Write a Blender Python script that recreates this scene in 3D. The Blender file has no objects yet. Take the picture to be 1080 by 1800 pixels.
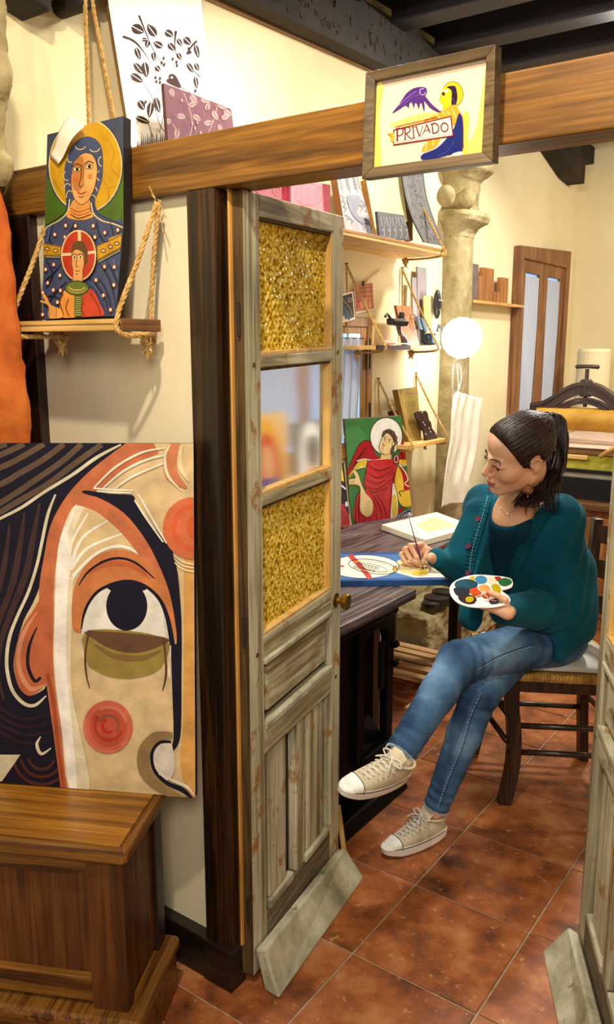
import bpy, bmesh, math, random
import numpy as np
from mathutils import Vector, Matrix
random.seed(7); np.random.seed(7)
C = bpy.context.scene.collection
scene = bpy.context.scene
# ------------------------------------------------------------------ camera
F_PX = 1450.0; PITCH = math.radians(11.3); YAW = math.radians(35.5); CAM_H = 1.6
cam_data = bpy.data.cameras.new('camera'); cam = bpy.data.objects.new('camera', cam_data); C.objects.link(cam)
cam.location = (0, 0, CAM_H); cam.rotation_euler = (math.pi/2 - PITCH, 0, YAW)
cam_data.sensor_fit = 'VERTICAL'; cam_data.sensor_height = 36.0; cam_data.lens = 36.0*F_PX/1800.0
cam_data.clip_start = 0.05
scene.camera = cam
# ------------------------------------------------------------------ world, lights, exposure
scene.view_settings.view_transform = 'Standard'; scene.view_settings.look = 'None'
scene.view_settings.exposure = 0.18; scene.view_settings.gamma = 1.0
scene.view_settings.use_curve_mapping = False
world = bpy.data.worlds.new('world'); scene.world = world; world.use_nodes = True
bg = world.node_tree.nodes['Background']; bg.inputs[0].default_value = (1.0, 0.93, 0.82, 1); bg.inputs[1].default_value = 0.30
def area_light(name, loc, target, size, power, color, size_y=None, spread=None):
    d = bpy.data.lights.new(name, 'AREA'); d.energy = power; d.color = color; d.size = size
    if size_y: d.shape = 'RECTANGLE'; d.size_y = size_y
    if spread: d.spread = spread
    o = bpy.data.objects.new(name, d); C.objects.link(o); o.location = loc
    o.rotation_euler = (Vector(target)-Vector(loc)).to_track_quat('-Z', 'Y').to_euler()
    return o
def spot_light(name, loc, target, power, color, radius=0.03, angle=100, blend=0.6):
    d = bpy.data.lights.new(name, 'SPOT'); d.energy = power; d.color = color; d.shadow_soft_size = radius
    d.spot_size = math.radians(angle); d.spot_blend = blend
    o = bpy.data.objects.new(name, d); C.objects.link(o); o.location = loc
    o.rotation_euler = (Vector(target)-Vector(loc)).to_track_quat('-Z', 'Y').to_euler()
    return o
WARM = (1.0, 0.91, 0.76); WARM2 = (1.0, 0.86, 0.64)
area_light('workshop_lamp_light', (-1.10, 4.15, 2.88), (-1.0, 3.0, 0), 0.16, 46, (1.0, 0.95, 0.86))
area_light('face_fill_light', (-1.45, 2.15, 2.82), (-1.1, 2.6, 1.0), 0.22, 30, (1.0, 0.93, 0.82))  # added light high over the table to brighten the face, no lamp there
area_light('rear_fill_light', (-0.4, 5.2, 2.8), (-1.3, 5.4, 0.8), 0.4, 26, WARM)  # unseen fill added to brighten the end wall
area_light('front_spot_light', (-0.62, 0.42, 2.85), (-1.4, 1.4, 1.2), 0.07, 30, WARM2)
area_light('front_fill_light', (0.4, -0.6, 2.5), (-1.1, 1.7, 0.8), 0.7, 34, WARM)  # soft fill added behind the camera, not a fixture of the room

# ------------------------------------------------------------------ measured sight lines (place things at their real position)
_f = Vector((-math.sin(YAW)*math.cos(PITCH), math.cos(YAW)*math.cos(PITCH), -math.sin(PITCH)))
_r = Vector((math.cos(YAW), math.sin(YAW), 0)); _u = _r.cross(_f); _c = Vector((0, 0, CAM_H))
def ray(x, y): return _f + _r*((x-540)/F_PX) - _u*((y-900)/F_PX)
def onz(x, y, z=0.0): d = ray(x, y); return _c + d*((z-CAM_H)/d.z)
def ony(x, y, Y): d = ray(x, y); return _c + d*(Y/d.y)
def onx(x, y, X): d = ray(x, y); return _c + d*(X/d.x)
def onpl(x, y, P, N): d = ray(x, y); return _c + d*((Vector(P)-_c).dot(N)/d.dot(N))
def dep(x, y, z): return _c + ray(x, y)*z
# ------------------------------------------------------------------ mesh builder
class MB:
    def __init__(s): s.v = []; s.f = []; s.m = []
    def add(s, vs, fs, mi=0):
        o = len(s.v); s.v += [tuple(v) for v in vs]; s.f += [tuple(i+o for i in f) for f in fs]; s.m += [mi]*len(fs); return s
    def hexa(s, p, mi=0):   # p: bottom 4 (ccw from above), top 4
        return s.add(p, [(3,2,1,0),(4,5,6,7),(0,1,5,4),(1,2,6,5),(2,3,7,6),(3,0,4,7)], mi)
    def box(s, a, b, mi=0):
        x0,y0,z0 = a; x1,y1,z1 = b
        return s.hexa([(x0,y0,z0),(x1,y0,z0),(x1,y1,z0),(x0,y1,z0),(x0,y0,z1),(x1,y0,z1),(x1,y1,z1),(x0,y1,z1)], mi)
    def obox(s, o, ux, uy, uz, mi=0):   # corner + three edge vectors
        o = Vector(o); ux = Vector(ux); uy = Vector(uy); uz = Vector(uz)
        return s.hexa([o,o+ux,o+ux+uy,o+uy,o+uz,o+ux+uz,o+ux+uy+uz,o+uy+uz], mi)
    def prism(s, poly, ext, mi=0, mi2=None):
        n = len(poly); e = Vector(ext); P = [Vector(p) for p in poly]
        o = len(s.v)
        s.add(P+[p+e for p in P], [tuple(range(n))], mi)
        s.f.append(tuple(o+n+i for i in reversed(range(n)))); s.m.append(mi if mi2 is None else mi2)
        for i in range(n):
            j = (i+1) % n; s.f.append((o+j, o+i, o+n+i, o+n+j)); s.m.append(mi if mi2 is None else mi2)
        return s
    def tube(s, pts, r, seg=8, mi=0, cap=True):
        P = [Vector(p) for p in pts]; n = len(P); R = r if hasattr(r, '__len__') else [r]*n
        prev = None; o = len(s.v)
        for i in range(n):
            t = (P[min(i+1,n-1)]-P[max(i-1,0)]).normalized()
            if prev is None:
                a = Vector((0,0,1)) if abs(t.z) < .9 else Vector((1,0,0)); nx = t.cross(a).normalized()
            else:
                nx = prev - t*prev.dot(t); nx.normalize()
            prev = nx; ny = t.cross(nx)
            for k in range(seg):
                a = 2*math.pi*k/seg; s.v.append(tuple(P[i]+(nx*math.cos(a)+ny*math.sin(a))*R[i]))
        for i in range(n-1):
            for k in range(seg):
                k2 = (k+1) % seg
                s.f.append((o+i*seg+k, o+i*seg+k2, o+(i+1)*seg+k2, o+(i+1)*seg+k)); s.m.append(mi)
        if cap:
            s.f.append(tuple(o+k for k in reversed(range(seg)))); s.m.append(mi)
            s.f.append(tuple(o+(n-1)*seg+k for k in range(seg))); s.m.append(mi)
        return s
    def lathe(s, prof, origin=(0,0,0), axis=(0,0,1), seg=20, mi=0, sx=1.0):   # prof: (radius, height)
        ax = Vector(axis).normalized(); a = Vector((1,0,0)) if abs(ax.x) < .9 else Vector((0,1,0))
        nx = ax.cross(a).normalized(); ny = ax.cross(nx); O = Vector(origin); o = len(s.v)
        for (r, h) in prof:
            for k in range(seg):
                t = 2*math.pi*k/seg; s.v.append(tuple(O+ax*h+(nx*math.cos(t)*sx+ny*math.sin(t))*r))
        for i in range(len(prof)-1):
            for k in range(seg):
                k2 = (k+1) % seg; s.f.append((o+i*seg+k, o+i*seg+k2, o+(i+1)*seg+k2, o+(i+1)*seg+k)); s.m.append(mi)
        s.f.append(tuple(o+k for k in reversed(range(seg)))); s.m.append(mi)
        s.f.append(tuple(o+(len(prof)-1)*seg+k for k in range(seg))); s.m.append(mi)
        return s
    def grid(s, fn, nu, nv, mi=0, close=False):
        o = len(s.v)
        for j in range(nv+1):
            for i in range(nu+1): s.v.append(tuple(fn(i/nu, j/nv)))
        for j in range(nv):
            for i in range(nu):
                a = o+j*(nu+1)+i; s.f.append((a, a+1, a+nu+2, a+nu+1)); s.m.append(mi)
        return s
    def blob(s, c, r, seg=12, rings=8, jit=0.0, mi=0, rot=None):
        o = len(s.v); c = Vector(c); rx,ry,rz = r if hasattr(r,'__len__') else (r,r,r)
        for j in range(rings+1):
            th = math.pi*j/rings
            for k in range(seg):
                ph = 2*math.pi*k/seg; q = 1+random.uniform(-jit, jit)
                d = Vector((rx*math.sin(th)*math.cos(ph), ry*math.sin(th)*math.sin(ph), rz*math.cos(th)))*q
                if rot is not None: d = rot @ d
                s.v.append(tuple(c+d))
        for j in range(rings):
            for k in range(seg):
                k2 = (k+1) % seg; s.f.append((o+j*seg+k, o+(j+1)*seg+k, o+(j+1)*seg+k2, o+j*seg+k2)); s.m.append(mi)
        return s
    def build(s, name, mats, parent=None, bevel=0, smooth=False, sub=0, kind=None, disp=None, solid=0, auto=None):
        me = bpy.data.meshes.new(name); me.from_pydata(s.v, [], s.f); me.update()
        if not hasattr(mats, '__len__'): mats = [mats]
        for m in mats: me.materials.append(m)
        me.polygons.foreach_set('material_index', s.m)
        if smooth: me.polygons.foreach_set('use_smooth', [True]*len(s.f))
        bm = bmesh.new(); bm.from_mesh(me); bmesh.ops.remove_doubles(bm, verts=bm.verts, dist=1e-6)
        if smooth or bevel: bmesh.ops.recalc_face_normals(bm, faces=bm.faces)
        bm.to_mesh(me); bm.free()
        o = bpy.data.objects.new(name, me); C.objects.link(o)
        if parent: o.parent = parent
        if solid: q = o.modifiers.new('solid', 'SOLIDIFY'); q.thickness = solid; q.offset = 0
        if bevel: q = o.modifiers.new('bevel', 'BEVEL'); q.width = bevel; q.segments = 2; q.limit_method = 'ANGLE'
        if sub: q = o.modifiers.new('sub', 'SUBSURF'); q.levels = sub; q.render_levels = sub
        if disp:
            t = bpy.data.textures.new('rough', 'CLOUDS'); t.noise_scale = disp[0]; t.noise_depth = 3
            q = o.modifiers.new('disp', 'DISPLACE'); q.texture = t; q.strength = disp[1]; q.texture_coords = 'GLOBAL'
        if kind: o['kind'] = kind
        return o
def thing(name, label, cat, loc=(0,0,0), group=None):
    o = bpy.data.objects.new(name, None); C.objects.link(o); o.empty_display_size = 0.05
    o['label'] = label; o['category'] = cat
    if group: o['group'] = group
    o['_loc'] = 0; del o['_loc']
    o.location = loc
    return o
def settle(root):
    """parts were modelled in world space: keep them there under a root that stands at the thing's base"""
    bpy.context.view_layer.update()
    inv = Matrix.Translation(root.location).inverted()
    for ch in root.children: ch.matrix_parent_inverse = inv
def tag(o, label, cat, group=None):
    o['label'] = label; o['category'] = cat
    if group: o['group'] = group
    return o
def struct(o): o['kind'] = 'structure'; return o
# ------------------------------------------------------------------ materials
def lin(c):
    if isinstance(c, str):
        c = c.lstrip('#'); c = [int(c[i:i+2], 16)/255 for i in (0,2,4)]
    return tuple((x/12.92 if x <= .04045 else ((x+.055)/1.055)**2.4) for x in c)+(1,)
def newmat(name):
    m = bpy.data.materials.new(name); m.use_nodes = True; nt = m.node_tree
    return m, nt, nt.nodes['Principled BSDF']
def nd(nt, t, **kw):
    n = nt.nodes.new(t)
    for k, v in kw.items():
        if k.startswith('i_'):
            key = k[2:]; key = int(key) if key.isdigit() else key.replace('_', ' ')
            n.inputs[key].default_value = v
        else: setattr(n, k, v)
    return n
def ramp(nt, stops):
    r = nd(nt, 'ShaderNodeValToRGB'); e = r.color_ramp.elements
    while len(e) < len(stops): e.new(0.5)
    for el, (p, c) in zip(e, stops): el.position = p; el.color = c if hasattr(c, '__len__') and not isinstance(c, str) else lin(c)
    return r
_mc = {}
def flat(col, rough=0.55, metal=0.0, spec=0.3, var=0.06, bump=0.0, bscale=60):
    key = ('f', str(col), rough, metal, spec, var, bump, bscale)
    if key in _mc: return _mc[key]
    m, nt, b = newmat('paint'); L = nt.links
    c = lin(col); n = nd(nt, 'ShaderNodeTexNoise', i_Scale=22.0, i_Detail=3.0)
    tc = nd(nt, 'ShaderNodeTexCoord'); L.new(tc.outputs['Object'], n.inputs['Vector'])
    d = tuple(max(0, x*(1-var*2.2)) for x in c[:3])+(1,); u = tuple(min(1, x*(1+var*1.6)) for x in c[:3])+(1,)
    r = ramp(nt, [(0.3, d), (0.7, u)]); L.new(n.outputs['Fac'], r.inputs[0]); L.new(r.outputs[0], b.inputs['Base Color'])
    b.inputs['Roughness'].default_value = rough; b.inputs['Metallic'].default_value = metal
    b.inputs['Specular IOR Level'].default_value = spec
    if bump:
        n2 = nd(nt, 'ShaderNodeTexNoise', i_Scale=float(bscale), i_Detail=4.0); L.new(tc.outputs['Object'], n2.inputs['Vector'])
        bp = nd(nt, 'ShaderNodeBump', i_Strength=bump, i_Distance=0.004); L.new(n2.outputs['Fac'], bp.inputs['Height']); L.new(bp.outputs[0], b.inputs['Normal'])
    _mc[key] = m; return m
def mottle(name, stops, scale=4.0, detail=6.0, rough=0.8, bump=0.3, bscale=30.0, bdist=0.005, stretch=(1,1,1), rnd=0.0, spec=0.3, fine=None):
    m, nt, b = newmat(name); L = nt.links
    tc = nd(nt, 'ShaderNodeTexCoord'); mp = nd(nt, 'ShaderNodeMapping'); mp.inputs['Scale'].default_value = stretch
    L.new(tc.outputs['Object'], mp.inputs[0]); vec = mp.outputs[0]
    if rnd:
        oi = nd(nt, 'ShaderNodeObjectInfo'); mu = nd(nt, 'ShaderNodeVectorMath', operation='SCALE'); mu.inputs[0].default_value = (37,17,9)
        L.new(oi.outputs['Random'], mu.inputs['Scale']); ad = nd(nt, 'ShaderNodeVectorMath', operation='ADD')
        L.new(vec, ad.inputs[0]); L.new(mu.outputs[0], ad.inputs[1]); vec = ad.outputs[0]
    n = nd(nt, 'ShaderNodeTexNoise', i_Scale=float(scale), i_Detail=float(detail), i_Roughness=0.62); L.new(vec, n.inputs['Vector'])
    r = ramp(nt, stops); L.new(n.outputs['Fac'], r.inputs[0]); col = r.outputs[0]
    if fine:
        n3 = nd(nt, 'ShaderNodeTexNoise', i_Scale=float(fine[0]), i_Detail=8.0, i_Roughness=0.7); L.new(vec, n3.inputs['Vector'])
        r3 = ramp(nt, [(fine[2], (0,0,0,1)), (fine[2]+.08, (1,1,1,1))]); L.new(n3.outputs['Fac'], r3.inputs[0])
        mx = nd(nt, 'ShaderNodeMix', data_type='RGBA'); L.new(r3.outputs[0], mx.inputs[0]); L.new(col, mx.inputs[6]); mx.inputs[7].default_value = lin(fine[1]); col = mx.outputs[2]
    L.new(col, b.inputs['Base Color']); b.inputs['Roughness'].default_value = rough; b.inputs['Specular IOR Level'].default_value = spec
    n2 = nd(nt, 'ShaderNodeTexNoise', i_Scale=float(bscale), i_Detail=6.0); L.new(vec, n2.inputs['Vector'])
    bp = nd(nt, 'ShaderNodeBump', i_Strength=bump, i_Distance=bdist); L.new(n2.outputs['Fac'], bp.inputs['Height']); L.new(bp.outputs[0], b.inputs['Normal'])
    return m
def wood(name, dark, mid, light, axis='Z', rough=0.42, scale=1.0, contrast=1.0, bump=0.15, spec=0.5, rot=0.0, knots=False, wear=None):
    m, nt, b = newmat(name); L = nt.links
    tc = nd(nt, 'ShaderNodeTexCoord'); mp0 = nd(nt, 'ShaderNodeMapping'); mp0.inputs['Rotation'].default_value = (0, 0, -rot)
    L.new(tc.outputs['Object'], mp0.inputs[0])
    mp = nd(nt, 'ShaderNodeMapping'); a, c = 1.1*scale, 26.0*scale
    mp.inputs['Scale'].default_value = {'X': (a,c,c), 'Y': (c,a,c), 'Z': (c,c,a)}[axis]
    L.new(mp0.outputs[0], mp.inputs[0])
    oi = nd(nt, 'ShaderNodeObjectInfo'); mu = nd(nt, 'ShaderNodeVectorMath', operation='SCALE'); mu.inputs[0].default_value = (23,11,7)
    L.new(oi.outputs['Random'], mu.inputs['Scale']); ad = nd(nt, 'ShaderNodeVectorMath', operation='ADD')
    L.new(mp.outputs[0], ad.inputs[0]); L.new(mu.outputs[0], ad.inputs[1])
    n = nd(nt, 'ShaderNodeTexNoise', i_Scale=1.0, i_Detail=3.0, i_Distortion=0.6); L.new(ad.outputs[0], n.inputs['Vector'])
    mm = nd(nt, 'ShaderNodeMath', operation='MULTIPLY'); mm.inputs[1].default_value = 15.0; L.new(n.outputs['Fac'], mm.inputs[0])
    sn = nd(nt, 'ShaderNodeMath', operation='SINE'); L.new(mm.outputs[0], sn.inputs[0])
    m2 = nd(nt, 'ShaderNodeMath', operation='MULTIPLY_ADD'); m2.inputs[1].default_value = 0.17*contrast; m2.inputs[2].default_value = 0.5; L.new(sn.outputs[0], m2.inputs[0])
    nf = nd(nt, 'ShaderNodeTexNoise', i_Scale=6.0, i_Detail=5.0); L.new(ad.outputs[0], nf.inputs['Vector'])
    av = nd(nt, 'ShaderNodeMath', operation='ADD'); L.new(m2.outputs[0], av.inputs[0])
    m3 = nd(nt, 'ShaderNodeMath', operation='MULTIPLY_ADD'); m3.inputs[1].default_value = 0.9; m3.inputs[2].default_value = -0.45; L.new(nf.outputs['Fac'], m3.inputs[0]); L.new(m3.outputs[0], av.inputs[1])
    r = ramp(nt, [(0.12, dark), (0.5, mid), (0.88, light)]); L.new(av.outputs[0], r.inputs[0]); col = r.outputs[0]
    nb = nd(nt, 'ShaderNodeTexNoise', i_Scale=5.0, i_Detail=2.0); L.new(tc.outputs['Object'], nb.inputs['Vector'])
    rb = ramp(nt, [(0.3, (0.55,0.55,0.55,1)), (0.65, (1.1,1.1,1.1,1))]); L.new(nb.outputs['Fac'], rb.inputs[0])
    mx = nd(nt, 'ShaderNodeMix', data_type='RGBA', blend_type='MULTIPLY'); mx.inputs[0].default_value = 0.6; L.new(col, mx.inputs[6]); L.new(rb.outputs[0], mx.inputs[7]); col = mx.outputs[2]
    if wear:
        nw = nd(nt, 'ShaderNodeTexNoise', i_Scale=wear[1], i_Detail=8.0, i_Roughness=0.7); L.new(mp0.outputs[0], nw.inputs['Vector'])
        rw = ramp(nt, [(wear[2], (0,0,0,1)), (wear[2]+.1, (1,1,1,1))]); L.new(nw.outputs['Fac'], rw.inputs[0])
        mw = nd(nt, 'ShaderNodeMix', data_type='RGBA'); L.new(rw.outputs[0], mw.inputs[0]); L.new(col, mw.inputs[6]); mw.inputs[7].default_value = lin(wear[0]); col = mw.outputs[2]
    L.new(col, b.inputs['Base Color']); b.inputs['Roughness'].default_value = rough; b.inputs['Specular IOR Level'].default_value = spec
    bp = nd(nt, 'ShaderNodeBump', i_Strength=bump, i_Distance=0.002); L.new(av.outputs[0], bp.inputs['Height']); L.new(bp.outputs[0], b.inputs['Normal'])
    return m
M_plaster = mottle('plaster', [(0.3, '#e6d6a8'), (0.55, '#eee0b8'), (0.75, '#f2e8c8')], scale=1.6, detail=3, rough=0.9, bump=0.25, bscale=26, spec=0.1)
M_plaster_panel = mottle('panel_plaster', [(0.3, '#ddcfae'), (0.7, '#e8dcbc')], scale=2.5, rough=0.9, bump=0.12, bscale=40, spec=0.1)
M_tile = mottle('terracotta', [(0.30, '#43251a'), (0.42, '#76401f'), (0.54, '#97552a'), (0.70, '#b07648')], scale=7.5, detail=14, rough=0.5, bump=0.3, bscale=38, bdist=0.002, rnd=1, spec=0.35, fine=(34, '#b88a60', 0.60))
M_grout = mottle('grout', [(0.3, '#8d7358'), (0.7, '#b0957a')], scale=30, rough=0.95)
M_beamX = wood('stained_beam', '#3a2208', '#6e4616', '#9c6a26', axis='X', rough=0.38, scale=0.9)
M_postZ = wood('stained_post', '#0a0503', '#221208', '#4e3014', axis='Z', rough=0.35, scale=0.8)
M_darkpost = wood('dark_post', '#0d0605', '#1c0e0a', '#33190f', axis='Z', rough=0.4)
M_darkX = wood('dark_board', '#0c0706', '#1a100c', '#30211a', axis='X', rough=0.4)
M_batten = wood('batten', '#9a6222', '#c88a3c', '#e0a858', axis='Z', rough=0.5)
M_adze = mottle('old_beam', [(0.3, '#1a1410'), (0.55, '#2c231c'), (0.75, '#40352c')], scale=3, rough=0.75, bump=0.6, bscale=14, bdist=0.01, fine=(20, '#4c3420', 0.66))
M_joist = wood('joist', '#0a0608', '#17101a', '#2a2230', axis='X', rough=0.6)
M_stone = mottle('sandstone', [(0.28, '#756846'), (0.5, '#9a8b64'), (0.72, '#b8aa84')], scale=9, detail=10, rough=0.92, bump=0.7, bscale=34, bdist=0.008, spec=0.15, fine=(30, '#7a6a44', 0.62))
M_brick = mottle('orange_render', [(0.28, '#8c3f12'), (0.5, '#b85a1e'), (0.72, '#c8702e')], scale=9, detail=8, rough=0.85, bump=0.7, bscale=18, bdist=0.01, fine=(14, '#d8a070', 0.66))
M_greywood = lambda ax, nm: wood(nm, '#76694a', '#a59c7c', '#cac4a8', axis=ax, rough=0.75, scale=0.9, contrast=1.7, bump=0.6, spec=0.2, rot=math.radians(12.5) if ax == 'Y' else 0, wear=('#94682f', 10.0, 0.545))
M_gw_Z = M_greywood('Z', 'weathered_wood'); M_gw_Y = M_greywood('Y', 'weathered_rail')
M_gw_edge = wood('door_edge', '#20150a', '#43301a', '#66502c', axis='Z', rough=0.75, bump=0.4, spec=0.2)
M_gw_bare = wood('bare_weathered', '#40362a', '#675b48', '#857a64', axis='Y', rough=0.85, bump=0.5, spec=0.2, rot=math.radians(12.5))
M_board_mould = mottle('weathered_paint', [(0.3, '#78745c'), (0.5, '#a5a188'), (0.7, '#c6c2aa')], scale=9, detail=9, rough=0.8, bump=0.6, fine=(12, '#5a644c', 0.60))
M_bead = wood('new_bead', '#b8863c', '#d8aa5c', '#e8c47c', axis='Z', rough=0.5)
M_brass = flat('#a8822c', rough=0.3, metal=1.0)
M_iron = mottle('iron', [(0.3, '#1a1412'), (0.7, '#2e2420')], scale=20, rough=0.45, bump=0.3, spec=0.5)
def rope_mat():
    return mottle('jute', [(0.3, '#96713a'), (0.5, '#bd9556'), (0.7, '#dcbc84')], scale=90, rough=0.95, bump=0.6, bscale=240, bdist=0.002, spec=0.1)
M_rope = rope_mat()
# ================================================================== STRUCTURE
WX = -2.05; PY = 1.365; EY = 6.23
# floor: grout bed + individual terracotta tiles
fl = struct(MB().box((WX-.1, -1.0, -0.05), (1.6, EY+.1, -0.004)).build('floor', M_grout))
tw, th, gx, gy = 0.3595, 0.3545, -1.031, 1.657
tile_me = None
for i in range(-3, 8):
    for j in range(-3, 13):
        x0, y0 = gx+i*tw, gy+j*th
        if x0+tw < WX or y0 > EY or y0 < 0.5: continue
        g = 0.0032
        if tile_me is None:
            t = MB().box((g, g, -0.02), (tw-g, th-g, 0.0)).build('tile', M_tile, fl, bevel=0.0015); tile_me = t.data; t.location = (x0, y0, 0)
        else:
            t = t.copy(); C.objects.link(t); t.parent = fl; t.location = (x0, y0, random.uniform(-.0008, 0.0))
            t.rotation_euler = (0, 0, 0)
# walls
struct(MB().box((WX-.12, -1.0, -0.05), (WX, EY+.12, 3.2)).build('wall_left', M_plaster))
struct(MB().box((WX-.12, EY, -0.05), (1.72, EY+.12, 3.2)).build('wall_end', M_plaster))
struct(MB().box((1.6, 1.6, -0.05), (1.72, EY, 3.2)).build('wall_right', M_plaster))
ce = struct(MB().box((WX-.12, -1.0, 3.08), (1.72, EY+.12, 3.2)).build('ceiling', mottle('ceiling_boards', [(0.3,'#120c0c'),(0.7,'#241a18')], scale=5)))
for k in range(11):
    y = 1.75+k*0.40
    MB().box((WX+.1, y, 2.955), (1.6, y+.13, 3.09)).build('joist', M_joist, ce, bevel=0.006)
# adze-marked wall beam with carved end corbel, strip trim below
def beam_fn():
    mb = MB(); y0, y1 = 1.6, EY
    z0 = lambda y: 2.782+ (y-3.3)*0.03
    n = 30
    for k in range(n):
        a = y0+(y1-y0)*k/n; b = y0+(y1-y0)*(k+1)/n
        mb.hexa([(WX,a,z0(a)),(-1.95,a,z0(a)),(-1.95,b,z0(b)),(WX,b,z0(b)),(WX,a,2.98),(-1.95,a,2.98),(-1.95,b,2.98),(WX,b,2.98)])
    return mb
wb = struct(beam_fn().build('trim_1', M_adze)); 
mb = MB()
for k in range(230):      # adze cuts, real nicks standing in the face
    y = random.uniform(1.9, 5.8); z = random.uniform(2.80+(y-3.3)*.03, 2.96)
    w = random.uniform(.006, .014); h = random.uniform(.012, .03)
    mb.prism([(-1.9505,y,z),(-1.9505,y+w,z+.004),(-1.9505,y+w*.6,z+h),(-1.9505,y-.003,z+h*.8)], (0.003,0,0))
mb.build('adze_mark', mottle('adze_cut', [(0.3,'#0b0807'),(0.6,'#3e2a18')], scale=40), wb, kind='stuff')
MB().prism([(WX,5.35,2.85),(WX,5.99,2.855),(WX,5.99,2.70),(WX,5.8,2.72)], (0.12,0,0)).build('corbel', M_adze, wb, bevel=0.004)
zt = lambda y: 2.755+(y-2.33)*0.036
mb = MB(); mb.hexa([(WX,1.7,zt(1.7)-.012),(WX+.02,1.7,zt(1.7)-.012),(WX+.02,5.9,zt(5.9)-.012),(WX,5.9,zt(5.9)-.012),(WX,1.7,zt(1.7)+.006),(WX+.02,1.7,zt(1.7)+.006),(WX+.02,5.9,zt(5.9)+.006),(WX,5.9,zt(5.9)+.006)])
struct(mb.build('trim_2', wood('picture_rail', '#5a3a14', '#7a5220', '#93682e', axis='Y')))
# dark rough stubs hanging at the upper left (old carved timber)
def stub(pxs, X, ext, name, lab):
    poly = [onx(px, py, X) for px, py in pxs]
    mb = MB(); n = len(poly); cen = sum(poly, Vector())/n
    mb.prism(poly, (ext,0,0))
    return mb
rt = struct(stub([(-12,-170),(-12,8),(8,20),(30,33),(36,40),(43,36),(42,14),(55,16),(64,8),(68,-170)], WX, .12, '', '').build('trim_3', M_adze, bevel=0.01))
stub([(84,-170),(88,8),(92,25),(102,34),(112,36),(122,24),(122,-5),(118,-170)], WX, .12, '', '').build('carved_end', M_adze, rt, bevel=0.012)
stub([(122,-170),(126,2),(136,10),(150,4),(152,-170)], WX, .10, '', '').build('carved_end', M_adze, rt, bevel=0.008)
# partition: timber frame with plaster infill
struct(MB().box((-1.90, PY+.028, 0.08), (-1.26, PY+.06, 1.93)).build('wall_partition', M_plaster_panel))
pf = tag(thing('timber_frame', '', ''), 'dark stained timber partition frame with heavy crossbeam over the doorway', 'frame'); pf.location = (-1.25, PY, 0)
MB().box((WX, PY, 1.927), (0.9, PY+.09, 2.036)).build('crossbeam', M_beamX, pf, bevel=0.004)
MB().box((-1.292, PY, 0.0), (-1.212, PY+.045, 1.927)).build('post', M_postZ, pf, bevel=0.004)
MB().box((WX, PY, 0.0), (-1.838, PY+.07, 1.927)).build('post', M_darkpost, pf, bevel=0.004)
MB().box((0.32, PY, 0.0), (0.40, PY+.07, 1.927)).build('post', M_postZ, pf, bevel=0.004)
MB().box((-1.84, PY-.006, 0.0), (-1.292, PY+.03, 0.115)).build('baseboard', M_darkX, pf, bevel=0.003)
MB().box((-1.294, PY-.01, 0.0), (-1.202, PY+.05, 0.115)).build('post_plinth', M_darkX, pf, bevel=0.003)
MB().box((-1.2012, PY+.028, 0.115), (-1.196, PY+.045, 1.927)).build('door_stop', M_batten, pf, bevel=0.002)
settle(pf)
# stone and orange rendered pillar stump at the far left
def rough_pillar(pxs, Y, ext, name, mat, cell=0.02):
    poly = [ony(px, py, Y) for px, py in pxs]
    zmin = min(p.z for p in poly); zmax = max(p.z for p in poly)
    L = sorted([(p.z, p.x) for p in poly])
    zs = [a for a, b in L]; xs = [b for a, b in L]
    mb = MB(); nz = int((zmax-zmin)/cell)
    def fn(u, v):
        z = zmin+(zmax-zmin)*v; xe = float(np.interp(z, zs, xs))+.014
        path = [(-2.03, Y-ext), (xe-.03, Y-ext), (xe, Y-ext+.05), (xe, Y), (xe-.16, Y+.10), (-2.03, Y+.10)]
        t = u*(len(path)-1); i = min(int(t), len(path)-2); q = t-i
        return (path[i][0]*(1-q)+path[i+1][0]*q, path[i][1]*(1-q)+path[i+1][1]*q, z)
    mb.grid(fn, 40, nz)
    return mb
rp = struct(rough_pillar([(-6,330),(2,355),(9,385),(14,430),(22,500),(26,560),(33,610),(40,680),(47,700),(46,790),(46,1000),(44,1400)], 1.22, .06, '', M_brick).build('wall_stump', M_brick, smooth=True, disp=(.05, .02)))
rp2 = rough_pillar([(3,-40),(3,20),(5,60),(8,105),(16,130),(11,165),(2,178),(2,205),(1,240),(8,272),(18,285),(12,312),(4,330)], 1.22, .06, '', M_stone, .01).build('stone_block', M_stone, rp, smooth=True, disp=(.04, .015))
# ================================================================== DOORS
M_yglass, nt, b = newmat('amber_glass'); L = nt.links
b.inputs['Base Color'].default_value = lin('#f0c832'); b.inputs['Roughness'].default_value = 0.14
b.inputs['Transmission Weight'].default_value = 0.35; b.inputs['IOR'].default_value = 1.45
tc = nd(nt, 'ShaderNodeTexCoord'); n_ = nd(nt, 'ShaderNodeTexNoise', i_Scale=100.0, i_Detail=2.0); L.new(tc.outputs['Object'], n_.inputs['Vector'])
bp = nd(nt, 'ShaderNodeBump', i_Strength=0.5, i_Distance=0.003); L.new(n_.outputs['Fac'], bp.inputs['Height']); L.new(bp.outputs[0], b.inputs['Normal'])
r_ = ramp(nt, [(0.33, '#7a5a00'), (0.48, '#e0b20c'), (0.62, '#ffee80')]); L.new(n_.outputs['Fac'], r_.inputs[0]); L.new(r_.outputs[0], b.inputs['Base Color'])
M_clear, nt, b = newmat('frosted_glass')
b.inputs['Base Color'].default_value = (0.97, 0.98, 1, 1); b.inputs['Roughness'].default_value = 0.13
b.inputs['Transmission Weight'].default_value = 1.0; b.inputs['IOR'].default_value = 1.15
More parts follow.
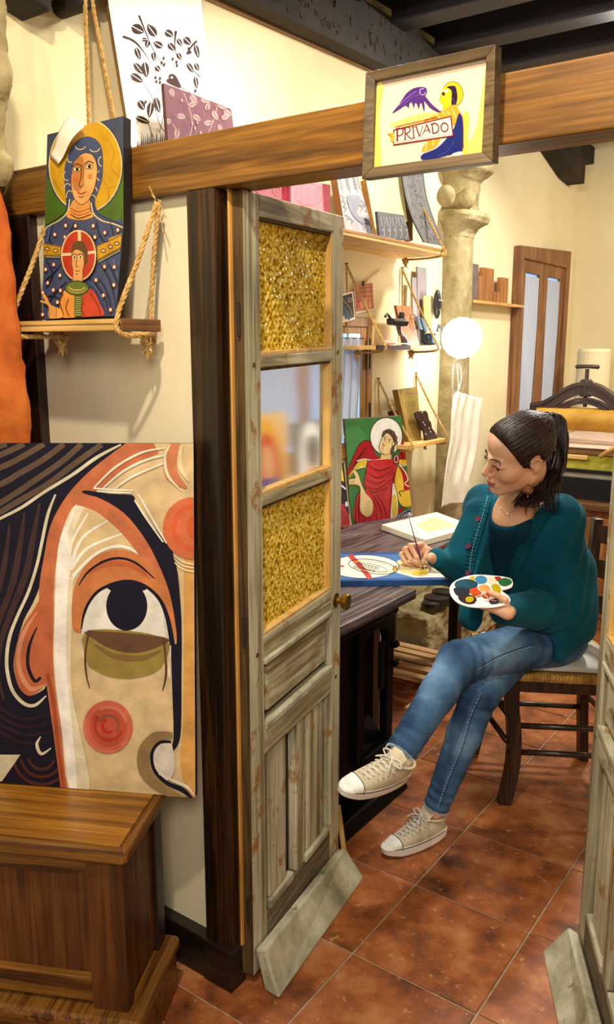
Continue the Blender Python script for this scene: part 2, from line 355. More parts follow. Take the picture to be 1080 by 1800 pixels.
def leaf(P, D, w, tilt, name, label, knob=True, flip=1):
    """half-glazed door leaf: P hinge corner on the floor, D direction to the free edge, face normal to the viewer's side"""
    P = Vector(P); D = Vector(D).normalized(); N = Vector((D.y, -D.x, 0))*flip
    def W(s, n, z): return P + D*s + N*n + Vector((0,0,z*(1+tilt*s)))
    root = thing(name, label, 'door', tuple(P))
    T = 0.042
    def blk(nm, s0, s1, z0, z1, n0=-T, n1=0.0, mat=M_gw_Z, bev=.003, z0b=None, z1b=None):
        z0b = z0 if z0b is None else z0b; z1b = z1 if z1b is None else z1b
        mb = MB().hexa([W(s0,n1,z0),W(s1,n1,z0b),W(s1,n0,z0b),W(s0,n0,z0),W(s0,n1,z1),W(s1,n1,z1b),W(s1,n0,z1b),W(s0,n0,z1)])
        return mb.build(nm, mat, root, bevel=bev)
    a, c = 0.073, w-0.07
    st = MB().hexa([W(0,0,.03),W(a,0,.03),W(a,-T,.03),W(0,-T,.03),W(0,0,1.925),W(a,0,1.925),W(a,-T,1.925),W(0,-T,1.925)])
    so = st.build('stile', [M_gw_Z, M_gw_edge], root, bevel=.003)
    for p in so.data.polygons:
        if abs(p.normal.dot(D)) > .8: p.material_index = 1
    blk('stile', c, w, .02, 1.925)
    blk('rail', a, c, 1.878, 1.925, mat=M_gw_Y); blk('rail', a, c, 1.551, 1.579, mat=M_gw_Y)
    blk('rail', a, c, 1.232, 1.260, mat=M_gw_Y); blk('rail', a, c, .850, .915, mat=M_gw_Y)
    blk('rail', a, c, .605, .690, mat=M_gw_Y); blk('rail', a, c, .03, .165, mat=M_gw_bare)
    # recessed solid panels, raised fields and muntins
    M_rec = wood('recess_shade', '#120b05', '#2a1c0e', '#463620', axis='Z', rough=.85)  # shade of the deep grooves put into the panel colour
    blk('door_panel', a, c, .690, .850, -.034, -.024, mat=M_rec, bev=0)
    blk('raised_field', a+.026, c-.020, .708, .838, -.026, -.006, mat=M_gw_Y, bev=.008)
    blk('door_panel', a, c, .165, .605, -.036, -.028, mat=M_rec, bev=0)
    mid = (a+c)/2
    k_ = (c-a)/.41; sx_ = lambda s_: a+(s_-.073)*k_
    blk('muntin', sx_(.256), sx_(.308), .165, .605, -.034, -.002, mat=M_gw_Z, bev=.004)
    blk('raised_field', sx_(.100), sx_(.202), .185, .598, -.03, -.006, mat=M_gw_Z, bev=.006)
    blk('raised_field', sx_(.334), sx_(.440), .180, .598, -.03, -.006, mat=M_gw_Z, bev=.006)
    blk('moulding', a, c, .842, .856, -.004, .006, mat=M_board_mould, bev=.003)
    blk('moulding', a, c, .672, .69, -.004, .006, mat=M_board_mould, bev=.003)
    blk('moulding', a+.02, mid-.05, .160, .186, -.02, .003, mat=M_board_mould, bev=.004)
    blk('moulding', mid+.03, c-.02, .160, .182, -.02, .003, mat=M_board_mould, bev=.004)
    # glazing with new beads
    for (z0, z1, mat) in ((1.579, 1.878, M_yglass), (1.260, 1.551, M_clear), (.915, 1.232, M_yglass)):
        bw = .009
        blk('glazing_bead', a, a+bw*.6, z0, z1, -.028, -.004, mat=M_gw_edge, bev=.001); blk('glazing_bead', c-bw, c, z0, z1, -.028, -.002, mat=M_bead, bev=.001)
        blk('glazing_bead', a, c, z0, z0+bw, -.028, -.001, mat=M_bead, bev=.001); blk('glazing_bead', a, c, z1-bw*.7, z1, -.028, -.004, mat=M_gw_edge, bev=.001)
        mb = MB()
        if mat is M_clear:
            mb.hexa([W(a,-.024,z0),W(c,-.024,z0),W(c,-.028,z0),W(a,-.028,z0),W(a,-.024,z1),W(c,-.024,z1),W(c,-.028,z1),W(a,-.028,z1)])
            mb.build('pane', mat, root)
        else:
            nu, nv = 130, 96
            def hf(u, v):
                s = u*(c-a); z = v*(z1-z0); k1 = s/.021+z/.026; k2 = s/.021-z/.026
                return .0045*(abs(math.sin(math.pi*k1))*abs(math.sin(math.pi*k2)))+.0007*math.sin(s*900)*math.sin(z*760)
            mb.grid(lambda u, v: W(a+u*(c-a), -.022+hf(u, v), z0+v*(z1-z0)), nu, nv)
            mb.grid(lambda u, v: W(a+u*(c-a), -.028-.3*hf(1-u, v), z0+v*(z1-z0)), nu, nv)
            mb.build('pane', mat, root)
    # weatherboard, hinges, pegs, knob
    wbm = MB().hexa([W(-.012,.078,.002),W(w-.02,.095,.0),W(w-.03,.055,.0),W(.0,.03,.0),W(.0,.033,.118),W(w-.02,.03,.085),W(w-.03,.005,.075),W(0,.004,.11)])
    wbm.build('weatherboard', M_board_mould, root, bevel=.006)
    for z in (1.66, .95, .22):
        MB().tube([W(-.008, -.01, z-.035), W(-.008, -.01, z+.035)], .0035, 10).build('hinge', M_iron, root)
    for (s, z) in ((.04,1.56),(c+.035,1.572),(.038,.88),(c+.035,.64)):
        MB().tube([W(s, -.001, z), W(s, .0015, z)], .006, 10).build('peg', flat('#4a3c28'), root)
    if knob:
        k = MB().lathe([(.004,-.005),(.022,-.003),(.022,.001),(.009,.004),(.008,.018),(.020,.021),(.024,.026),(.024,.036),(.021,.039),(.001,.0395)], W(c+.035, 0, .872), N, 24).build('knob', M_brass, root, smooth=False)
    settle(root); return W
W1 = leaf((-1.17, 1.408, 0), (-.18107, .98347, 0), .553, .018, 'panelled_door', 'left leaf of weathered grey wooden door with amber glass panes and brass knob')
W2 = leaf((-.262, 1.46, 0), (-.447, .894, 0), .624, .0, 'panelled_door', 'right leaf of weathered grey door, cut off by the right edge', knob=False, flip=-1)
# ================================================================== CHEST
M_chest = wood('chest_oak', '#241006', '#4c280e', '#70421a', axis='Z', rough=0.38, scale=.7, contrast=1.2, rot=math.radians(26))
M_chest_top = wood('chest_top', '#4a2c0a', '#8a5818', '#b07c2e', axis='X', rough=0.3, scale=.8, rot=math.radians(26))
M_chest_trim = wood('chest_trim', '#341e0a', '#643c14', '#8a5c24', axis='X', rough=0.32, scale=1.2, contrast=1.5, rot=math.radians(26))
M_chest_trimY = wood('chest_trim_side', '#341e0a', '#643c14', '#8a5c24', axis='Y', rough=0.32, scale=1.2, contrast=1.5, rot=math.radians(26))
CH = onz(218, 1497, .56); CU = Vector((-.899, -.438, 0)); CV = Vector((-.438, .899, 0)); Z = Vector((0,0,1))
cr = thing('chest', 'brown wooden chest with panelled front in the lower left corner', 'chest', (CH.x, CH.y, 0))
def cb(nm, u0, u1, v0, v1, z0, z1, mat, bev=.003):
    return MB().obox(Vector((CH.x, CH.y, 0))+CU*u0+CV*v0+Z*z0, CU*(u1-u0), CV*(v1-v0), Z*(z1-z0)).build(nm, mat, cr, bevel=bev)
CD = .26; CW = .95
cb('lid', .016, CW, .016, CD, .535, .562, M_chest_top, .002)
cb('lid_border', -.0, CW, -.004, .018, .525, .560, M_chest_trim, .008)
cb('lid_border', -.004, .018, .0, CD, .525, .560, M_chest_trimY, .008)
cb('body', .03, CW, .035, CD-.005, .10, .53, M_chest)
cb('stile', .014, .098, .016, .05, .10, .526, M_chest)
cb('side_panel', .022, .04, .05, CD-.03, .16, .52, M_chest)
cb('side_stile', .012, .04, CD-.05, CD, .10, .526, M_darkpost)
cb('bottom_rail', .098, CW, .018, .05, .19, .225, M_chest_trim)
cb('bottom_rail', .098, CW, .022, .05, .16, .19, M_chest_trim)
o = Vector((CH.x, CH.y, 0))
ap = [(0.098,.526),(CW,.526),(CW,.478),(.30,.476),(.22,.474),(.15,.476),(.118,.482),(.098,.488)]
MB().prism([o+CU*u+CV*.022+Z*z for u, z in ap], CV*.02).build('apron', M_chest_trim, cr, bevel=.003)
cb('plinth', -.012, CW, -.008, CD+.01, .0, .12, M_chest_trim, .006)
cb('plinth_moulding', -.022, CW, -.016, CD+.016, .115, .15, M_chest_trimY, .012)
settle(cr)
# ================================================================== CHAIR
M_ch = wood('dark_chair', '#140c08', '#2e1c12', '#4c3222', axis='Z', rough=0.32, scale=1)
M_rush = mottle('rush', [(0.3, '#8a6428'), (0.5, '#bf9448'), (0.7, '#e0bc74')], scale=26, rough=0.85, bump=0.8, bscale=60, stretch=(1,1,.4))
FN = Vector((-.99,2.60,0)); FF = Vector((-1.24,2.885,0)); BF = Vector((-.874,3.08,0)); BN = Vector((-.625,2.795,0))
chr_ = thing('ladderback_chair', 'dark wooden ladderback chair with rush seat under the seated woman', 'chair', (-.93,2.84,0))
fd = (FN-BN).normalized(); sd = (FF-FN).normalized()
def legpts(b, top, bow): return [b+(top-b)*t+bow*math.sin(math.pi*min(t*1.25,1)) for t in [i/8 for i in range(9)]]
def sqbar(pts, w, d, ax, ay):
    mb = MB(); n = len(pts); vs = []
    for p in pts: vs += [p-ax*w-ay*d, p+ax*w-ay*d, p+ax*w+ay*d, p-ax*w+ay*d]
    fs = [(3,2,1,0), tuple(4*(n-1)+k for k in range(4))]
    for i in range(n-1):
        for k in range(4): fs.append((4*i+k, 4*i+(k+1)%4, 4*i+4+(k+1)%4, 4*i+4+k))
    return mb.add(vs, fs)
for b0 in (FN, FF):
    sqbar(legpts(b0, b0+Z*.485-fd*.01, fd*-.022), .022, .018, fd, sd).build('leg', M_ch, chr_, bevel=.003)
for b0 in (BF, BN):
    top = b0+Z*.975-fd*.006
    pts = [b0-fd*.015, b0+Z*.2-fd*.002, b0+Z*.46+fd*.008, b0+Z*.65+fd*.006, b0+Z*.82, top]
    sqbar(pts, .016, .02, fd, sd).build('leg', M_ch, chr_, bevel=.003)
for z0, z1, nm, mt, ins in ((.43,.478,'seat_frame',M_ch,0),):
    for a_, b_ in ((FN,FF),(FF,BF),(BF,BN),(BN,FN)):
        MB().obox(a_+Z*z0-(b_-a_).cross(Z).normalized()*.012, (b_-a_), (b_-a_).cross(Z).normalized()*.024, Z*(z1-z0)).build('seat_rail', M_ch, chr_, bevel=.003)
cen = (FN+FF+BF+BN)/4
def rush(u, v):   # woven seat: four wedges of strands, real ridges
    p = (FN*(1-u)+FF*u)*(1-v)+(BN*(1-u)+BF*u)*v; p = cen+(p-cen)*1.07
    a_, b_ = abs(u-.5), abs(v-.5); k = (u if b_ > a_ else v)
    edge = max(a_, b_)*2
    return p+Z*(.497+.0035*math.sin(k*math.pi*2*26)-.02*max(0, edge-.9)*10*max(0, edge-.9)*8)
mb = MB(); mb.grid(rush, 104, 104)
rim = [cen+(p-cen)*1.07 for p in (FN, FF, BF, BN)]
for i in range(4):
    a_, b_ = rim[i], rim[(i+1)%4]; n_s = 46
    for k in range(n_s):
        p = a_+(b_-a_)*((k+.5)/n_s); mb.tube([p+Z*.474, p+Z*.486+(p-cen).normalized()*.006, p+Z*.498], .0052, 6)
mb.build('rush_seat', M_rush, chr_)
for z in (.20, .30):
    MB().tube([FN+Z*z, BN+Z*(z+.005)], .0105, 10).build('stretcher', M_ch, chr_, smooth=True)
for z in (.22, .34):
    MB().tube([FF+Z*z, BF+Z*z], .0105, 10).build('stretcher', M_ch, chr_, smooth=True)
MB().tube([FN+Z*.34, FF+Z*.34], .0105, 10).build('stretcher', M_ch, chr_, smooth=True)
MB().tube([FN+Z*.24, FF+Z*.24], .0105, 10).build('stretcher', M_ch, chr_, smooth=True)
MB().tube([BN+Z*.28, BF+Z*.28], .0105, 10).build('stretcher', M_ch, chr_, smooth=True)
for z, bk in ((.655,-.006),(.79,-.003),(.92,.003)):
    def sl(u, v, z=z, bk=bk):
        p = BF+(BN-BF)*u; bow = math.sin(math.pi*u)
        return p - fd*(bk+.040*bow) + Z*(z+.062*(v-.5)+.016*bow*v)
    MB().grid(sl, 14, 2).build('slat', M_ch, chr_, solid=.014, smooth=False)
settle(chr_)
M_cush = flat('#d8d4cc', rough=.9, var=.04, bump=.3, bscale=300)
mb = MB()
def cu_f(u, v, s=1):
    p = (FN*(1-u)+FF*u)*(1-v)+(BN*(1-u)+BF*u)*v; p = cen+(p-cen)*1.0
    e = (max(0,math.sin(math.pi*u))*max(0,math.sin(math.pi*v)))**.35
    return p+Z*(.508+(.032*e if s > 0 else 0))
mb.grid(lambda u, v: cu_f(u, v), 24, 24); mb.grid(lambda u, v: cu_f(u, v, -1), 24, 24)
tag(mb.build('seat_cushion', M_cush, smooth=True), 'flat off-white cushion on the rush seat of the dark chair', 'cushion')
# ================================================================== WORK TABLE ON BLACK IRON BODY
M_tab = wood('table_top', '#1e1416', '#40302e', '#76686a', axis='Y', rough=0.42, scale=1.0, contrast=1.3, wear=('#a08c80', 7.0, 0.63))
M_black = flat('#060608', rough=.42, var=.2, spec=.10)
tb = thing('work_table', 'scuffed dark wooden table top on a black cast-iron body with arched opening', 'table', (-1.7, 2.0, 0))
TZ = .78
MB().box((-2.04, 1.45, TZ-.035), (-1.285, 2.455, TZ)).build('table_top', M_tab, tb, bevel=.004)
MB().box((-1.98, 1.55, .12), (-1.37, 2.215, TZ-.035)).build('body', M_black, tb, bevel=.01)
MB().box((-2.0, 1.53, TZ-.09), (-1.335, 2.43, TZ-.036)).build('cornice', M_black, tb, bevel=.012)
def arch(x, y0, y1, z0, z1, th, w):
    mb = MB(); n = 12; cy_ = (y0+y1)/2; rr = (y1-y0)/2-w
    outer = []; inner = []
    for i in range(n+1):
        t = math.pi*i/n; inner.append((cy_-rr*math.cos(t), z1-.035-rr*.75+rr*.75*math.sin(t)))
        outer.append((y0+(y1-y0)*i/n, z1))
    P = [(y0,z0)]+[(y0,z1)]
    for i in range(n):
        mb.prism([(x,inner[i][0],inner[i][1]),(x,inner[i+1][0],inner[i+1][1]),(x,outer[i+1][0],outer[i+1][1]),(x,outer[i][0],outer[i][1])], (th,0,0))
    zb = inner[0][1]
    mb.box((x,y0,z0),(x+th,y0+w,zb)); mb.box((x,y1-w,z0),(x+th,y1,zb))
    mb.prism([(x,y0,zb),(x,y0+w,zb),(x,outer[0][0],z1)], (th,0,0)); mb.prism([(x,y1-w,zb),(x,y1,zb),(x,y1,z1)], (th,0,0))
    return mb
arch(-1.385, 2.19, 2.43, .20, TZ-.085, .03, .045).build('arched_frame', M_black, tb, bevel=.004)
arch(-1.97, 2.19, 2.43, .20, TZ-.085, .03, .045).build('arched_frame', M_black, tb, bevel=.004)
MB().box((-1.97, 2.22, .14), (-1.345, 2.43, .22)).build('ash_ledge', M_black, tb, bevel=.01)
MB().hexa([(-1.95,2.22,.22),(-1.37,2.22,.22),(-1.37,2.41,.22),(-1.95,2.41,.22),(-1.9,2.22,.33),(-1.45,2.22,.36),(-1.45,2.41,.30),(-1.9,2.41,.30)]).build('grate_box', M_black, tb, bevel=.006)
for k in range(12):
    MB().box((-1.455+.0, 2.22+k*.016, .30), (-1.43, 2.226+k*.016, .36)).build('grate_bar', M_black, tb)
MB().box((-1.99, 1.52, .0), (-1.33, 2.44, .05)).build('base', M_black, tb, bevel=.012)
for (x, y) in ((-1.36,2.36),(-1.36,1.58),(-1.94,2.36),(-1.94,1.58)):
    MB().lathe([(.024,.04),(.03,.07),(.018,.10),(.026,.15)], (x,y,0), seg=12).build('foot', M_black, tb)
MB().box((-1.345, 2.30, .45), (-1.332, 2.33, .62)).build('hinge', M_black, tb, bevel=.004)
for z in (.50,.57): MB().lathe([(.012,0),(.012,.02),(.006,.028)], (-1.352,2.425,z), (0,1,0), 10).build('bolt', M_black, tb)
settle(tb)
tb2 = thing('side_table', 'dark wooden table by the stone column behind the seated woman', 'table', (-1.85, 3.2, 0))
MB().prism([(-2.04,2.46,TZ-.035),(-1.45,2.46,TZ-.035),(-1.545,3.565,TZ-.035),(-2.04,3.565,TZ-.035)], (0,0,.034)).build('table_top', M_tab, tb2, bevel=.004)
for (x, y) in ((-1.52,2.55),(-1.98,2.55),(-1.62,3.5),(-1.98,3.5)):
    MB().box((x-.025,y-.025,0),(x+.025,y+.025,TZ-.036)).build('leg', M_darkpost, tb2, bevel=.003)
settle(tb2)
# low black box standing for both a machine and the shadow on the floor
ib = thing('floor_shadow_box', 'low black box standing in for a machine and the floor shadow under the iron table body', 'box', (-1.6, 2.2, 0))
MB().hexa([(-1.9,1.80,0),(-1.315,1.80,0),(-1.315,2.50,0),(-1.9,2.50,0),(-1.9,1.80,.045),(-1.33,1.80,.045),(-1.34,2.48,.055),(-1.9,2.48,.055)]).build('lid', M_black, ib, bevel=.01)
settle(ib)
st = MB().obox(onz(609,1504,.0), Vector((-.012,-.006,0)), Vector((-.008,.018,0)), onz(597,1420,.16)-onz(609,1504,0)).build('wooden_prop', M_bead, bevel=.001)
tag(st, 'pale wooden stick leaning on the tiles behind the open grey door', 'stick')
# slatted pallet and column base stone
M_slat = wood('slat', '#8a6238', '#b88a58', '#dcb484', axis='X', rough=.6)
pl = thing('slatted_bench', 'low bench of pale wooden slats on the floor below the side table', 'bench', (-1.8, 3.2, 0))
for py in (1134, 1143, 1154, 1168, 1183):
    y = onz(720, py, .12).y
    MB().box((-2.03, y-.03, .105), (-1.5, y+.02, .12)).build('slat', M_slat, pl, bevel=.002)
for x in (-1.98, -1.56): MB().box((x, 2.9, .07), (x+.03, 3.55, .104)).build('bearer', M_slat, pl)
for x in (-1.98, -1.56):
    for y in (2.92, 3.50): MB().box((x, y, 0), (x+.03, y+.03, .07)).build('foot', M_slat, pl)
settle(pl)
# ================================================================== PAINTED BOARDS
def cr(pts, k=6, closed=False):      # Catmull-Rom through 2D points
    n = len(pts); out = []
    rng = range(n if closed else n-1)
    for i in rng:
        if closed: p0,p1,p2,p3 = pts[(i-1)%n],pts[i],pts[(i+1)%n],pts[(i+2)%n]
        else: p0,p1,p2,p3 = pts[max(i-1,0)],pts[i],pts[i+1],pts[min(i+2,n-1)]
        for j in range(k):
            t = j/k; out.append(tuple(.5*((2*b)+(-a+c)*t+(2*a-5*b+4*c-d)*t*t+(-a+3*b-3*c+d)*t**3) for a,b,c,d in zip(p0,p1,p2,p3)))
    if not closed: out.append(tuple(pts[-1]))
    return out
def clip(poly, cp):
    def area(p): return sum(p[i][0]*p[(i+1)%len(p)][1]-p[(i+1)%len(p)][0]*p[i][1] for i in range(len(p)))
    if area(cp) < 0: cp = cp[::-1]
    out = list(poly)
    for i in range(len(cp)):
        a, b = cp[i], cp[(i+1)%len(cp)]; inp, out = out, []
        def side(p): return (b[0]-a[0])*(p[1]-a[1])-(b[1]-a[1])*(p[0]-a[0])
        for j in range(len(inp)):
            p, q = inp[j], inp[(j+1)%len(inp)]; sp, sq = side(p), side(q)
            if sp >= 0: out.append(p)
            if (sp >= 0) != (sq >= 0):
                t = sp/(sp-sq); out.append((p[0]+(q[0]-p[0])*t, p[1]+(q[1]-p[1])*t))
        if not out: return []
    return out
class Art:
    """flat paint laid in thin coats on a real board; drawn in the measured coordinates of its surface"""
    def __init__(s, origin, scale, board, plane, lift=.00005):
        s.o = origin; s.k = scale; s.board = board; s.P = plane; s.mb = MB(); s.cols = []; s.n = 0; s.lift = lift
        a, b, c = plane; N = (Vector(b)-Vector(a)).cross(Vector(c)-Vector(a)).normalized()
        if N.dot(_c-Vector(a)) < 0: N = -N
        s.N = N; s.P0 = Vector(a)
    def w(s, p, off=0.0):
        return onpl(s.o[0]+p[0]/s.k, s.o[1]+p[1]/s.k, s.P0, s.N)+s.N*off
    def mi(s, col):
        if col not in s.cols: s.cols.append(col)
        return s.cols.index(col)
    def poly(s, pts, col, smooth=True, k=5):
        if smooth: pts = cr(pts, k, True)
        pts = clip(pts, s.board)
        if len(pts) < 3: return s
        s.n += 1; s.mb.add([s.w(p, .0003+s.n*s.lift) for p in pts], [tuple(range(len(pts)))], s.mi(col)); return s
    def stroke(s, pts, w, col, smooth=True, k=5):
        n0 = len(pts); W = w if hasattr(w, '__len__') else [w]*n0
        q = [(p[0], p[1], ww) for p, ww in zip(pts, W)]
        if smooth and n0 > 2: q = cr(q, k)
        s.n += 1; L = []; R = []
        for i in range(len(q)):
            a, b = q[max(i-1,0)], q[min(i+1,len(q)-1)]; dx, dy = b[0]-a[0], b[1]-a[1]; l = math.hypot(dx, dy) or 1
            h = max(q[i][2], .3)/2; L.append((q[i][0]-dy/l*h, q[i][1]+dx/l*h)); R.append((q[i][0]+dy/l*h, q[i][1]-dx/l*h))
        for i in range(len(q)-1):
            c = clip([L[i], L[i+1], R[i+1], R[i]], s.board)
            if len(c) >= 3: s.mb.add([s.w(p, .0003+s.n*s.lift) for p in c], [tuple(range(len(c)))], s.mi(col))
        return s
    def ell(s, c, rx, ry, col, rot=0, n=36):
        cr_, sr = math.cos(rot), math.sin(rot)
        return s.poly([(c[0]+rx*math.cos(t)*cr_-ry*math.sin(t)*sr, c[1]+rx*math.cos(t)*sr+ry*math.sin(t)*cr_) for t in [2*math.pi*i/n for i in range(n)]], col, False)
    def ring(s, c, rx, ry, w, col, rot=0, a0=0, a1=360):
        cr_, sr = math.cos(rot), math.sin(rot); n = 40
        return s.stroke([(c[0]+rx*math.cos(t)*cr_-ry*math.sin(t)*sr, c[1]+rx*math.cos(t)*sr+ry*math.sin(t)*cr_) for t in [math.radians(a0+(a1-a0)*i/n) for i in range(n+1)]], w, col, False)
    def leafs(s, c, L, wd, ang, col, vein=None):
        ca, sa = math.cos(ang), math.sin(ang)
        f = lambda t, h: (c[0]+ca*t-sa*h, c[1]+sa*t+ca*h)
        s.poly([f(0,0), f(L*.3,wd/2), f(L*.7,wd*.42), f(L,0), f(L*.7,-wd*.42), f(L*.3,-wd/2)], col)
        if vein: s.stroke([f(0,0), f(L*.9,0)], max(wd*.09,1), vein, False)
        return s
    def board_mesh(s, name, mat, parent, thick, bevel=.0008, board=None):
        P = [s.w(p) for p in (board or s.board)]
        return MB().prism(P, s.N*-thick).build(name, mat, parent, bevel=bevel)
    def paint_mesh(s, name, parent, rough=.45, var=.08, bump=0.0, bscale=60):
        return s.mb.build(name, [flat(c, rough=rough, var=var, bump=bump, bscale=bscale) for c in s.cols], parent)
    def base(s): return (s.w(s.board[-1])+s.w(s.board[-2]))/2
NAVY = '#0e0b20'; SAL = '#bd6a44'; CRM = '#cfb488'; WHT = '#e6ddd0'
# ---------------- big face painting standing on the chest
zc = .5635
pr = onz(343, 1400, zc); plft = onz(0, 1377, zc); ptop = ony(340, 780, 1.338)
A = Art((0, 760), 2.5714, [(-160,49),(875,50),(884,1650),(-160,1570)], (pr, plft, ptop))
A.poly([(-420,48),(875,50),(884,1650),(-420,1566)], CRM, False)
A.poly([(835,560),(884,560),(884,1650),(850,1640),(815,1500),(828,1300),(832,900)], '#cf9a52')
A.poly([(600,560),(884,60),(700,250),(540,300)], '#cdb083')
A.poly([(-420,48),(600,50),(505,130),(405,205),(330,290),(272,395),(228,480),(206,600),(186,680),(150,770),(108,850),(76,960),(62,1050),(80,1130),(130,1190),(200,1160),(220,1120),(243,1200),(256,1400),(277,1612),(-420,1567)], NAVY, True, 3)
for pts in ([(290,52),(200,120),(80,190),(-20,245),(-420,420)], [(200,52),(110,105),(0,160),(-420,330)], [(370,52),(285,128),(160,215),(0,320),(-420,560)], [(460,55),(340,140),(215,235),(60,325),(-60,400)], [(110,52),(40,85),(-60,125),(-420,250)], [(30,52),(-80,85),(-420,180)]):
    A.stroke(pts, [26]*len(pts), '#5a4636')
A.stroke([(548,55),(440,112),(330,190),(200,270),(100,338),(0,390),(-120,452),(-420,640)], [8,15,15,14,14,12,12,12], '#cfc4a8')
for pts in ([(180,320),(150,480),(118,640),(60,790),(10,930),(-10,1080),(20,1210)], [(112,362),(90,520),(58,680),(0,840),(-50,1000),(-40,1180)], [(45,415),(20,600),(-30,780),(-90,960)], [(-20,470),(-60,640),(-120,820)]):
    A.stroke(pts, [10,26,30,28,24,20,10][:len(pts)], '#3c2626')
for k in range(4): A.stroke([(-60-30*k,1180+32*k),(30,1265+34*k),(120,1295+36*k),(235,1270+40*k)], [16,16,14,6], '#2a1420')
for k in range(3): A.ring((190,1460), 60+34*k, 62+34*k, 14, '#4a2418', 0, 20, 170)
A.stroke([(252,280),(218,370),(190,500),(168,600),(130,720),(80,830),(46,920),(32,1010),(36,1090),(60,1170),(110,1225),(160,1232),(210,1190)], [8,14,14,14,14,14,16,16,16,16,16,14,6], '#cfc4a8')
A.stroke([(185,1374),(168,1410),(188,1452),(232,1426)], [4,14,14,5], '#cfc4a8')
A.poly([(-420,1452),(94,1456),(10,1576),(-420,1567)], '#c9bca0', False)
A.stroke([(690,40),(560,115),(430,215),(335,315),(265,430),(230,560),(212,700),(214,850),(226,1000),(236,1150),(264,1350),(300,1612)], [120,95,90,84,72,58,66,62,50,44,44,46], SAL)
A.poly([(235,600),(205,700),(160,790),(108,870),(74,970),(66,1070),(90,1155),(140,1190),(205,1140),(232,1090),(236,900)], '#b5603c')
A.stroke([(170,810),(112,900),(84,1000),(96,1090),(140,1158),(205,1140)], [4,18,20,20,20,8], '#cf8a6c')
A.stroke([(168,880),(134,965),(128,1055),(158,1122),(186,1106)], [5,14,16,16,12], NAVY)
A.stroke([(215,1090),(240,1200),(262,1400),(290,1612)], [16,18,18,18], '#a0482c')
# pale forehead strip and fan strokes
A.poly([(345,325),(300,400),(264,520),(250,700),(246,850),(242,1000),(252,1150),(280,1350),(312,1612),(406,1612),(372,1400),(330,1200),(322,1050),(326,850),(330,720),(350,640),(480,520),(600,520),(700,600),(640,480),(520,370),(420,330)], '#ddd0b4', True, 3)
A.poly([(380,345),(430,345),(560,420),(660,540),(690,590),(560,515),(440,540),(345,640),(310,640),(315,520)], CRM)
A.poly([(300,420),(264,540),(252,760),(248,980),(258,1150),(290,1400),(318,1612),(350,1612),(320,1250),(300,1000),(306,760),(318,560)], '#efe8e0')
for pts in ([(312,640),(325,500),(400,365)], [(318,620),(370,480),(488,398)], [(322,620),(400,520),(570,452)], [(330,650),(440,545),(560,515),(682,585)], [(330,600),(300,480),(345,330)]):
    A.stroke(pts, [16]+[13]*(len(pts)-2)+[6], '#ece4d8')
A.stroke([(345,300),(450,325),(560,405),(640,495),(700,585),(762,720),(794,860),(802,955)], [50,70,82,86,86,62,34,6], SAL)
A.poly([(362,905),(330,880),(328,760),(352,660),(420,570),(530,528),(640,556),(705,610),(760,700),(796,880),(800,950),(740,790),(680,712),(575,668),(470,696),(395,790),(372,890)], '#c07444', True, 4)
A.stroke([(400,640),(470,600),(545,592),(620,612),(680,660)], [10,24,26,24,10], '#b45e34')
A.stroke([(358,690),(400,630),(470,583),(545,568),(620,592),(700,660)], [5,9,11,11,10,5], NAVY)
A.poly([(372,268),(400,262),(500,278),(602,284),(614,320),(664,380),(760,508),(780,510),(786,560),(806,640),(822,850),(822,1100),(820,1330),(806,1410),(776,1442),(768,1430),(786,1380),(780,1150),(776,960),(800,955),(794,860),(764,710),(702,560),(640,455),(560,362),(460,300),(400,282)], NAVY, True, 3)
# eye
A.poly([(372,890),(385,830),(425,745),(500,694),(600,682),(690,722),(745,800),(762,900),(772,1100),(760,1080),(748,930),(400,893),(382,1024),(372,980)], '#dcd6cc', True, 4)
A.stroke([(370,888),(388,800),(440,722),(520,682),(590,672),(660,695),(722,752),(758,835),(782,960)], [6,12,14,14,14,14,16,20,24], NAVY)
A.ell((575,785), 93, 110, NAVY); A.poly([(482,690),(520,720),(640,716),(662,700),(600,676),(530,680)], NAVY)
A.poly([(400,895),(745,925),(742,1040),(690,1088),(600,1110),(500,1104),(430,1072),(396,1035)], '#8f7a3a', True, 3)
A.poly([(402,895),(745,925),(732,962),(620,996),(510,980),(430,935)], '#63442f', True, 3)
A.stroke([(430,960),(520,1010),(640,1020),(730,985)], [8,26,26,8], '#7a5c30')
A.stroke([(405,893),(388,1000),(392,1090),(408,1156)], [9,10,8,4], '#5e3a22'); A.stroke([(742,925),(752,1040),(750,1110),(736,1166)], [9,10,9,4], '#5e3a22')
A.ell((490,1330), 112, 120, '#c2604a'); A.ell((492,1328), 84, 92, '#b64c38')
for r0, a0, a1, c in ((62,20,220,'#a83426'),(44,200,400,'#8e4a34'),(28,60,250,'#b42c22'),(80,240,350,'#c8705a')): A.ring((494,1324), r0, r0*1.05, 14, c, 0, a0, a1)
A.ring((490,1330), 104, 112, 10, '#c87058', 0, 30, 200)
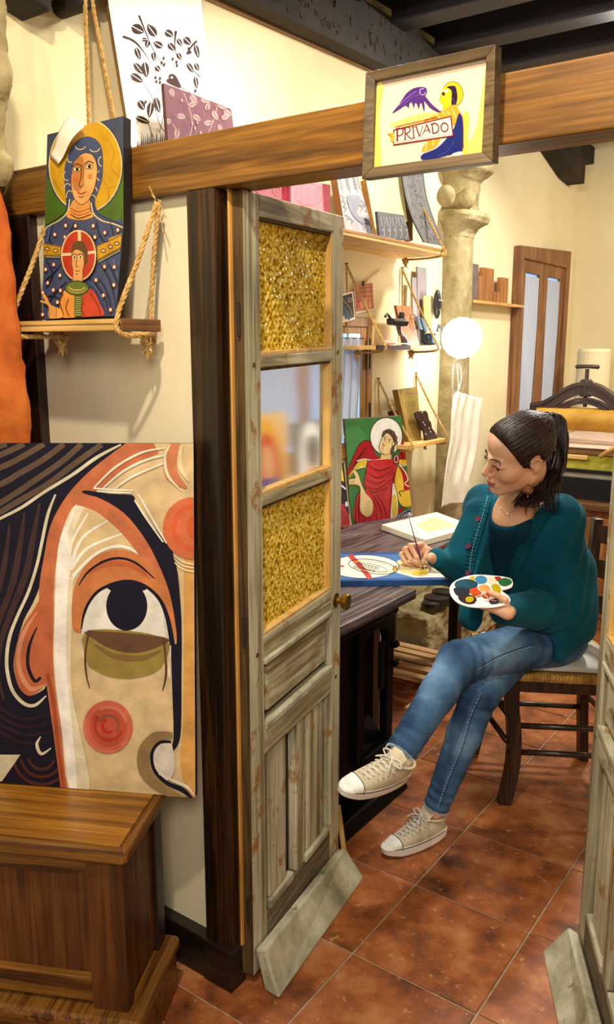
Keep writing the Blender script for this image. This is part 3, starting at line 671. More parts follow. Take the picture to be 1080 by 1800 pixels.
# top right swirls, cheek disc
A.stroke([(800,45),(772,120),(782,195),(845,250)], [50,60,58,10], '#c47850')
A.stroke([(772,55),(748,110),(762,195),(826,266)], [5,10,12,4], '#e4d6b8'); A.stroke([(822,58),(815,150),(856,222)], [14,22,6], '#dcc498')
A.ell((872,432), 134, 140, '#c86840'); A.ring((880,430), 92, 96, 22, '#cc5a34', 0, 90, 280); A.ell((888,430), 42, 60, '#c05430')
for k in range(3): A.stroke([(790,555+k*16),(830,585+k*16),(884,596+k*16)], [3,7,7], '#e0cda4')
for pts in ([(428,250),(520,160),(640,92),(745,70)], [(470,250),(560,175),(660,125),(752,102)], [(525,252),(600,200),(740,140)], [(425,252),(510,258),(604,262)], [(440,264),(520,270),(600,272)], [(628,280),(680,370),(755,500)], [(612,305),(660,380),(740,495)]):
    A.stroke(pts, [7]+[10]*(len(pts)-2)+[6], '#e6dcc6')
# mouth curl
A.stroke([(782,1365),(705,1376),(655,1440),(660,1530),(730,1602),(850,1668)], [24,48,56,56,44,30], '#8c7048')
A.poly([(770,1400),(716,1410),(696,1460),(704,1520),(752,1570),(790,1530),(786,1440)], '#d4c8ba')
A.stroke([(776,1396),(724,1400),(690,1448),(700,1522),(756,1580),(826,1612),(872,1652)], [12,14,15,15,18,22,10], NAVY)
A.stroke([(720,1540),(790,1572),(850,1600),(880,1640)], [4,10,12,4], '#e2d8c8')
bp_ = thing('face_painting', 'large unframed painting of half a stylised face with one eye, standing on the wooden chest', 'painting', tuple(A.w((230,1612))))
A.board_mesh('canvas', flat('#140c08', rough=.6), bp_, .018); A.paint_mesh('painted_image', bp_, rough=.5, var=.09, bump=.25, bscale=90); settle(bp_)
# ---------------- icon of mother and child on the small rope shelf
q1 = ony(75, 563, 1.285); q2 = ony(205, 556, 1.285); q3 = ony(83, 238, 1.338)
A = Art((0, 180), 3.1765, [(265,180),(690,76),(690,700),(648,1192),(238,1214),(250,700)], (q1, q2, q3))
SL = '#3e4866'; GD = '#c09018'; SK = '#d89c5c'; CM2 = '#d8c08c'; DK = '#1c1c2c'
A.poly(A.board, '#3c4458', False); A.poly([(262,420),(480,330),(690,380),(690,760),(248,760)], '#44621a', False)
A.ell((478,352), 213, 272, '#2c3448'); A.ell((478,352), 206, 265, CM2); A.ell((478,352), 200, 258, GD)
for pts in ([(300,250),(340,330),(330,420)], [(600,200),(640,280),(620,360),(670,420)], [(570,420),(610,500),(600,560)], [(590,480),(650,470)], [(300,430),(350,520)]): A.stroke(pts, 2.5, '#8a6410')
A.poly([(372,600),(362,450),(362,370),(390,270),(430,215),(490,190),(550,218),(576,290),(574,420),(552,500),(532,560),(560,622),(640,660),(690,690),(690,1200),(240,1215),(246,730),(300,684),(352,644)], SL, True, 3)
for c_, a0, a1 in (((450,238),20,170),((530,250),10,150),((395,310),60,230),((570,330),90,270),((375,410),60,250),((560,410),90,260),((380,480),150,330),((528,500),180,350),((392,520),150,330),((520,545),180,340)):
    A.ring(c_, 30 if c_[1] < 300 else 18, 26, 4.5, CM2, 0, a0, a1)
A.stroke([(392,540),(380,610),(340,655),(262,700),(250,745)], 6, CM2); A.stroke([(384,540),(370,606),(330,645),(258,688)], 3, DK)
A.stroke([(512,560),(524,620),(570,660),(640,680),(690,700)], 7, CM2); A.stroke([(520,556),(540,612),(600,648),(690,684)], 3, DK)
A.poly([(398,575),(425,540),(500,540),(506,600),(524,640),(450,658),(376,640)], '#d08c48'); A.poly([(402,410),(420,335),(468,286),(520,296),(546,360),(538,450),(512,525),(482,562),(452,570),(420,540),(402,480)], SK)
A.stroke([(402,410),(420,335),(468,286),(520,296),(546,360),(538,450),(512,525),(482,562),(452,570),(420,540),(402,480),(402,410)], 3.5, '#5a3018')
A.poly([(412,350),(460,300),(470,350),(462,470),(440,500),(410,470)], '#b8743c')
for cx_, cy_ in ((433,375),(502,360)):
    A.ell((cx_,cy_), 22, 15, '#6a3c1c'); A.ell((cx_,cy_), 18, 11, '#e8d0a0'); A.ell((cx_+2,cy_), 9, 10, '#1c100c')
    A.stroke([(cx_-26,cy_-14),(cx_,cy_-30),(cx_+24,cy_-18)], 5, '#2c1810')
A.stroke([(462,350),(456,420),(446,460),(456,474),(470,462)], 4, '#4a2410'); A.stroke([(474,345),(470,430),(472,462)], 3, '#8a4c24')
A.stroke([(438,503),(458,512),(482,500)], 7, '#a03c24'); A.stroke([(444,524),(458,532),(472,522)], 4, '#6a3018'); A.ell((426,430), 12, 14, '#c8642c'); A.ell((508,415), 12, 14, '#d87038')
for k in range(3): A.stroke([(398,590+k*18),(445,612+k*18),(512,590+k*18)], 4, '#b45a28' if k < 2 else '#2c1c18')
# robe folds, bands, dots
for pts in ([(300,690),(280,760),(300,800)], [(420,670),(400,720),(380,760)], [(540,660),(560,740),(600,800)], [(620,670),(640,740)], [(262,880),(300,960),(262,1040)], [(250,1000),(300,960),(350,900)], [(270,1130),(320,1060),(380,1000)], [(560,900),(620,1000),(660,1180)], [(600,880),(650,980),(680,1060)], [(560,980),(610,1080),(630,1195)], [(500,980),(560,1040),(600,1120),(610,1195)], [(260,1100),(290,1080),(350,1100)]):
    A.stroke(pts, [3,8]+[7]*(len(pts)-3)+[3], DK)
for pts in ([(290,700),(270,780)], [(640,880),(670,1000)], [(520,1000),(580,1100)]): A.stroke(pts, 5, '#5c6890', False)
A.poly([(244,786),(350,806),(364,858),(258,862),(244,826)], '#b88820', False); A.poly([(548,800),(612,782),(615,760),(690,736),(690,812),(552,886)], '#b88820', False)
for pts in ([(246,790),(350,810)], [(256,858),(360,852)], [(550,804),(690,742)], [(554,880),(690,806)]): A.stroke(pts, 4, '#5a3c10', False)
for c_ in ((270,820),(318,830),(585,830),(625,808),(660,790)): A.ring(c_, 14, 10, 3.5, '#5a3c10'); A.ell(c_, 7, 5, '#c8b8a0')
A.stroke([(262,866),(350,866)], 7, '#8c8c70', False); A.stroke([(560,892),(690,822)], 7, '#8c8c70', False)
for p in ((375,690),(430,692),(315,740),(372,755),(530,692),(595,730),(668,715),(540,755),(310,908),(265,935),(345,968),(277,1010),(308,1050),(348,1052),(332,1118),(250,1065),(250,1186),(595,920),(650,922),(548,995),(648,1022),(590,1080),(630,1160)):
    A.ell(p, 10, 13, '#a83020'); A.ell(p, 6.5, 9, '#f0dca8')
A.ell((452,858), 102, 146, '#5a2c14'); A.ell((452,858), 98, 142, CM2); A.ell((452,858), 91, 135, '#b03420')
A.stroke([(456,722),(458,790)], 18, CM2, False); A.stroke([(356,854),(420,850)], 16, CM2, False); A.stroke([(490,846),(550,838)], 16, CM2, False)
A.poly([(414,860),(416,800),(445,778),(480,784),(500,820),(504,880),(492,912),(470,860),(430,830)], '#5e4020'); A.poly([(416,850),(440,826),(478,846),(484,900),(476,950),(476,1000),(420,1000),(422,950),(414,900)], SK)
A.stroke([(416,850),(414,900),(422,950),(420,1000)], 3, '#5a3018'); A.stroke([(478,846),(484,900),(476,950),(476,1000)], 3, '#5a3018')
for cx_ in (430,463): A.ell((cx_,868), 11, 7, '#f0dcb0'); A.ell((cx_+1,868), 5, 6, '#1c100c'); A.stroke([(cx_-14,858),(cx_,848),(cx_+12,856)], 3.5, '#2c1810')
A.stroke([(446,860),(440,915),(450,922)], 3, '#5a3018'); A.stroke([(434,942),(450,946),(458,940)], 4.5, '#a03c24'); A.stroke([(436,962),(450,960)], 3, '#6a3018', False)
A.poly([(370,1060),(440,1060),(440,1198),(360,1202),(345,1180)], '#d08a38'); A.poly([(470,1060),(530,1050),(570,1120),(592,1196),(470,1198)], '#b83c24'); A.poly([(430,1080),(476,1078),(474,1198),(430,1200)], '#4c5a20', False)
A.ell((445,1040), 68, 42, '#2c3410'); A.ell((445,1040), 62, 36, '#5c6c28'); A.ring((445,1030), 44, 22, 5, '#c8b060', 0, 10, 170); A.ring((445,1036), 56, 30, 3, '#c8b060', 0, 10, 170)
for k in range(5): A.ell((395+k*24,1050+(8 if k in (1,2,3) else 0)), 5, 4, '#b84c28')
for k in range(9): A.stroke([(436,1092+k*12),(470,1092+k*12)], 3, '#c8c070', False)
A.poly([(262,1068),(280,1090),(300,1130),(356,1160),(366,1202),(290,1208),(286,1140),(244,1120),(246,1108),(270,1112),(256,1090)], '#d89c50', True, 3); A.stroke([(262,1068),(280,1090),(300,1130),(330,1150),(330,1200)], 3, '#6a3414'); A.stroke([(290,1206),(286,1140),(244,1120)], 3, '#6a3414')
for pts in ([(370,1070),(352,1120),(372,1190)], [(400,1100),(385,1150),(402,1196)], [(480,1120),(470,1160),(490,1196)], [(520,1070),(560,1130),(580,1190)]): A.stroke(pts, 5, '#7a3414')
ic = thing('mother_and_child_icon', 'tall painted icon of a haloed blue-robed mother holding a child, on the rope shelf', 'painting', tuple(A.w((440,1200))))
A.board_mesh('board', flat('#1a120e', rough=.6), ic, .022); A.paint_mesh('painted_image', ic, rough=.4, var=.08, bump=.3, bscale=70); settle(ic)
# torn white paper note tucked over its top edge
pA = [(415,80),(502,150),(470,190),(418,250),(370,320),(345,352),(288,302),(340,200)]
def note(u, v):
    a = Vector((418+ (502-418)*u, 82+(150-82)*u)); b2 = Vector((290+(345-290)*u, 302+(352-302)*u)); p = a.lerp(b2, v)
    return A.w((p.x, p.y), .012+.006*math.sin(v*5)+.004*u)
tag(MB().grid(note, 6, 12).build('paper_note', flat('#f4ecd8', rough=.8, var=.02), smooth=True, solid=.0006), 'curled white paper note stuck over the top corner of the mother icon', 'note')
# ---------------- sign
s1 = ony(643, 315, 1.340); s2 = ony(870, 285, 1.340); s3 = ony(650, 128, 1.334)
A = Art((640, 80), 4.32, [(100,275),(945,95),(910,815),(80,930)], (s1, s2, s3), lift=.00004)
BR_ = '#7a1c2c'
A.poly(A.board, '#f6e6b4', False)
A.poly([(100,275),(945,95),(943,150),(99,325)], '#b09a84', False)
A.poly([(99,330),(150,320),(120,560),(135,925),(80,930)], '#f2c860'); A.poly([(930,160),(944,160),(912,815),(760,835),(780,760),(850,640),(890,400)], '#f4d068')
A.poly([(200,600),(420,520),(560,520),(580,600),(300,620)], '#f4d470'); A.poly([(740,560),(800,520),(780,820),(740,826)], '#f4c24c')
A.ell((676,370), 82, 98, '#7a4c10'); A.ell((676,370), 77, 93, '#e2b424')
A.poly([(600,330),(640,310),(668,330),(672,420),(655,455),(650,490),(690,500),(620,500),(600,450),(578,430),(584,400)], '#f2dc1c', True, 3)
A.poly([(630,315),(690,308),(706,340),(712,400),(696,458),(668,450),(668,380),(664,340)], '#2a1430'); A.stroke([(672,400),(690,420),(684,450)], 4, '#6a3c90')
A.ell((606,368), 13, 15, '#4a1430'); A.ell((628,345), 20, 10, '#f8f0d8'); A.stroke([(584,360),(582,395),(576,410),(590,420)], 4, '#8a6a10')
A.stroke([(582,500),(620,485),(600,470)], 4, '#a86a1c')
A.poly([(460,590),(480,555),(560,520),(600,495),(690,450),(730,500),(748,540),(700,600),(600,640),(560,760),(450,810),(455,760),(520,680)], '#e8982c', True, 3)
for pts in ([(500,548),(520,580)], [(555,524),(580,560)], [(600,500),(620,530)], [(640,500),(650,530)], [(675,480),(700,550)], [(480,740),(470,800)], [(530,710),(528,760)], [(590,700),(586,720)]): A.stroke(pts, 7, '#f8dc90', False)
A.poly([(722,520),(748,545),(756,680),(750,800),(640,835),(540,860),(444,868),(444,830),(540,790),(640,700),(690,620)], '#1c2468', True, 3)
A.stroke([(722,520),(750,548),(757,680),(750,800)], 5, '#701c50'); A.stroke([(640,700),(560,780),(450,826)], 7, '#2c3c9c'); A.stroke([(690,720),(640,800),(560,840)], 5, '#30409c')
A.poly([(670,828),(720,808),(752,810),(748,832),(700,842)], '#f0e4cc')
# wing
A.poly([(214,518),(270,450),(320,370),(380,325),(440,315),(478,325),(482,360),(468,388),(500,430),(540,470),(590,505),(560,505),(500,470),(462,420),(466,470),(458,500),(440,440),(430,440),(420,485),(404,440),(390,440),(384,480),(366,432),(350,440),(344,475),(320,455),(280,480)], '#4e2a78', True, 2)
A.ring((450,352), 22, 24, 7, '#b08cc8', 0, 0, 300); A.ell((450,352), 8, 9, '#5a3080'); A.stroke([(270,460),(330,400),(400,350)], 5, '#8a64b0'); A.stroke([(300,460),(360,400),(420,375)], 4, '#7a4ca0'); A.stroke([(470,390),(520,450),(580,500)], 6, '#6a2c60')
# plaque and lettering
A.poly([(226,640),(668,534),(686,690),(226,762)], BR_, False); A.poly([(236,650),(660,546),(676,682),(234,750)], '#f6d8c4', False)
A.stroke([(244,740),(668,672)], 4, '#b86a6a', False); A.stroke([(240,620),(560,545)], 6, '#a03430', False)
A.poly([(182,672),(232,668),(236,728),(206,722),(200,690)], '#e0a838'); A.stroke([(182,672),(210,684),(204,700)], 4, BR_)
def st_(pts, w=8): A.stroke(pts, w, BR_, len(pts) > 2)
bl = lambda x: 728-(x-245)*.165   # letters' baseline rises to the right
def vb(x, h=92, w=10, dx=0): st_([(x+dx, bl(x)-h), (x, bl(x))], w); st_([(x-10, bl(x)+1), (x+12, bl(x)-2)], 5)
vb(258, 92, 13); st_([(246,638),(276,630),(300,640),(300,668),(280,686),(262,686)], 9)
vb(318, 82, 10); st_([(306,638),(332,622),(354,630),(352,654),(322,672)], 8); st_([(326,668),(350,700),(372,710)], 8)
st_([(378,622),(384,700)], 9); st_([(366,624),(392,618)], 5); st_([(372,706),(398,700)], 5)
st_([(402,618),(428,692)], 10); st_([(430,692),(452,608)], 5); st_([(392,618),(414,614)], 4)
st_([(454,676),(482,602)], 5); st_([(480,598),(508,664)], 10); st_([(464,650),(498,642)], 5)
st_([(524,598),(530,668)], 9); st_([(512,604),(542,592),(566,604),(574,634),(560,660),(526,670)], 8)
A.ring((618,622), 26, 33, 8, BR_)
sg = thing('private_sign', 'wooden framed sign with a winged figure and the word PRIVADO, hung on the crossbeam', 'sign', tuple(A.w((500,900))))
F = MB(); out = [(40,215),(1022,2),(998,890),(10,1022)]; inn = A.board
M_frame = wood('sign_frame', '#3a2c1c', '#5e4a30', '#7c6542', axis='X', rough=.5, scale=1.4)
for i in range(4):
    j = (i+1)%4
    MB().hexa([A.w(out[i],-.014),A.w(out[j],-.014),A.w(inn[j],-.014),A.w(inn[i],-.014),A.w(out[i],.012),A.w(out[j],.012),A.w(inn[j],.008),A.w(inn[i],.008)]).build('frame_rail', M_frame, sg, bevel=.001)
A.board_mesh('print_board', flat('#f6e6b4'), sg, .008); A.paint_mesh('printed_image', sg, rough=.35, var=.03); settle(sg)
# ---------------- bird print and purple block on the high shelf
def plane_x(X, lean=0.0):   # plane facing the room, leaning towards wall_left
    return (Vector((X,2,2.05)), Vector((X,3,2.05)), Vector((X-lean,2,2.65)))
A = Art((0, 0), 2.5714, [(478,-60),(905,-60),(975,650),(600,700)], plane_x(-1.93, .07))
IK = '#35201c'
A.poly([(478,-60),(905,-60),(975,650),(600,700)], '#f4f0e6', False)
def branch(p, w=4): A.stroke(p, w, IK)
branch([(628,70),(660,150),(690,220),(740,300),(770,340)], [10,6,4,3,2]); branch([(555,165),(610,190),(660,250),(690,310)], [12,10,4,2]); branch([(795,140),(790,200),(800,260)], [12,6,2]); branch([(890,185),(862,215),(850,250)], [10,8,2])
branch([(655,385),(690,450),(720,560),(750,600)], 3); branch([(720,600),(735,540),(740,500)], 3); branch([(690,620),(670,560)], 3); branch([(800,380),(830,400),(860,420)], 3); branch([(905,350),(880,325),(850,310)], 4)
for (x, y, L_, w_, a) in ((595,118,62,44,.5),(705,165,66,36,-2.2),(735,215,48,30,-2.6),(640,180,26,18,0),(670,180,38,22,1.8),(612,215,58,24,1.2),(690,235,42,20,1.4),(745,140,44,32,.6),(760,195,44,26,.9),(800,175,40,20,1.0),(800,240,36,20,1.0),(830,170,44,30,.8),(880,200,64,22,1.3),(845,285,50,22,1.0),(880,285,40,20,1.1),(880,345,56,20,1.4),(590,335,64,30,.6),(650,280,70,32,1.4),(605,285,62,26,.9),(625,455,48,30,1.0),(682,460,70,30,1.7),(612,530,66,26,.4),(700,440,70,26,1.3),(745,430,70,26,1.5),(700,300,30,22,.8)):
    A.leafs((x,y), L_, w_, a, IK, '#f4f0e6')
for (x, y) in ((737,265),(728,285),(740,292),(778,268),(795,282),(797,298),(700,352),(720,356),(704,370),(720,374),(845,240),(857,238),(850,222),(655,462),(880,412)): A.ell((x,y), 5, 8, IK)
A.poly([(748,362),(762,355),(760,340),(780,336),(796,352),(815,390),(812,398),(780,385),(760,375)], IK, True, 3); A.ell((773,352), 5, 5, '#f4f0e6')
for k in range(18):
    x = 615+k*8.5; h = random.uniform(20,75); A.poly([(x,668-k*1.7),(x+4,664-h-k*1.7),(x+7,667-k*1.7)], IK, False)
for k in range(120):
    t = random.random(); e = random.choice((0,1,2)); x = 560+random.uniform(0,60) if e == 0 else random.uniform(560,890); y = random.uniform(60,600) if e == 0 else random.uniform(70,170)
    if e == 2: x, y = random.uniform(560,720), random.uniform(400,600)
    A.stroke([(x,y),(x+random.uniform(4,12),y+random.uniform(8,20))], 1.3, '#6a5650', False)
pt = thing('bird_print', 'black and white print of a bird among leaves and tulips, leaning behind the crossbeam', 'print', tuple(A.w((700,690))))
A.board_mesh('backing', flat('#7a5a30'), pt, .012); A.paint_mesh('printed_image', pt, rough=.8, var=.01); settle(pt)
A = Art((0, 0), 2.5714, [(740,375),(885,430),(1045,492),(1060,600),(1040,700),(765,700)], plane_x(-1.85, .05))
A.poly(A.board, '#5c343e', False); LG = '#86706a'
for pts in ([(850,640),(870,560),(850,470),(830,420)], [(920,640),(960,560),(985,470)], [(780,640),(800,600),(780,560)]): A.stroke(pts, 4, LG)
for (x, y, L_, w_, a) in ((770,400,40,22,1.2),(800,520,40,26,.3),(775,545,36,24,2.9),(800,580,50,24,1.6),(860,430,48,26,.9),(905,450,44,22,.2),(850,480,44,24,-.4),(870,520,46,24,.6),(920,560,44,24,-.2),(960,500,50,24,1.1),(985,470,44,26,.5),(1000,540,50,26,-.6),(990,560,40,20,1.4),(930,500,40,22,-1.2),(1010,500,40,24,.6)):
    A.leafs((x,y), L_, w_, a, LG, '#4c2830')
for (x, y) in ((868,560),(880,580),(890,555),(905,600),(1000,600),(820,455)): A.ell((x,y), 5, 8, LG)
for k in range(60):
    x, y = random.uniform(770,1030), random.uniform(440,640); A.stroke([(x,y),(x+4,y+22)], 1.2, '#6c444c', False)
pb = thing('purple_print_block', 'purple carved printing block with leaf pattern, leaning in front of the bird print', 'block', tuple(A.w((900,700))))
A.board_mesh('block', flat('#5c3a34'), pb, .012); A.paint_mesh('inked_face', pb, rough=.5, var=.06); settle(pb)
# ---------------- angel icon on the work table
ZT = TZ+.0005
a1 = onz(618, 920, ZT); a2 = onz(723, 905, ZT); a3 = onx(606, 738, -2.015)
A = Art((590, 700), 4.0, [(65,150),(462,125),(540,822),(110,884)], (a1, a2, a3))
RD = '#a81c28'; RL = '#c83038'; YL = '#e4c03c'; SKA = '#f0d49c'; OL = '#1c141c'
A.poly(A.board, '#3f7c44', False); A.poly([(66,240),(160,200),(230,330),(120,460),(90,500)], '#4a8a50')
A.poly([(80,522),(130,400),(172,322),(222,296),(256,322),(282,392),(322,424),(240,432),(172,438),(110,512),(86,560)], RD, True, 3); A.poly([(474,282),(500,440),(470,444),(438,430),(462,350)], RD, True, 3)
for pts in ([(80,522),(130,400),(172,322),(222,296),(256,322)], [(110,500),(160,420),(200,360),(220,350)], [(130,480),(180,400),(215,380)], [(470,300),(462,380),(480,440)]): A.stroke(pts, [4,6]+[6]*(len(pts)-3)+[3], '#4a1018')
A.stroke([(150,442),(200,428),(260,436),(320,428)], 7, '#eeeae4')
A.ell((357,268), 116, 134, OL); A.ell((357,268), 111, 129, '#f6f6f4')
A.poly([(322,400),(330,360),(385,350),(390,430),(360,444),(320,436)], SKA, True, 3)
A.poly([(110,520),(170,440),(225,440),(210,480),(170,490),(100,556),(88,552)], YL, True, 3); A.stroke([(160,496),(190,484),(225,490)], 8, '#eeeae4'); A.stroke([(88,556),(160,500),(220,486)], 4, OL)
A.poly([(226,442),(300,432),(400,430),(432,462),(416,600),(402,800),(384,850),(142,880),(140,720),(166,660),(212,632),(200,600),(216,500)], RL, True, 3)
A.stroke([(226,442),(216,500),(200,600),(212,632),(166,660),(142,720),(142,880)], 5, OL)
for pts in ([(228,470),(300,510),(400,480)], [(220,520),(300,560),(410,500)], [(215,570),(300,600),(412,520)], [(205,610),(290,640),(408,560)], [(212,632),(280,660),(380,620)], [(280,660),(340,760),(360,850)], [(240,650),(310,760),(330,856)], [(260,700),(290,790),(290,862)], [(380,620),(300,690)], [(166,690),(160,780),(170,876)], [(200,850),(210,872)], [(240,830),(250,870)], [(415,520),(395,640),(380,850)]):
    A.stroke(pts, [3]+[7]*(len(pts)-2)+[3], '#6a0c18')
for pts in ([(240,455),(310,490),(390,465)], [(230,545),(300,580),(400,545)], [(350,700),(375,620)], [(225,680),(280,770),(300,850)]): A.stroke(pts, 5, '#d85058')
A.poly([(402,600),(430,640),(436,812),(386,848),(396,700)], '#e8e2d0', True, 3); A.poly([(400,690),(426,690),(430,810),(400,830)], YL, True, 3)
A.poly([(440,460),(480,500),(520,560),(522,640),(484,660),(470,560)], RD, True, 3); A.stroke([(446,468),(486,512),(508,570),(486,600),(516,620)], 6, '#eeeae4')
A.poly([(432,480),(462,520),(478,600),(482,650),(526,650),(536,756),(480,764),(446,730),(430,660),(414,580)], YL, True, 3); A.stroke([(432,480),(414,580),(430,660),(446,730),(480,764),(536,756)], 4, OL); A.stroke([(462,690),(446,660),(470,650),(482,660)], 6, OL); A.stroke([(440,560),(452,600)], 4, '#f0e0a0', False)
A.poly([(446,432),(498,430),(500,470),(446,464)], YL, False); A.stroke([(444,466),(470,474),(500,468)], 6, '#f4f0e8')
A.poly([(440,770),(486,766),(440,826)], RD, False); A.poly([(420,836),(538,764),(540,822),(440,840)], '#e8e6ea', False)
for k in range(4): A.stroke([(424+k*22,838-k*2),(480+k*12,806-k*4),(534,770+k*12)], 6, '#34488c' if k % 2 == 0 else OL)
A.poly([(90,572),(140,560),(118,506),(130,498),(158,528),(182,600),(216,672),(256,720),(260,790),(226,832),(190,820),(168,780),(170,700),(164,616),(92,610)], SKA, True, 3)
A.stroke([(92,610),(164,616),(170,700),(168,780),(190,820),(226,832)], 4, OL); A.stroke([(118,506),(130,498),(158,528),(182,600),(216,672)], 4, OL); A.ring((222,786), 36, 44, 6, '#e8c060', 0, 20, 170)
for k in range(3): A.stroke([(92,580+k*11),(130,582+k*10)], 3, '#a8703c', False)
A.ell((422,430), 20, 34, '#7a1428'); A.ring((424,428), 13, 24, 5, '#f0dce0')
A.poly([(322,380),(306,350),(312,310),(338,256),(372,240),(400,262),(408,320),(400,360),(370,388),(340,392)], SKA, True, 3); A.stroke([(338,256),(312,310),(306,350),(322,384),(345,392)], 4, OL)
A.poly([(322,262),(340,228),(372,216),(404,230),(426,270),(428,310),(412,340),(400,330),(404,300),(384,262),(356,244),(332,270)], '#5e4c40', True, 3)
for c_ in ((344,240),(372,228),(402,244),(420,276),(422,310),(396,364),(394,382)): A.ring(c_, 12, 12, 4, '#2c2018'); A.ell(c_, 8, 8, '#6e5a4c')
A.poly([(392,340),(412,330),(404,392),(388,392)], '#5e4c40'); A.ell((404,318), 9, 14, SKA); A.ring((404,318), 9, 14, 3, OL)
for (x, y) in ((342,280),(374,300)): A.ell((x,y), 9, 6, '#f8f4e8'); A.ell((x,y), 5, 5, OL); A.stroke([(x-12,y-10),(x,y-14),(x+14,y-6)], 3.5, OL)
A.stroke([(350,286),(330,322),(336,334),(346,330)], 3.5, OL); A.stroke([(316,346),(326,352),(334,348)], 4, '#a03c34'); A.stroke([(324,366),(334,370)], 3, OL, False); A.poly([(330,300),(350,300),(340,330)], '#e8b888')
an = thing('angel_icon', 'painted icon of a white-haloed angel in a red robe on a green ground', 'painting', tuple((a1+a2)/2))
A.board_mesh('board', flat('#5a4630'), an, .016); A.paint_mesh('painted_image', an, rough=.4, var=.04); settle(an)
# ---------------- red and black canvas beside it, and the two icons seen through the frosted pane
b1 = onz(596, 929, ZT); b2 = onz(616, 925, ZT); b3 = onx(604, 795, -2.0)
A = Art((590, 700), 4.0, [(-160,300),(42,330),(106,892),(-160,960)], (onz(585,935,ZT), onz(616,925,ZT), onz(616,925,ZT)+Vector((-.03,-.01,.3))))
A.poly(A.board, '#26222c', False); A.poly([(-160,760),(30,730),(80,800),(108,890),(-160,955)], '#a83038', True, 3); A.poly([(20,420),(44,440),(60,590),(20,560)], '#e8c040', False); A.stroke([(20,600),(50,620),(72,640)], 10, '#d8dce4')
A.ell((78,744), 11, 18, '#e8e8e8'); A.ring((78,744), 6, 10, 3, '#26222c')
for k in range(5): A.stroke([(10+k*18,760+k*14),(22+k*16,900-k*4)], 4, '#5a1018', False)
cv = thing('red_black_canvas', 'narrow strip of a dark canvas with a red robe, standing left of the angel icon', 'painting', tuple(onz(606,927,ZT)))
A.board_mesh('board', flat('#c8c4bc'), cv, .014); A.paint_mesh('painted_image', cv, rough=.5); settle(cv)
def small_icon(px0, py0, px1, py1, name, lab, draw, X=-1.88, ground='#d8b070'):
    B = [(px0,py0),(px1,py0),(px1,py1),(px0,py1)]
    A = Art((0,0), 1.0, B, plane_x(X, .0)); 
    p, q = onx(px0, py1, X), onx(px1, py1, X)
    # true upright rectangle on the table
    y0, y1 = p.y, q.y; ztop = (onx(px0,py0,X).z+onx(px1,py0,X).z)/2
    class U:
        pass
    mb = MB(); cols = []; nl = [0]
    def W(u, v, off): return Vector((X+off-.05*v, y0+(y1-y0)*u, ZT+(ztop-ZT)*v))
    def pol(pts, c):
        nl[0] += 1
        if c not in cols: cols.append(c)
        mb.add([W(u, v, .0005+nl[0]*.0002) for u, v in pts], [tuple(range(len(pts)))], cols.index(c))
    def el(cx_, cy_, rx, ry, c): pol([(cx_+rx*math.cos(t), cy_+ry*math.sin(t)) for t in [math.pi*2*i/30 for i in range(30)]], c)
    pol([(0,0),(1,0),(1,1),(0,1)], ground); draw(pol, el)
    r = thing(name, lab, 'painting', (X, (y0+y1)/2, ZT))
    MB().hexa([W(0,0,0),W(1,0,0),W(1,0,-.016),W(0,0,-.016),W(0,1,0),W(1,1,0),W(1,1,-.016),W(0,1,-.016)]).build('board', flat('#7a5c34'), r)
    mb.build('painted_image', [flat(c, var=.03) for c in cols], r); settle(r)
def d1(pol, el):
    el(.45,.62,.40,.36,'#d8a020'); el(.45,.60,.30,.28,'#c83c20'); el(.45,.66,.16,.14,'#e8b080'); pol([(.18,.38),(.75,.38),(.72,.58),(.2,.58)], '#5a4a8c'); pol([(.1,0),(.85,0),(.8,.16),(.15,.18)], '#e0a848')
def d2(pol, el):
    el(.5,.60,.42,.40,'#f4f2ee'); el(.5,.60,.22,.26,'#c8a890'); el(.52,.78,.22,.12,'#4a3c34'); pol([(.2,0),(.9,0),(.75,.3),(.35,.3)], '#8a9484')
small_icon(452, 728, 520, 905, 'round_halo_icon', 'small icon with gold and red roundel, seen blurred through the clear door pane', d1)
small_icon(533, 742, 590, 900, 'white_halo_icon', 'small icon with a white halo and grey ground, second through the clear door pane', d2, ground='#5c6a5c')
# ---------------- blank canvas block and the panel being painted
cbk = thing('blank_canvas', 'white primed canvas panel lying on the table behind the painting hand', 'canvas', tuple(onz(735, 925, ZT)))
q = [onz(671,922,ZT+.026), onz(768,900,ZT+.026), onz(835,925,ZT+.026), onz(748,949,ZT+.026)]
MB().prism([v for v in q], (0,0,-.025)).build('panel', flat('#ebe3c8', rough=.7, var=.02), cbk, bevel=.001)
MB().prism([q[0]*.62+q[2]*.38+Z*.0004, q[1]*.8+q[3]*.2+Z*.0004, q[2]*.8+q[0]*.2+Z*.0004, q[3]*.75+q[1]*.25+Z*.0004], (0,0,.0002)).build('yellow_wash', flat('#e4d894', var=.02), cbk)
settle(cbk)
WZ = TZ+.022
A0 = onz(829, 1018, WZ); du = (onz(600, 1021, WZ)-A0).normalized(); dv = Vector((-du.y, du.x, 0)); 
if dv.y < 0: dv = -dv
pw, ph = .74, .40
wp = thing('icon_in_progress', 'blue-edged wooden panel with a half-painted figure in a red-crossed halo, under the brush', 'painting', tuple(A0))
c4 = [A0, A0+du*pw, A0+du*pw+dv*ph, A0+dv*ph]
MB().prism([p-Z*.0 for p in c4], (0,0,-.0215)).build('board', flat('#1e4a84', rough=.5, var=.05), wp, bevel=.001)
A = Art((590, 700), 4.0, [(-400,1090),(150,1090),(700,1100),(925,1250),(905,1262),(300,1275),(-400,1285)], (A0, A0+du, A0+dv), lift=.00004)
A.board = [(-500,1095),(660,1060),(935,1258),(915,1268),(40,1284),(-500,1290)]
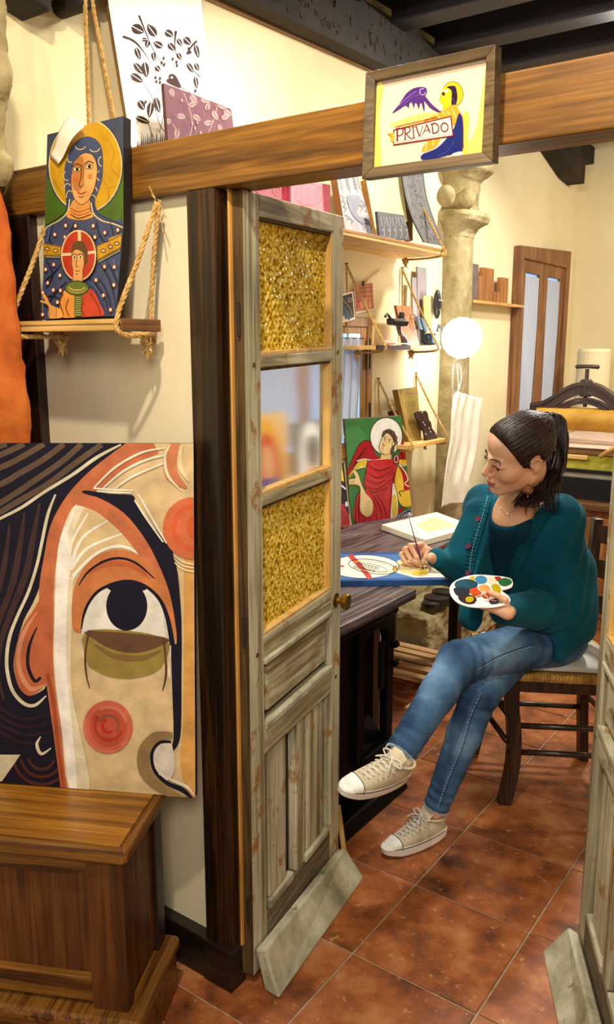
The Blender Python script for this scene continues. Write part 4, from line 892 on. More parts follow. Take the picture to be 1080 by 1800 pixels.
A.poly([(-500,1282),(-500,1095),(670,1100),(915,1258)], '#3a6ea8', False)
A.poly([(440,1140),(640,1135),(780,1150),(912,1255),(560,1262),(420,1225)], '#e8e2cc', False)
A.poly([(430,1150),(560,1140),(640,1160),(620,1230),(480,1235)], '#dcc890'); A.ell((200,1185), 250, 84, OL); A.ell((200,1185), 244, 80, '#efe8d2')
A.stroke([(100,1104),(175,1180),(245,1268)], 34, '#b83c30', False); A.stroke([(-60,1180),(60,1182)], 12, '#b83c30', False)
A.ring((260,1185), 170, 48, 5, OL, .14); A.ring((262,1185), 140, 36, 4, '#c8a040', .14); A.ring((255,1190), 110, 22, 3.5, OL, .2)
for k in range(6): A.ring((175+k*24,1170+k*5), 12, 8, 3.5, OL)
for k in range(6): A.ring((140+k*26,1188+k*5), 11, 7, 3, OL)
A.ell((420,1205), 14, 22, '#c8a040'); A.ring((420,1205), 14, 22, 4, OL)
for pts in ([(520,1195),(600,1205),(640,1215)], [(560,1190),(640,1200),(760,1240)], [(640,1220),(760,1235),(900,1254)], [(680,1140),(800,1200)]): A.stroke(pts, 2, '#6a6458')
A.poly([(545,1222),(580,1212),(640,1208),(650,1232),(600,1246),(550,1244)], '#d8b83c'); A.stroke([(560,1225),(600,1232),(640,1226)], 5, '#b89420')
A.paint_mesh('painted_image', wp, rough=.5, var=.03); settle(wp)
# ================================================================== ROPE SHELVES AND WALL THINGS
def rope(mb, pts, r=.0055, mi=0, samp=None):
    P = cr([tuple(p) for p in pts], 8) if len(pts) > 2 else [tuple(pts[0]), tuple(pts[1])]
    P = [Vector(p) for p in P]; L = [0]
    for i in range(1, len(P)): L.append(L[-1]+(P[i]-P[i-1]).length)
    n = max(6, int(L[-1]/(r*1.1))); n = min(n, 260)
    Q = []
    for k in range(n+1):
        d = L[-1]*k/n; i = max(1, min(int(np.searchsorted(L, d)), len(L)-1)); t = (d-L[i-1])/max(1e-9, L[i]-L[i-1]); Q.append(P[i-1].lerp(P[i], t))
    for s3 in range(3):
        S = []; prev = None
        for k in range(n+1):
            t = (Q[min(k+1,n)]-Q[max(k-1,0)]).normalized()
            if prev is None: a = Vector((0,0,1)) if abs(t.z) < .9 else Vector((1,0,0)); nx = t.cross(a).normalized()
            else: nx = (prev-t*prev.dot(t)).normalized()
            prev = nx; ny = t.cross(nx); ang = 2*math.pi*(k*L[-1]/n)/(r*7)+s3*2.094
            S.append(Q[k]+(nx*math.cos(ang)+ny*math.sin(ang))*r*.5)
        mb.tube(S, r*.56, 5, mi)
    return mb
def knot(mb, c, r=.014, tail=.03):
    c = Vector(c)
    for a in (0, .9, 2.1):
        pts = [c+Vector((math.cos(t)*r*math.cos(a), math.cos(t)*r*math.sin(a), math.sin(t)*r)) for t in [2*math.pi*i/8 for i in range(9)]]
        rope(mb, pts, r*.42)
    for k in range(9): mb.tube([c, c+Vector((random.uniform(-1,1)*r*.5, random.uniform(-1,1)*r*.5, -tail*.5)), c+Vector((random.uniform(-1,1)*r, random.uniform(-1,1)*r, -tail-random.uniform(0,.012)))], [.004,.003,.0012], 5)
M_pine = wood('pine', '#a87838', '#d2a458', '#e8c480', axis='Y', rough=.5); M_pineX = wood('pine_x', '#a87838', '#d2a458', '#e8c480', axis='X', rough=.5)
M_rough = wood('rough_end', '#3c220c', '#6a4220', '#8c6034', axis='Y', rough=.8, bump=.6)
# small shelf in front of the partition
rs = thing('rope_shelf', 'small pine shelf slung from twisted ropes under the crossbeam, carrying the mother icon', 'shelf', (-1.55, 1.30, 1.64))
sx0, sx1, sy0, sy1 = -1.752, -1.372, 1.238, 1.352
MB().box((sx0, sy0, 1.650), (sx1, sy1, 1.660)).build('board', M_pineX, rs, bevel=.001)
MB().box((sx0+.01, sy0+.003, 1.636), (sx1-.012, sy1, 1.6495)).build('board', M_pineX, rs, bevel=.001)
MB().box((sx1-.011, sy0+.001, 1.634), (sx1+.002, sy1+.004, 1.6605)).build('rough_end', M_rough, rs, bevel=.002)
MB().box((sx0-.02, sy0+.002, 1.638), (sx0+.001, sy1, 1.652)).build('rough_end', M_rough, rs, bevel=.002)
hk = ony(277, 352, 1.350); fr = ony(209, 562, 1.232)
mb = MB(); rope(mb, [hk, hk.lerp(fr,.5), fr+Vector((0,-.002,.01)), fr+Vector((.004,.002,-.03)), (fr.x+.02, 1.30, 1.627), (sx1-.01, 1.345, 1.625)], .0062); mb.build('rope', M_rope, rs)
mb = MB(); bk = Vector((sx1-.018, 1.345, 1.668)); rope(mb, [hk+Vector((.006,0,0)), hk.lerp(bk,.5)+Vector((0.0,-.002,0)), bk, bk+Vector((0,.0,-.04))], .0052); mb.build('rope', M_rope, rs)
mb = MB(); knot(mb, (sx1-.02, 1.335, 1.615), .013, .03); mb.build('knot', M_rope, rs)
mb = MB()
for (dx, dz) in ((-.018,.03),(-.012,.012),(.03,-.04),(.02,-.07)): mb.tube([hk, hk+Vector((dx*.5,-.004,dz*.4)), hk+Vector((dx,-.006,dz))], .0012, 5)
mb.build('frayed_end', M_rope, rs)
MB().tube([hk+Vector((-.004,.016,.004)), hk+Vector((0,-.004,.006)), hk+Vector((.004,-.006,-.004))], .002, 6).build('hook', M_iron, rs)
hl = ony(92, 362, 1.350); fl_ = ony(22, 566, 1.230)
mb = MB(); rope(mb, [hl, hl.lerp(fl_,.5), fl_+Vector((0,0,.01)), fl_+Vector((.006,.004,-.03)), (fl_.x+.05,1.28,1.625), (fl_.x+.10, 1.32, 1.622)], .0062); mb.build('rope', M_rope, rs)
mb = MB(); rope(mb, [hl+Vector((.006,0,0)), Vector((sx0+.02, 1.345, 1.65))], .005); mb.build('rope', M_rope, rs)
mb = MB(); kx = ony(105, 592, 1.31); knot(mb, (kx.x, 1.315, 1.617), .013, .028); mb.build('knot', M_rope, rs)
settle(rs)
# ---- wall shelves
def wall_shelf(name, label, y0, y1, z, depth, th, ropes, mat=M_pine):
    r = thing(name, label, 'shelf', (WX+.1, (y0+y1)/2, z-th))
    MB().box((WX+.001, y0, z-th), (WX+depth, y1, z)).build('board', mat, r, bevel=.002)
    for (yr, zt_) in ropes:
        top = Vector((WX+.008, yr, zt_)); f = Vector((WX+depth+.006, yr, z-th/2)); b = Vector((WX+.02, yr, z+.006))
        mb = MB(); rope(mb, [top, f+Vector((0,0,.01)), f+Vector((-.006,0,-th)), Vector((WX+depth*.5, yr, z-th-.008)), Vector((WX+.04, yr, z-th-.008))] if 0 else [top, top.lerp(f,.5), f+Vector((0,0,.02)), f+Vector((0,0,-.012)), Vector((WX+depth*.6, yr, z-th-.012)), Vector((WX+.05, yr, z-th-.01))], .0055); rope(mb, [top, b], .0045); mb.build('rope', M_rope, r)
        MB().tube([top+Vector((-.006,0,.004)), top+Vector((.008,0,.004))], .003, 6).build('nail', M_iron, r)
        mb = MB(); knot(mb, (WX+.07, yr, z-th-.018), .012, .022); mb.build('knot', M_rope, r)
    return r
shA = wall_shelf('long_shelf', 'long pine shelf high on the left wall, carrying carved printing blocks', 1.75, 3.62, 2.035, .26, .018, [(3.58, 2.50)])
MB().box((WX+.252, 1.74, 2.030), (WX+.262, 3.63, 2.042)).build('front_lip', wood('lip', '#7a4a1c', '#a06c30', '#c08a48', axis='Y'), shA, bevel=.001)
MB().tube([(WX+.18, 3.30, 2.018), (WX+.18, 3.30, 2.004), (WX+.18, 3.312, 1.998), (WX+.18, 3.32, 2.006)], .0022, 6).build('cup_hook', flat('#e8e0cc', metal=.6), shA); settle(shA)
shB = wall_shelf('rope_shelf', 'dark-ended narrow shelf on ropes left of the lamp, carrying tools', 3.11, 3.72, 1.607, .20, .018, [(3.16, 1.955), (3.66, 1.975)])
MB().box((WX+.198, 3.105, 1.588), (WX+.206, 3.40, 1.608)).build('dark_edge', flat('#3a1c18'), shB); settle(shB)
shC = wall_shelf('rope_shelf', 'low pine shelf on ropes beside the column, carrying a yellow carved block', 3.42, 3.84, 1.145, .19, .02, [(3.45, 1.45), (3.83, 1.465)]); settle(shC)
shD = thing('wall_ledge', 'thin pine ledge right of the stone column, carrying small wooden blocks', 'shelf', (WX+.05, 4.7, 1.85))
MB().box((WX+.001, 4.36, 1.842), (WX+.07, 5.12, 1.858)).build('board', M_pine, shD, bevel=.002); settle(shD)
# ---- carved blocks on the long shelf (crop frame 590,280 scale 5.143)
ZA = 2.0355
def shelf_art(board, x_bot, lean, origin=(590, 280), scale=5.143):
    return Art(origin, scale, board, (Vector((x_bot,3,ZA)), Vector((x_bot,3.5,ZA)), Vector((x_bot-lean,3,ZA+.45))))
GB, GI = '#8b8688', '#2c2a34'
A = shelf_art([(-5,95),(30,-160),(120,-160),(195,80),(262,330),(352,690),(85,618),(40,320)][0:0] or [(-40,-160),(110,-160),(352,696),(85,622)], -1.83, .10)
A.poly(A.board, GB, False)
for x0, dx in ((10,.24),(75,.24),(140,.24),(190,.2)):
    for k in range(9):
        y = 60+k*26; x = x0+(y-80)*dx
        if y < 300: A.stroke([(x-16,y-16),(x,y+10),(x+14,y-22)], 5, GI, False)
    A.stroke([(x0,60),(x0+60,310)], 3, GI, False)
A.poly([(108,330),(215,334),(222,400),(190,470),(210,520),(260,530),(300,575),(270,585),(220,570),(165,520),(120,430)], '#5c5c6c', True, 4)
for k in range(5): A.stroke([(120+k*10,350+k*22),(160,360+k*24),(210-k*4,350+k*20)], 4, GI)
for (x, y) in ((80,480),(100,560),(140,590),(240,430),(270,470),(230,470),(280,600),(250,640),(310,640),(60,380),(75,430),(290,520),(260,380)):
    A.stroke([(x,y),(x+10,y-36),(x-8,y-50)], 3.5, GI); A.stroke([(x+4,y-20),(x+24,y-40)], 3.5, GI, False); A.ell((x-8,y-52), 6, 6, GI)
b_ = thing('carved_block', 'tall grey printing block carved with a long-necked bird and leaves', 'block', tuple(A.w((220,660))))
A.board_mesh('block', flat('#6a4420'), b_, .030); A.paint_mesh('inked_face', b_, rough=.5); settle(b_)
A = shelf_art([(275,180),(590,120),(652,560),(370,700)], -1.87, .10); A.poly(A.board, '#cdbb80', False)
for k in range(6): A.stroke([(320+k*45,200),(340+k*45,480)], [6,14], '#d8c890', False)
b_ = thing('blank_block', 'blank pale wooden board with brown edge behind the small carved block', 'block', tuple(A.w((500,640)))); A.board_mesh('block', flat('#8a5a20'), b_, .028); A.paint_mesh('face', b_); settle(b_)
A = shelf_art([(378,470),(625,506),(672,732),(402,706)], -1.80, .05); A.poly(A.board, '#4a4648', False)
for k in range(5):
    x = 410+k*52; A.stroke([(x,520),(x+10,600),(x+30,600),(x+34,680),(x+20,720)], 7, '#8e888a', False); A.stroke([(x+24,520),(x+40,560),(x+30,590)], 6, '#8e888a'); A.ell((x+20,640), 8, 10, '#8e888a')
b_ = thing('carved_block', 'small dark grey printing block carved with a maze of lines', 'block', tuple(A.w((540,720)))); A.board_mesh('block', flat('#3c3838'), b_, .012); A.paint_mesh('inked_face', b_, rough=.5); settle(b_)
# the long curling lino sheet
x0_ = -1.84; A = shelf_art([(605,120),(805,120),(985,778),(800,745)], x0_, .12)
left = [(600,60),(605,160),(640,350),(700,540),(800,746)]; right = [(800,60),(802,160),(832,350),(900,560),(988,780)]
Lc, Rc = cr(left, 5), cr(right, 5)
A.board = [(500,0),(1100,0),(1100,900),(500,900)]
A.poly(Lc+Rc[::-1], '#54504e', False)
for off, w_, c in ((.07,5,'#2e2a2a'),(.12,3,'#8a8480'),(.93,6,'#2e2a2a'),(.88,3,'#8a8480')):
    A.stroke([(a[0]*(1-off)+b2[0]*off, a[1]*(1-off)+b2[1]*off) for a, b2 in zip(Lc, Rc)], w_, c, False)
for k in range(70):
    i = random.randrange(len(Lc)-2); u = random.uniform(.18,.8); p = (Lc[i][0]*(1-u)+Rc[i][0]*u, Lc[i][1]*(1-u)+Rc[i][1]*u)
    A.stroke([p, (p[0]+random.uniform(-20,24), p[1]+random.uniform(10,22)), (p[0]+random.uniform(-10,30), p[1]+random.uniform(20,44))], 3, random.choice(('#2a2626','#8c8682','#3a3434')))
b_ = thing('carved_strip', 'long dark grey carved lino strip curling at the right end of the high shelf', 'block', tuple(A.w((890,765))))
MB().prism([A.w(p) for p in Lc+Rc[::-1]], A.N*-.006).build('strip', flat('#3a3634'), b_); A.paint_mesh('inked_face', b_, rough=.5); settle(b_)
A = shelf_art([(560,140),(612,140),(700,560),(700,735),(660,735)], -1.90, .10); A.poly(A.board, '#7a5226', False)
b_ = thing('wooden_board', 'plain brown wooden board behind the curling lino strip', 'board', tuple(A.w((680,735)))); A.board_mesh('board', flat('#6a4420'), b_, .02); settle(b_)
A = Art((380, 280), 2.571, [(168,20),(335,20),(335,192),(168,150)], (Vector((-1.9,3,ZA)), Vector((-1.9,3.5,ZA)), Vector((-1.97,3,ZA+.45))))
A.board = [(100,60),(340,60),(340,400),(100,400)]; A.poly([(100,60),(340,60),(340,400),(100,400)], '#94343f', False)
for k in range(26): A.stroke([(110+k*9,90),(118+k*9,150),(112+k*9,250)], 2.5, '#8c2434')
for c_ in ((200,130),(280,140)): A.ring(c_, 22, 26, 4, '#7c1c2c'); A.ring(c_, 10, 12, 3, '#7c1c2c')
b_ = thing('red_block', 'crimson printing block with round motifs, just above the open door', 'block', tuple(A.w((220,400)))); A.board_mesh('block', flat('#6c2a30'), b_, .012); A.paint_mesh('inked_face', b_, rough=.5); settle(b_)
A.__init__((380, 280), 2.571, [(338,82),(516,116),(512,420),(338,420)], (Vector((-1.88,3,ZA)), Vector((-1.88,3.5,ZA)), Vector((-1.95,3,ZA+.45))))
A.poly(A.board, '#a8505c', False); A.ring((420,160), 62, 50, 10, '#a02c40'); A.ring((420,160), 40, 30, 6, '#a8344a'); A.poly([(400,110),(450,130),(470,180),(440,210),(400,180)], '#b4485a')
for k in range(22): A.stroke([(350+k*8,120),(346+k*8,190)], 1.8, '#b8707a', False)
b_ = thing('red_block', 'pinkish red printing block with a curled animal, right of the crimson one', 'block', tuple(A.w((420,420)))); A.board_mesh('block', flat('#7c3a40'), b_, .012); A.paint_mesh('inked_face', b_, rough=.5); settle(b_)
# ---- things on the tool shelf
ZB = 1.6075
def upright(px0, px1, pyt, x, z0, th, name, mat, parent, lean=.02, pyb=None):
    """thin board standing on z0 between two sight lines"""
    yb = 600; p = onx(px0, (pyb or pyt+80), x); q = onx(px1, (pyb or pyt+80), x); t = onx((px0+px1)/2, pyt, x)
    return MB().hexa([(x-th,p.y,z0),(x,p.y,z0),(x,q.y,z0),(x-th,q.y,z0),(x-th-lean,p.y,t.z),(x-lean,p.y,t.z),(x-lean,q.y,t.z),(x-th-lean,q.y,t.z)]).build(name, mat, parent, bevel=.001)
def solo(o, label, cat, group=None): return tag(o, label, cat, group)
M_gslat = flat('#8e8684', rough=.7); M_mdf = wood('small_block', '#6a3c18', '#965a2a', '#b47a40', axis='Z', rough=.5)
solo(upright(729, 737, 487, -1.99, ZB, .006, 'grey_slat', M_gslat, None), 'shorter of two narrow grey slats standing on the tool shelf', 'slat')
solo(upright(738, 754, 469, -2.00, ZB, .008, 'grey_slat', M_gslat, None), 'taller wider grey slat standing on the tool shelf', 'slat')
solo(upright(749, 760, 520, -1.97, ZB, .008, 'pale_slat', M_pine, None), 'short pale wooden slat right of the grey slats', 'slat')
fb = thing('face_block', 'reddish wooden block with a carved face on the tool shelf', 'block', tuple(onx(725, 597, -1.92)))
upright(712, 738, 537, -1.92, ZB, .015, 'block', M_mdf, fb, lean=.05, pyb=597)
A = Art((0,0), 1.0, [(714,538),(735,538),(737,594),(716,594)], (Vector((-1.92,3,ZB)), Vector((-1.92,3.5,ZB)), Vector((-1.97,3,onx(725,537,-1.92).z))))
A.ring((726,566), 6, 14, 1.2, '#5a2c10'); A.stroke([(726,558),(725,568),(727,568)], 1, '#5a2c10'); A.stroke([(723,574),(729,574)], 1, '#5a2c10', False); A.ell((723,560), 1.4, 1, '#3a1c0c'); A.ell((729,560), 1.4, 1, '#3a1c0c')
A.paint_mesh('carving', fb); settle(fb)
# black hand tool with splayed handle
ct = onx(697, 565, -1.90); hd = thing('hand_tool', 'black toothed metal hand tool on a curved grey handle, on the tool shelf', 'tool', (ct.x, ct.y, ZB))
hb = onx(705, 596, -1.90)
MB().tube(cr([(ct.x,ct.y+.02,ct.z-.01),(ct.x,ct.y+.035,ct.z-.05),(hb.x,hb.y+.03,ZB+.035),(hb.x,hb.y+.045,ZB+.003)], 5), [.012]*4+[.010]*4+[.010]*4+[.014]*4, 12).build('handle', flat('#6a6a70', rough=.3, metal=.6), hd, smooth=True)
MB().hexa([(ct.x-.02,ct.y-.055,ct.z-.016),(ct.x+.02,ct.y-.055,ct.z-.016),(ct.x+.02,ct.y+.06,ct.z-.022),(ct.x-.02,ct.y+.06,ct.z-.022),(ct.x-.02,ct.y-.06,ct.z+.012),(ct.x+.02,ct.y-.06,ct.z+.012),(ct.x+.02,ct.y+.06,ct.z+.016),(ct.x-.02,ct.y+.06,ct.z+.016)]).build('body', M_iron, hd, bevel=.006)
for k in range(6): MB().tube([(ct.x+.02,ct.y-.045+k*.02,ct.z-.018),(ct.x+.03,ct.y-.045+k*.02,ct.z)], .006, 8).build('tooth', flat('#3a3424', metal=.4), hd)
MB().tube([(ct.x,ct.y-.05,ct.z+.01),(ct.x,ct.y-.08,ct.z+.03),(ct.x,ct.y-.10,ct.z+.018)], .006, 8).build('spout', M_iron, hd)
MB().lathe([(.014,0),(.016,.01),(.012,.03)], (ct.x,ct.y+.05,ct.z+.012), seg=14).build('cap', M_iron, hd); settle(hd)
kn = thing('palette_knife', 'pink and white handled palette knife lying along the tool shelf edge', 'tool', (-1.87, 3.32, ZB))
MB().tube(cr([(-1.87,3.20,ZB+.010),(-1.87,3.26,ZB+.012),(-1.87,3.30,ZB+.010)],4), [.004,.010,.011,.010,.009,.008,.008,.006,.004], 10).build('handle', flat('#c89890'), kn, smooth=True)
MB().hexa([(-1.875,3.295,ZB+.006),(-1.865,3.295,ZB+.006),(-1.855,3.46,ZB+.004),(-1.87,3.46,ZB+.004),(-1.875,3.295,ZB+.012),(-1.865,3.295,ZB+.012),(-1.855,3.46,ZB+.008),(-1.87,3.46,ZB+.008)]).build('blade', flat('#e6ddd4', rough=.3, metal=.3), kn, bevel=.001); settle(kn)
rb = onx(755, 578, -1.93); rj = thing('ink_roller', 'dark blue rounded ink roller beside the lamp on the tool shelf', 'roller', (rb.x, rb.y, ZB))
MB().lathe([(.001,0),(.03,.002),(.038,.015),(.038,.045),(.03,.058),(.001,.06)], (rb.x,rb.y,ZB+.001), seg=24, sx=1).build('roller', flat('#1c2c3c', rough=.25), rj, smooth=True)
MB().obox((rb.x-.02,rb.y-.02,ZB+.062),(.01,0,0),(0,.02,0),(0.0,-.05,.07)).build('arm', flat('#31485c', rough=.3), rj, bevel=.002)
MB().hexa([(rb.x-.05,rb.y-.03,ZB+.08),(rb.x-.04,rb.y-.03,ZB+.08),(rb.x-.04,rb.y+.07,ZB+.07),(rb.x-.05,rb.y+.07,ZB+.07),(rb.x-.055,rb.y-.04,ZB+.14),(rb.x-.045,rb.y-.04,ZB+.14),(rb.x-.045,rb.y+.05,ZB+.13),(rb.x-.055,rb.y+.05,ZB+.13)]).build('frame', flat('#6a7c88', rough=.3, metal=.4), rj); settle(rj)
mk = onx(769, 535, -2.02); mko = thing('wall_mask', 'small dark carved mask hanging on the wall above the tool shelf', 'mask', tuple(mk))
MB().blob((mk.x,mk.y,mk.z), (.02,.028,.075), 16, 12).build('face', flat('#2c2624', rough=.35), mko, smooth=True)
for dy in (-.010, .010): MB().blob((mk.x+.019,mk.y+dy,mk.z+.02), (.004,.007,.005), 8, 6).build('eye', flat('#c8c4bc'), mko)
MB().blob((mk.x+.02,mk.y,mk.z), (.007,.004,.02), 8, 6).build('nose', flat('#4a423c'), mko); MB().blob((mk.x+.017,mk.y,mk.z-.03), (.005,.010,.005), 8, 6).build('mouth', flat('#8c8078'), mko); settle(mko)
# ---- cards pegged on a string
st0 = onx(585, 530, -2.045); st1 = onx(668, 474, -2.045)
tag(MB().tube([st0, st0.lerp(st1,.5)+Vector((0,0,-.012)), st1], .0016, 5).build('string', M_rope), 'thin string running up to the rope nail, holding two picture cards', 'string')
A = Art((600, 480), 5.4, [(122,118),(300,88),(316,345),(140,385)], plane_x(-2.035)); A.poly([(122,118),(300,88),(316,345),(140,385)], '#efe6d4', False)
A.poly([(126,120),(298,92),(312,340),(140,368)], '#b8683c', False)
for k in range(8): A.stroke([(140+k*20,120),(146+k*20,240),(142+k*20,350)], 4, random.choice(('#7a3418','#d8a070','#8c2c20')))
for k in range(4): A.poly([(140+k*40,260),(170+k*36,240),(176+k*36,320),(146+k*40,340)], random.choice(('#c84c34','#b83c2c','#d88a4c')))
for k in range(4): A.stroke([(130,150+k*40),(220,140+k*40),(305,130+k*44)], 4, '#4a2010')
b_ = thing('picture_card', 'red and tan abstract picture card clipped to a string on the wall', 'card', tuple(A.w((220,360)))); A.board_mesh('card', flat('#efe6d4'), b_, .001); A.paint_mesh('printed_image', b_)
MB().obox(A.w((198,118),.001), (0.004,0,0), (0,.014,0), (0,0,.02)).build('clip', flat('#1c1c1c'), b_); settle(b_)
A = Art((600, 480), 5.4, [(-40,215),(112,172),(134,436),(-40,490)], plane_x(-2.03)); A.poly(A.board, '#efe6d4', False)
A.poly([(-40,232),(104,190),(124,420),(-40,470)], '#241810', False); A.poly([(10,300),(50,330),(90,420),(60,450),(20,400)], '#34506c'); A.stroke([(0,250),(50,290),(90,350),(106,420)], 7, '#b87840'); A.ring((84,255), 16, 18, 6, '#c8b49c')
A.poly([(20,400),(40,440),(60,430),(50,470),(10,470)], '#d8b888')
b_ = thing('picture_card', 'dark picture card with a blue curve, half hidden behind the door edge', 'card', tuple(A.w((60,460)))); A.board_mesh('card', flat('#efe6d4'), b_, .001); A.paint_mesh('printed_image', b_); settle(b_)
# ---- low shelf things
ZC = 1.1455
A = Art((640, 640), 6.75, [(398,300),(635,268),(685,905),(540,945)], (Vector((-1.93,3,ZC)), Vector((-1.93,3.5,ZC)), Vector((-1.98,3,ZC+.3)))); A.poly(A.board, '#a88c48', False)
A.stroke([(430,300),(470,600),(560,940)], 30, '#98783a', False)
TXT = '#6e5420'
def seg(pts, w=5): A.stroke(pts, w, TXT, len(pts) > 2)
def letters(word, x, y, w, h, sk=0.10):
    for ch in word:
        G = {'C': [[(1,.1),(.3,0),(0,.5),(.3,1),(1,.9)]], 'S': [[(1,.1),(.2,.05),(.2,.45),(.9,.55),(.8,.95),(0,.9)]], 'X': [[(0,0),(1,1)],[(1,0),(0,1)]], 'D': [[(0,0),(0,1)],[(0,0),(.9,.2),(.9,.8),(0,1)]], 'I': [[(.4,0),(.4,1)]], 'B': [[(0,0),(0,1)],[(0,0),(.8,.2),(0,.5),(.9,.75),(0,1)]], 'L': [[(0,0),(0,1),(.9,1)]], '-': [[(0,.5),(1,.5)]]}[ch]
        for s_ in G: seg([(x+p[0]*w*.8, y+p[1]*h-(p[0]*w)*sk) for p in s_])
        x += w; y -= w*sk
letters('CSXS', 490, 450, 32, 60); letters('DIBL', 528, 665, 22, 56); letters('----', 500, 350, 22, 8); letters('----', 520, 540, 22, 8)
for k in range(5): seg([(520+k*4,770+k*26),(640+k*6,750+k*26)], 2)
b_ = thing('lettered_block', 'tall yellowish wooden block carved with letters on the low shelf', 'block', tuple(A.w((610,930)))); A.board_mesh('block', flat('#7a6028'), b_, .03); A.paint_mesh('carved_face', b_, rough=.7); settle(b_)
rp_pts = [(610,580),(640,560),(665,570),(690,552),(712,565),(735,550),(760,580),(775,660),(800,690),(812,760),(850,810),(878,870),(870,885),(755,905),(735,900),(720,800),(690,770),(680,720),(640,650)]
A = Art((640, 640), 6.75, [(560,500),(920,500),(920,940),(700,940)], (Vector((-1.89,3,ZC)), Vector((-1.89,3.5,ZC)), Vector((-1.95,3,ZC+.3))))
b_ = thing('rusty_plate', 'ragged dark brown rusted plate leaning at the right of the low shelf', 'plate', tuple(A.w((810,895))))
MB().prism([A.w(p) for p in rp_pts], A.N*-.012).build('plate', mottle('rust', [(.3,'#241410'),(.7,'#4a3026')], scale=30, bump=.6), b_, bevel=.002)
for p in ((705,690),(725,720),(775,760),(790,800),(690,570),(850,805),(735,830)): A.poly([(p[0]-6,p[1]-10),(p[0]+6,p[1]-4),(p[0]+5,p[1]+12),(p[0]-5,p[1]+6)], '#c8bca8')
A.paint_mesh('light_hole', b_); settle(b_)
A = Art((640, 640), 6.75, [(215,548),(420,528),(428,640),(215,640)], plane_x(-2.035)); A.poly(A.board, '#f0ece4', False); A.poly([(280,562),(405,545),(412,605),(290,614)], '#5c3034', False)
b_ = thing('small_card', 'small white card with a dark red rectangle behind the rope of the low shelf', 'card', tuple(A.w((320,640)))); A.board_mesh('card', flat('#f0ece4'), b_, .001); A.paint_mesh('printed_image', b_); settle(b_)
# ---- wooden blocks on the ledge
ZD = 1.8585
for i, (p0, p1, pt_, m, lab) in enumerate(((822,840,463,mottle('grey_block',[(.3,'#5c4e46'),(.7,'#766860')],scale=20),'wide grey-brown block at the left end of the ledge'),(841,848,485,M_mdf,'narrow orange-brown block second on the ledge'),(849,867,471,M_mdf,'tall reddish wooden block in the middle of the ledge'),(868,873,512,M_mdf,'shortest block on the ledge, just right of the tall one'),(874,880,513,M_mdf,'low block between the shortest and the last on the ledge'),(881,893,488,M_mdf,'wooden block at the right end of the ledge'))):
    x = -1.995; p = onx(p0, 528, x); q = onx(p1, 530, x); t = onx((p0+p1)/2, pt_, x)
    tag(MB().box((x-.03, p.y, ZD), (x, q.y, t.z)).build('wooden_block', m, bevel=.002), lab, 'block', )
# ================================================================== STONE COLUMN
co = thing('stone_column', 'weathered stone half-column with ball-carved capital against the left wall', 'column', (-1.96, 4.03, 0))
yc = 4.215
def sq(y0, y1, x1, z0, z1, nm, j=.006, bev=.012, taper=0):
    MB().hexa([(WX,y0,z0),(x1,y0,z0),(x1,y1,z0),(WX,y1,z0),(WX,y0+taper,z1),(x1-taper,y0+taper,z1),(x1-taper,y1-taper,z1),(WX,y1-taper,z1)]).build(nm, M_stone, co, bevel=bev)
def colsurf(prof, nm):   # rounded-square section lofted along z: (z, half width, depth)
    mb = MB(); n = 28
    def fn(u, v):
        t = v*(len(prof)-1); i = min(int(t), len(prof)-2); q = t-i; z, hw, dp = [prof[i][k]*(1-q)+prof[i+1][k]*q for k in range(3)]
        a = -math.pi/2+math.pi*u*1.0; c, s_ = math.cos(a), math.sin(a); k = .55
        return (WX+dp*abs(c)**k*(1 if c > 0 else -1 if c < -1e-6 else 0), yc+hw*abs(s_)**k*(1 if s_ > 0 else -1), z)
    mb.grid(fn, n, (len(prof)-1)*6); return mb.build(nm, M_stone, co, smooth=True, disp=(.05,.018))
colsurf([(.30,.125,.13),(.9,.115,.11),(1.5,.105,.10),(2.18,.105,.10)], 'shaft')
colsurf([(2.17,.107,.102),(2.19,.11,.105),(2.22,.13,.125),(2.245,.165,.165),(2.27,.175,.175),(2.29,.165,.165),(2.31,.13,.12),(2.36,.125,.11),(2.45,.13,.12),(2.47,.14,.14),(2.50,.18,.18),(2.55,.20,.19),(2.70,.20,.20)], 'capital')
for (px, py) in ((786,344),(823,349),(808,352)):
    c_ = onx(px, py, WX+.13)
    if px == 808: continue
    MB().blob((WX+.125, c_.y, c_.z), (.045,.048,.052), 16, 12).build('carved_ball', M_stone, co, smooth=True)
settle(co)
cs = thing('column_base', 'rough cut stone block on the floor at the foot of the column', 'stone', (-1.9, 4.0, 0))
mb = MB()
def rock(u, v, fx=None):
    pass
nb = 10
mb.hexa([(WX+.002,3.58,0),(-1.80,3.58,0),(-1.76,4.5,0),(WX+.002,4.5,0),(WX+.002,3.62,.27),(-1.82,3.60,.25),(-1.80,4.5,.28),(WX+.002,4.5,.30)])
o = mb.build('block', M_stone, cs); q_ = o.modifiers.new('b', 'BEVEL'); q_.width = .02; q_.segments = 3
q_ = o.modifiers.new('s', 'SUBSURF'); q_.subdivision_type = 'SIMPLE'; q_.levels = 5; q_.render_levels = 5
t = bpy.data.textures.new('rocky', 'CLOUDS'); t.noise_scale = .09; t.noise_depth = 4; q_ = o.modifiers.new('d', 'DISPLACE'); q_.texture = t; q_.strength = .05; q_.mid_level = .6; q_.texture_coords = 'GLOBAL'
settle(cs)
ip = thing('iron_fitting', 'black iron fitting lying on top of the rough stone base', 'fitting', (-1.86, 3.78, .27))
for k, (y, w, h) in enumerate(((3.74,.05,.02),(3.80,.07,.035),(3.87,.06,.05))):
    MB().lathe([(w,.0),(w*.95,h),(w*.5,h+.008)], (-1.87,y,.275), seg=18).build('disc', M_iron, ip)
settle(ip)
